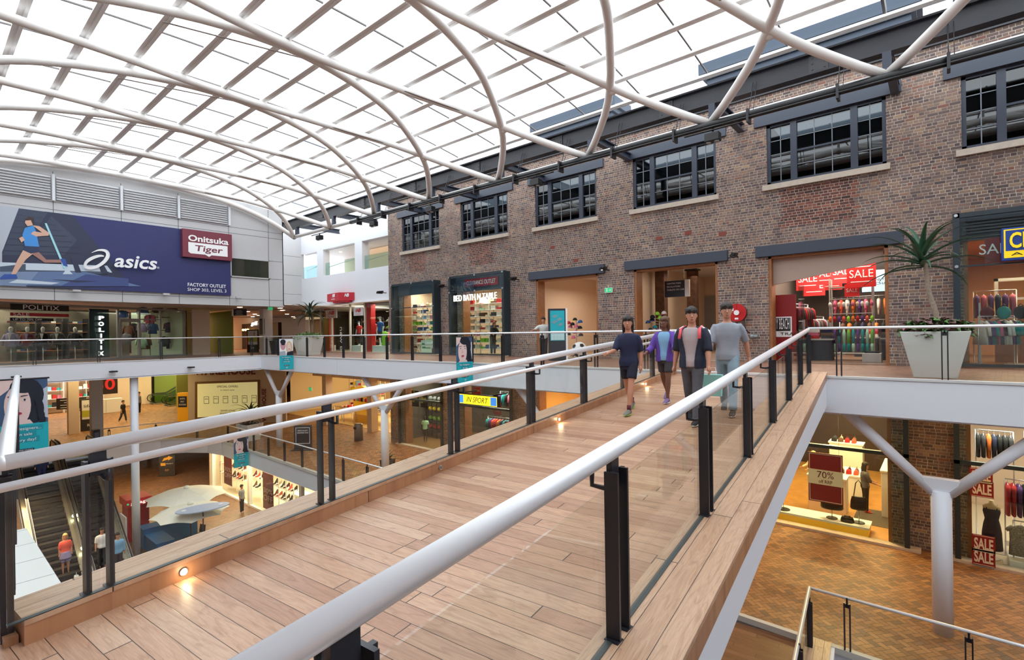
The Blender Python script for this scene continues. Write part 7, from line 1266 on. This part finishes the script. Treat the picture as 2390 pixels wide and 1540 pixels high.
p = atY(1105, 1060, 16.2); leafplant('agave', 'big wide leaved aloe in front of the illuminated sport sign', (p.x, 16.2, -5.0), 20, 1.5, .13, leafg, 1.2, 1.5, .9, (.1, 0), 31); box_planter('white planter under the big aloe by the sport shop', p.x, 16.2, -5.15, .8, 1.0, .7, potw, .1)
t = thing('litter_bin', 'round grey steel litter bin beside the square column', 'bin', (-26.6, 17.2, -5.15)); put(MB().stack([(0, 0, 0, .26, .26), (0, 0, .9, .26, .26), (0, 0, 1.0, .22, .22), (0, 0, 1.02, .1, .1)]), 'body', mat('bin_steel', (130, 130, 132), .35, .6), t, local=True); put(MB().box(-.12, -.27, .7, .12, -.24, .82), 'slot', black, t, local=True)
s_, u, n = flat_sign('poster_stand', 'dark A frame board with white bordered notice on the brick paving', (-26.9, 13.9, -5.15), (.72, .68, 0), .95, 1.35, .1, mat('stand_dark', (50, 48, 50), .5)); o = Vector((-26.9, 13.9, -4.8)); m = MB()
for a, b, c_, d_ in ((-.38, 0, .38, .02), (-.38, .86, .38, .88), (-.38, 0, -.36, .88), (.36, 0, .38, .88)): m.poly([o+u*a+UP*b, o+u*c_+UP*b, o+u*c_+UP*d_, o+u*a+UP*d_], n, .008)
put(m, 'white_border', wht, s_); txt('SPECIALIST', .07, o+UP*.68+n*.01, u, wht, s_, width=.56); txt('DESIGNER SALE', .07, o+UP*.56+n*.01, u, wht, s_, width=.6); put(MB().bar(Vector((-26.9, 13.9, -5.13))-u*.6, Vector((-26.9, 13.9, -5.13))+u*.6, .5, .04), 'foot', mat('sign_dark', (44, 46, 58), .4), s_)
# ------------------------------------------------------------------ shops behind the brick arcade, middle level
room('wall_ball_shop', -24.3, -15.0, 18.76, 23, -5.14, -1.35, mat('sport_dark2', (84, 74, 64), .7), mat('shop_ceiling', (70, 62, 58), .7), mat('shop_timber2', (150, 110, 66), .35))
shelf_unit('ball_shelving', 'sports shelving of balls seen through the first arcade window', -24.0, -21.2, 20.2, 20.7, -5.13, [-4.6, -4.1, -3.55, -2.95], dark)
for zi, (z, c) in enumerate(((-3.55, 'yellow'), (-2.95, 'grey'), (-4.1, 'lime'), (-4.6, 'coral'))):
    for i in range(6): o = put(MB().ball((0, 0, .15), .15, 14, 10), 'sports_ball', C[c], loc=(-23.8+i*.4, 20.4, z), local=True); tag(o, '%s ball on the sports shelving of the first arcade window' % c, 'ball', 'balls on the sports shelving')
for i in range(2): s_, u, n = flat_sign('sale_poster', 'black poster with yellow 20%% in the first arcade window, %s' % ('nearer the brick corner', 'nearer the bridge')[i], (-22.95+.75*i, 18.55, -3.0), (1, 0, 0), .62, .9, .02, C['black']); txt('20%', .2, (-22.9+.75*i, 18.54, -2.65), (1, 0, 0), C['yellow'], s_, width=.36); txt('SAVE', .08, (-23.05+.75*i, 18.54, -2.2), (1, 0, 0), C['yellow'], s_, width=.2); plate(s_, (1, 0, 0), Vector((-23.13+.75*i, 18.55, -2.75)), .18, .36, mat('olive', (150, 150, 30), .6), 'olive_patch')
mannequin('short mannequin in pale mint football shirt and black shorts in the first arcade window', (-22.9, 19.2, -5.13), .6, C['mint'], C['black'], 1.5, legs=.4, sk=mat('mannequin_dark', (60, 50, 46), .6))
rack('clothes rail of bright shirts behind the sport sign', (-18.3, 19.6), (-15.6, 19.6), -5.13, 1.9, 14, ['teal', 'purple', 'coral', 'red', 'orange', 'navy'], 'rail behind the sport sign', 'shirt'); rack('high clothes rail of leggings behind the sport sign', (-18.3, 20.6), (-15.6, 20.6), -5.13, 3.1, 12, ['purple', 'teal', 'black', 'pink', 'white'], 'high rail behind the sport sign', 'garment')
t = thing('stock_table', 'table heaped with folded navy and black clothes behind the sport sign', 'table', (-16.5, 19.0, -5.13)); put(MB().box(-17.9, 18.8, -4.4, -15.2, 19.4, -4.35), 'top', timber, t); put(MB().box(-17.8, 18.85, -5.13, -17.7, 19.35, -4.4).box(-15.4, 18.85, -5.13, -15.3, 19.35, -4.4), 'leg', timber, t)
for i in range(12): c = ['navy', 'black', 'navy', 'white', 'charcoal', 'purple'][i % 6]; towel(c, -17.7+.44*(i % 6), 19.1, -4.35+.105*(i//6), 'folded %s clothes heaped on the table behind the sport sign' % c, 'folded clothes behind the sport sign')
t = thing('light_box_sign', 'illuminated blue and yellow IN SPORT light box on the arcade', 'sign', (-16.5, 17.5, -2)); a, b = atY(1068, 943, 17.2), atY(1161, 930, 17.2); put(MB().box(a.x, 17.2, -2.28, b.x, 17.4, -1.78), 'box', black, t); put(MB().box(a.x+.03, 17.19, -2.25, b.x-.03, 17.2, -1.81), 'face', mat('box_yellow', (255, 232, 40), .5, emit=1.0), t); bl_ = mat('box_blue', (50, 130, 230), .5, emit=.9)
for x0_, x1_ in ((a.x+.05, a.x+.42), (b.x-.42, b.x-.05)): put(MB().box(x0_, 17.185, -2.22, x1_, 17.19, -1.84), 'blue_end', bl_, t)
txt('IN SPORT', .25, ((a.x+b.x)/2, 17.18, -2.15), (1, 0, 0), black, t, width=1.4, shear=.25, depth=.004); put(MB().box(a.x+.3, 17.3, -1.78, a.x+.36, 18.2, -1.72).box(b.x-.36, 17.3, -1.78, b.x-.3, 18.2, -1.72), 'bracket', black, t)
for i in range(3): s_, u, n = flat_sign('red_poster', 'red CLEARANCE poster in the sport shop window, %s' % ('upper', 'middle beside the rail', 'lower by the table')[i], (-18.1+.75*i+(.6 if i else 0), 18.6, -2.0-.9*i), (1, 0, 0), .5, .62, .02, C['red']); txt('FINAL', .12, (-18.1+.75*i+(.6 if i else 0), 18.59, -1.62-.9*i), (1, 0, 0), wht, s_, width=.4); txt('CLEARANCE', .1, (-18.1+.75*i+(.6 if i else 0), 18.59, -1.85-.9*i), (1, 0, 0), wht, s_, width=.42)
room('wall_amber_shop', -14.9, -5.6, 18.76, 23, -5.14, -1.35, mat('amber_wall', (236, 190, 110), .6), mat('shop_ceiling', (70, 62, 58), .7), mat('shop_timber2', (150, 110, 66), .35))
s_, u, n = flat_sign('sale_poster', 'small orange red 70% sign low in the amber shop window', (-12.75, 18.9, -3.0), (1, 0, 0), 1.0, .62, .03, mat('orange_red', (222, 60, 30), .5, emit=.3)); txt('70%', .26, (-12.7, 18.87, -2.82), (1, 0, 0), wht, s_, width=.6)
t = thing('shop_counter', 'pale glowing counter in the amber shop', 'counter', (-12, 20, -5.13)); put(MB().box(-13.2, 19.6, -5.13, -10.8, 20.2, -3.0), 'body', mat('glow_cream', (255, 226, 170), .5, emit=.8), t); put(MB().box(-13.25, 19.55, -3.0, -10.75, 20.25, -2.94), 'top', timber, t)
# handbag shop
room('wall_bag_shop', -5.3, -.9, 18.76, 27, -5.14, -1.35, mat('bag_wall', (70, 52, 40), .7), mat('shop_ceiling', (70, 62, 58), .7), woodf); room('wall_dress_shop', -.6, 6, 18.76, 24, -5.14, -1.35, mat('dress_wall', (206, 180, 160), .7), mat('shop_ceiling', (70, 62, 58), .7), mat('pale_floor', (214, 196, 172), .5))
def arcade_glass(x0, x1, label): 
    t = thing('shop_window', label, 'shopfront', (x0, 18.1, -5.15)); put(MB().box(x0, 18.0, -5.05, x1, 18.02, -1.5), 'glass_pane', gls, t); put(MB().box(x0-.06, 17.94, -2.55, x1+.06, 18.06, -2.45).box(x0-.06, 17.94, -5.15, x0+.06, 18.06, -1.5).box(x1-.06, 17.94, -5.15, x1+.06, 18.06, -1.5), 'frame', mat('bay_frame', (40, 52, 58), .35), t); put(MB().box(x0-.3, 17.9, -5.15, x1+.3, 18.2, -5.08), 'sill', sandst, t); return t
arcade_glass(WX[4]-.7, WX[4]+WW+.35, 'glass window of the amber lit handbag shop'); arcade_glass(WX[5]-.2, WX[5]+WW, 'glass window of the dress shop behind the forked column'); arcade_glass(WX[0]-.2, WX[0]+WW+.2, 'glass window of the ball shop in the arcade'); arcade_glass(WX[1]-.2, WX[1]+WW+.2, 'glass window behind the illuminated sport sign')
t = thing('display_plinth', 'long low white plinth with amber edge in the handbag window', 'plinth', (-3, 18.6, -5.13)); put(MB().box(-4.32, 18.35, -5.13, -1.75, 19.05, -4.92), 'base', mat('amber_edge', (236, 170, 40), .4, emit=.3), t); put(MB().box(-4.34, 18.32, -4.92, -1.72, 19.08, -4.86), 'top', wht, t)
def handbag(p, label, w, h, d, strap, stand=0):
    t = thing('handbag', label, 'handbag', p, .15); m = MB(); bm = mat('bag_leather', (26, 22, 24), .35, bump=.3, bs=25)
    m.loft([[(a*w/2*q, b*d/2*q2, z) for a, b in [(cos(i*pi/10), sin(i*pi/10)) for i in range(20)]] for z, q, q2 in ((0, .9, 1), (h*.1, 1, 1.05), (h*.6, .95, .9), (h*.95, .8, .5), (h, .74, .3))]); put(m, 'pouch', bm, t, local=True); put(MB().box(-w*.3, -d*.56, h*.15, w*.3, -d*.5, h*.5), 'pocket', bm, t, local=True, bev=.01)
    for s in (-1, 1): put(MB().tube([(-w*.3, s*d*.2, h*.85), (-w*.16, s*d*.1, h+strap*.8), (0, s*.01, h+strap), (w*.16, s*d*.1, h+strap*.8), (w*.3, s*d*.2, h*.85)], .012, 8), 'handle', bm, t, local=True)
    if stand: s = thing('bag_stand', 'round footed steel stand under the ' + label.split(' on ')[0], 'stand', (p[0], p[1], p[2]-stand)); put(MB().stack([(0, 0, 0, .16, .16), (0, 0, .02, .15, .15)]), 'foot', black, s, local=True); put(MB().tube([(0, .02, 0), (0, .02, stand)], .012, 8), 'pole', steel, s, local=True)
handbag((-2.72, 18.66, -4.58), 'wide black handbag on its stand in the window', .62, .38, .22, .28, .28); handbag((-2.02, 18.7, -4.46), 'tall black shoulder bag on its stand in the window', .44, .4, .2, .5, .4); handbag((-2.3, 18.55, -4.86), 'small black clutch bag lying on the plinth', .36, .17, .16, .02)
t = thing('bag_stand', 'empty round footed stand at the kerb end of the handbag plinth', 'stand', (-4.08, 18.6, -4.86)); put(MB().stack([(0, 0, 0, .2, .2), (0, 0, .02, .19, .19)]), 'foot', black, t, local=True); put(MB().tube([(0, 0, 0), (0, 0, .7)], .01, 8), 'pole', steel, t, local=True)
a, b = atY(1888, 1166, 18.3), atY(1967, 1063, 18.3); t = thing('window_banner', 'red and cream 70% off sign hung in the handbag window', 'banner', (a.x, 18.3, a.z)); w = b.x-a.x; h = b.z-a.z; c_ = (a.x+b.x)/2; put(MB().box(a.x, 18.28, a.z, b.x, 18.3, b.z), 'panel', mat('deep_red', (140, 24, 30), .5, emit=.1), t); put(MB().box(a.x, 18.27, a.z+h*.36, b.x, 18.28, a.z+h*.66), 'pale_band', mat('band_cream', (232, 206, 168), .5, emit=.15), t); put(MB().box(a.x+.03, 18.274, a.z+.03, b.x-.03, 18.28, a.z+.045).box(a.x+.03, 18.274, b.z-.045, b.x-.03, 18.28, b.z-.03).box(a.x+.03, 18.274, a.z+.03, a.x+.045, 18.28, b.z-.03).box(b.x-.045, 18.274, a.z+.03, b.x-.03, 18.28, b.z-.03), 'gold_line', mat('band_cream', (232, 206, 168), .5, emit=.15), t); txt('70%', h*.13, (c_, 18.268, a.z+h*.5), (1, 0, 0), dred, t, width=w*.48); txt('off RRP', h*.07, (c_, 18.268, a.z+h*.39), (1, 0, 0), dred, t, width=w*.4); put(MB().tube([(a.x+.1, 18.29, b.z), (a.x+.1, 18.29, -1.36)], .004, 5).tube([(b.x-.1, 18.29, b.z), (b.x-.1, 18.29, -1.36)], .004, 5), 'wire', steel, t)
for i, (x0_, x1_, y0_, y1_, zt, l) in enumerate(((-3.6, -2.5, 19.9, 20.5, -3.9, 'white display block behind the 70% sign'), (-3.2, -2.2, 21.4, 22.6, -4.1, 'white sales counter covered in goods in the handbag shop'), (-3.5, -2.4, 23.6, 24.2, -3.4, 'white shelf block with bags at the back of the handbag shop'), (-1.6, -.95, 20.6, 22.6, -3.6, 'white cabinet on the brick pier side of the handbag shop'))):
    t = thing('display_block', l, 'display block', (x0_, y0_, -5.13)); put(MB().box(x0_, y0_, -5.13, x1_, y1_, zt-.05), 'base', wht, t, bev=.01); put(MB().box(x0_-.03, y0_-.03, zt-.05, x1_+.03, y1_+.03, zt), 'top', wht, t)
    if i in (1, 2):
        for q in range(8): c = ['black', 'brown', 'red', 'coral', 'charcoal', 'cream'][q % 6]; tb = thing('small_bag', '%s small bag %s' % (c, 'on the sales counter' if i == 1 else 'on the back shelf block'), 'handbag', (x0_+.15+.22*(q % 4), y0_+.15+.28*(q//4), zt), .3*q, 'small bags in the handbag shop'); put(MB().stack([(0, 0, 0, .1, .06), (0, 0, .12, .09, .05), (0, 0, .17, .05, .03)], 10), 'pouch', C[c], tb, local=True); put(MB().tube([(-.05, 0, .15), (0, 0, .24), (.05, 0, .15)], .006, 6), 'handle', C[c], tb, local=True)
human('person', 'dark haired woman in patterned top and black leggings inside the handbag shop', (-2.05, 20.8, -5.13), 1.9, 1.66, hair=HAIRB, hairlen=.3, fem=True, top=mat('pattern_top', (92, 88, 96), .8, var=.5, vs=30), sleeves=.6, bottom=C['black'], shoes=C['coral'], la=(.4, .1, .8), ra=(.4, .1, .8), detail=False)
human('person', 'fair haired shop assistant in pale top behind the counter', (-3.75, 21.8, -5.13), -.9, 1.62, hair=HAIRY, fem=True, top=C['cream'], sleeves=.9, bottom=C['charcoal'], la=(.6, .1, .6), ra=(.6, .1, .6), detail=False)
t = thing('floor_mat', 'dark grey door mat on the handbag shop timber floor', 'mat', (-1.6, 19.6, -5.13)); put(MB().box(-2.3, 19.5, -5.128, -1.1, 21.2, -5.118), 'mat', mat('mat_grey', (92, 82, 74), .9), t)
# dress shop
for i, (px, py0, py1) in enumerate(((2296, 1286, 1314), (2296, 1254, 1284), (2292, 1126, 1156), (2290, 1096, 1124))):
    a, b = atY(px-27, py1, 17.88), atY(px+27, py0, 17.88); t = thing('sale_sign', 'dark red SALE sign in the dress shop window, %s' % ['lowest of the stack', 'second from the bottom', 'just below the window bar', 'topmost of the stack'][i], 'sign', (a.x, 17.88, a.z)); w = b.x-a.x; h = b.z-a.z; put(MB().box(a.x, 17.86, a.z, b.x, 17.88, b.z), 'panel', mat('sign_maroon', (136, 26, 32), .5), t); put(MB().box(a.x+.02, 17.854, a.z+.015, b.x-.02, 17.86, a.z+.025).box(a.x+.02, 17.854, b.z-.025, b.x-.02, 17.86, b.z-.015), 'pale_line', mat('pale_print', (226, 214, 196), .6), t); txt('SALE', h*.6, ((a.x+b.x)/2, 17.858, a.z+h*.2), (1, 0, 0), mat('pale_print', (226, 214, 196), .6), t, width=w*.82, bold=.03)
t = thing('dress_form', 'headless dress form in a long navy dress beside the SALE signs', 'dress form', (.95, 18.7, -5.13)); put(MB().stack([(0, 0, 1.28, .17, .1), (0, 0, 1.4, .18, .09), (0, 0, 1.47, .06, .05), (0, 0, 1.55, .05, .05)]), 'torso', mat('form_cream', (222, 196, 160), .7), t, local=True); put(MB().stack([(0, 0, .25, .22, .2), (0, 0, .7, .2, .16), (0, 0, .92, .17, .13), (0, 0, 1.05, .14, .11), (0, 0, 1.25, .18, .12), (0, 0, 1.33, .17, .11)]), 'dress', mat('dress_navy', (28, 26, 50), .8, var=.3, vs=20), t, local=True); put(MB().tube([(0, 0, 0), (0, 0, .5)], .02).stack([(0, 0, 0, .18, .18), (0, 0, .02, .17, .17)]), 'stand', steel, t, local=True)
for s in (-1, 1): put(MB().tube([(s*.1, -.1, 1.32), (s*.11, 0, 1.44)], .012, 6), 'shoulder_strap', C['navy'], t, local=True)
rack('clothes rail of red and dark dresses inside the dress shop', (1.25, 19.3), (2.6, 19.3), -5.13, 2.05, 12, ['red', 'red', 'purple', 'black', 'coral', 'red'], 'rail inside the dress shop', 'dress', .8)
pat = mat('skirt_pattern', (150, 146, 140), .85, var=.8, vs=42)
rack('low rail of patterned skirts by the picture edge in the dress shop', (1.35, 18.55), (2.2, 18.55), -5.13, 1.15, 3, [pat], 'low rail in the dress shop', 'skirt', .75, .05, face=0)
for o in [o for o in S.objects if o.get('group') == 'low rail in the dress shop']: o['label'] = 'black and white patterned skirt hanging on the low rail of the dress shop'
rack('upper rail of dark and orange tops in the dress shop', (.7, 20.2), (1.5, 20.2), -5.13, 3.2, 7, ['black', 'charcoal', 'orange', 'navy', 'black'], 'upper rail in the dress shop', 'top'); rack('upper rail of green and white tops at the picture edge', (1.7, 19.9), (2.8, 19.9), -5.13, 3.3, 7, ['teal', 'mint', 'white', 'mint'], 'upper edge rail in the dress shop', 'top')
t = thing('plinth', 'low white plinth at the picture edge of the dress shop', 'plinth', (1.7, 18.5, -5.13)); put(MB().box(1.25, 18.25, -5.13, 3.2, 19.0, -4.95), 'block', wht, t, bev=.01)
# pendant display lamps glowing inside the bright shops
for i, (x, y, z, l) in enumerate(((-3.4, 19.6, -1.5, 'bright ceiling spot at the front of the handbag shop'), (-2.4, 19.4, -1.45, 'small ceiling spot near the brick pier of the handbag shop'))): downlight(x, y, z+.1, l, .06)
# taller floor lights of the paving shadows come from the handbag shop itself
l = bpy.data.lights.new('window_lamp', 'SPOT'); l.energy = 420; l.color = (1, .66, .28); l.spot_size = radians(110); l.spot_blend = .7; l.shadow_soft_size = .05; o = bpy.data.objects.new('window_lamp', l); o.location = (-2.9, 19.6, -1.6); o.rotation_euler = (radians(-42), 0, 0); COL.objects.link(o)
# unseen fill lights added to brighten the bottom of the void
for a in ((-30, 3.5, -6.1, 5, 1, 150, WARM), (-44, 11, -6.1, 5, 3, 260, WARM), (-34, 13.3, -6.1, 10, .8, 180, WARM), (-37, 0, -6.1, 5, 5, 200, WARM)): area_light(*a)
# ------------------------------------------------------------------ second level of parts: lettering on its panel, lens in its housing, bracket on its post
UNDER = {'lettering': ('panel', 'name_plate', 'name_board', 'face', 'poster', 'header_panel', 'box', 'map_face', 'canopy'), 'rail_bracket': ('post',), 'glazing_bars': ('window_frame',), 'glass': ('window_frame',), 'lens': ('housing',), 'sole': ('shoe',), 'sock': ('shoe',),
         'visor': ('crown_panel',), 'sleeve_stripe': ('jacket',), 'pocket': ('pouch',), 'quilt': ('mattress',), 'label_plate': ('disc',), 'seam': ('disc',), 'text_line': ('panel',), 'print': ('panel',), 'poster_band': ('poster',), 'stripe': ('panel',), 'pictogram': ('print',), 'map_print': ('map_face',), 'gold_line': ('panel',), 'speed_lines': ('panel',), 'pull_handle': ('glass_leaf',), 'vent_cap': ('canopy',), 'arrow_print': ('panel',)}
for root in [o for o in S.objects if o.parent is None and len(o.children) > 1]:
    last = {}
    for ch in sorted(root.children, key=lambda o: o.session_uid):
        st = ch.name.split('.')[0]
        if st in UNDER:
            for w in UNDER[st]:
                if w in last and last[w].parent == root: ch.parent = last[w]; break
        if ch.parent == root: last[st] = ch
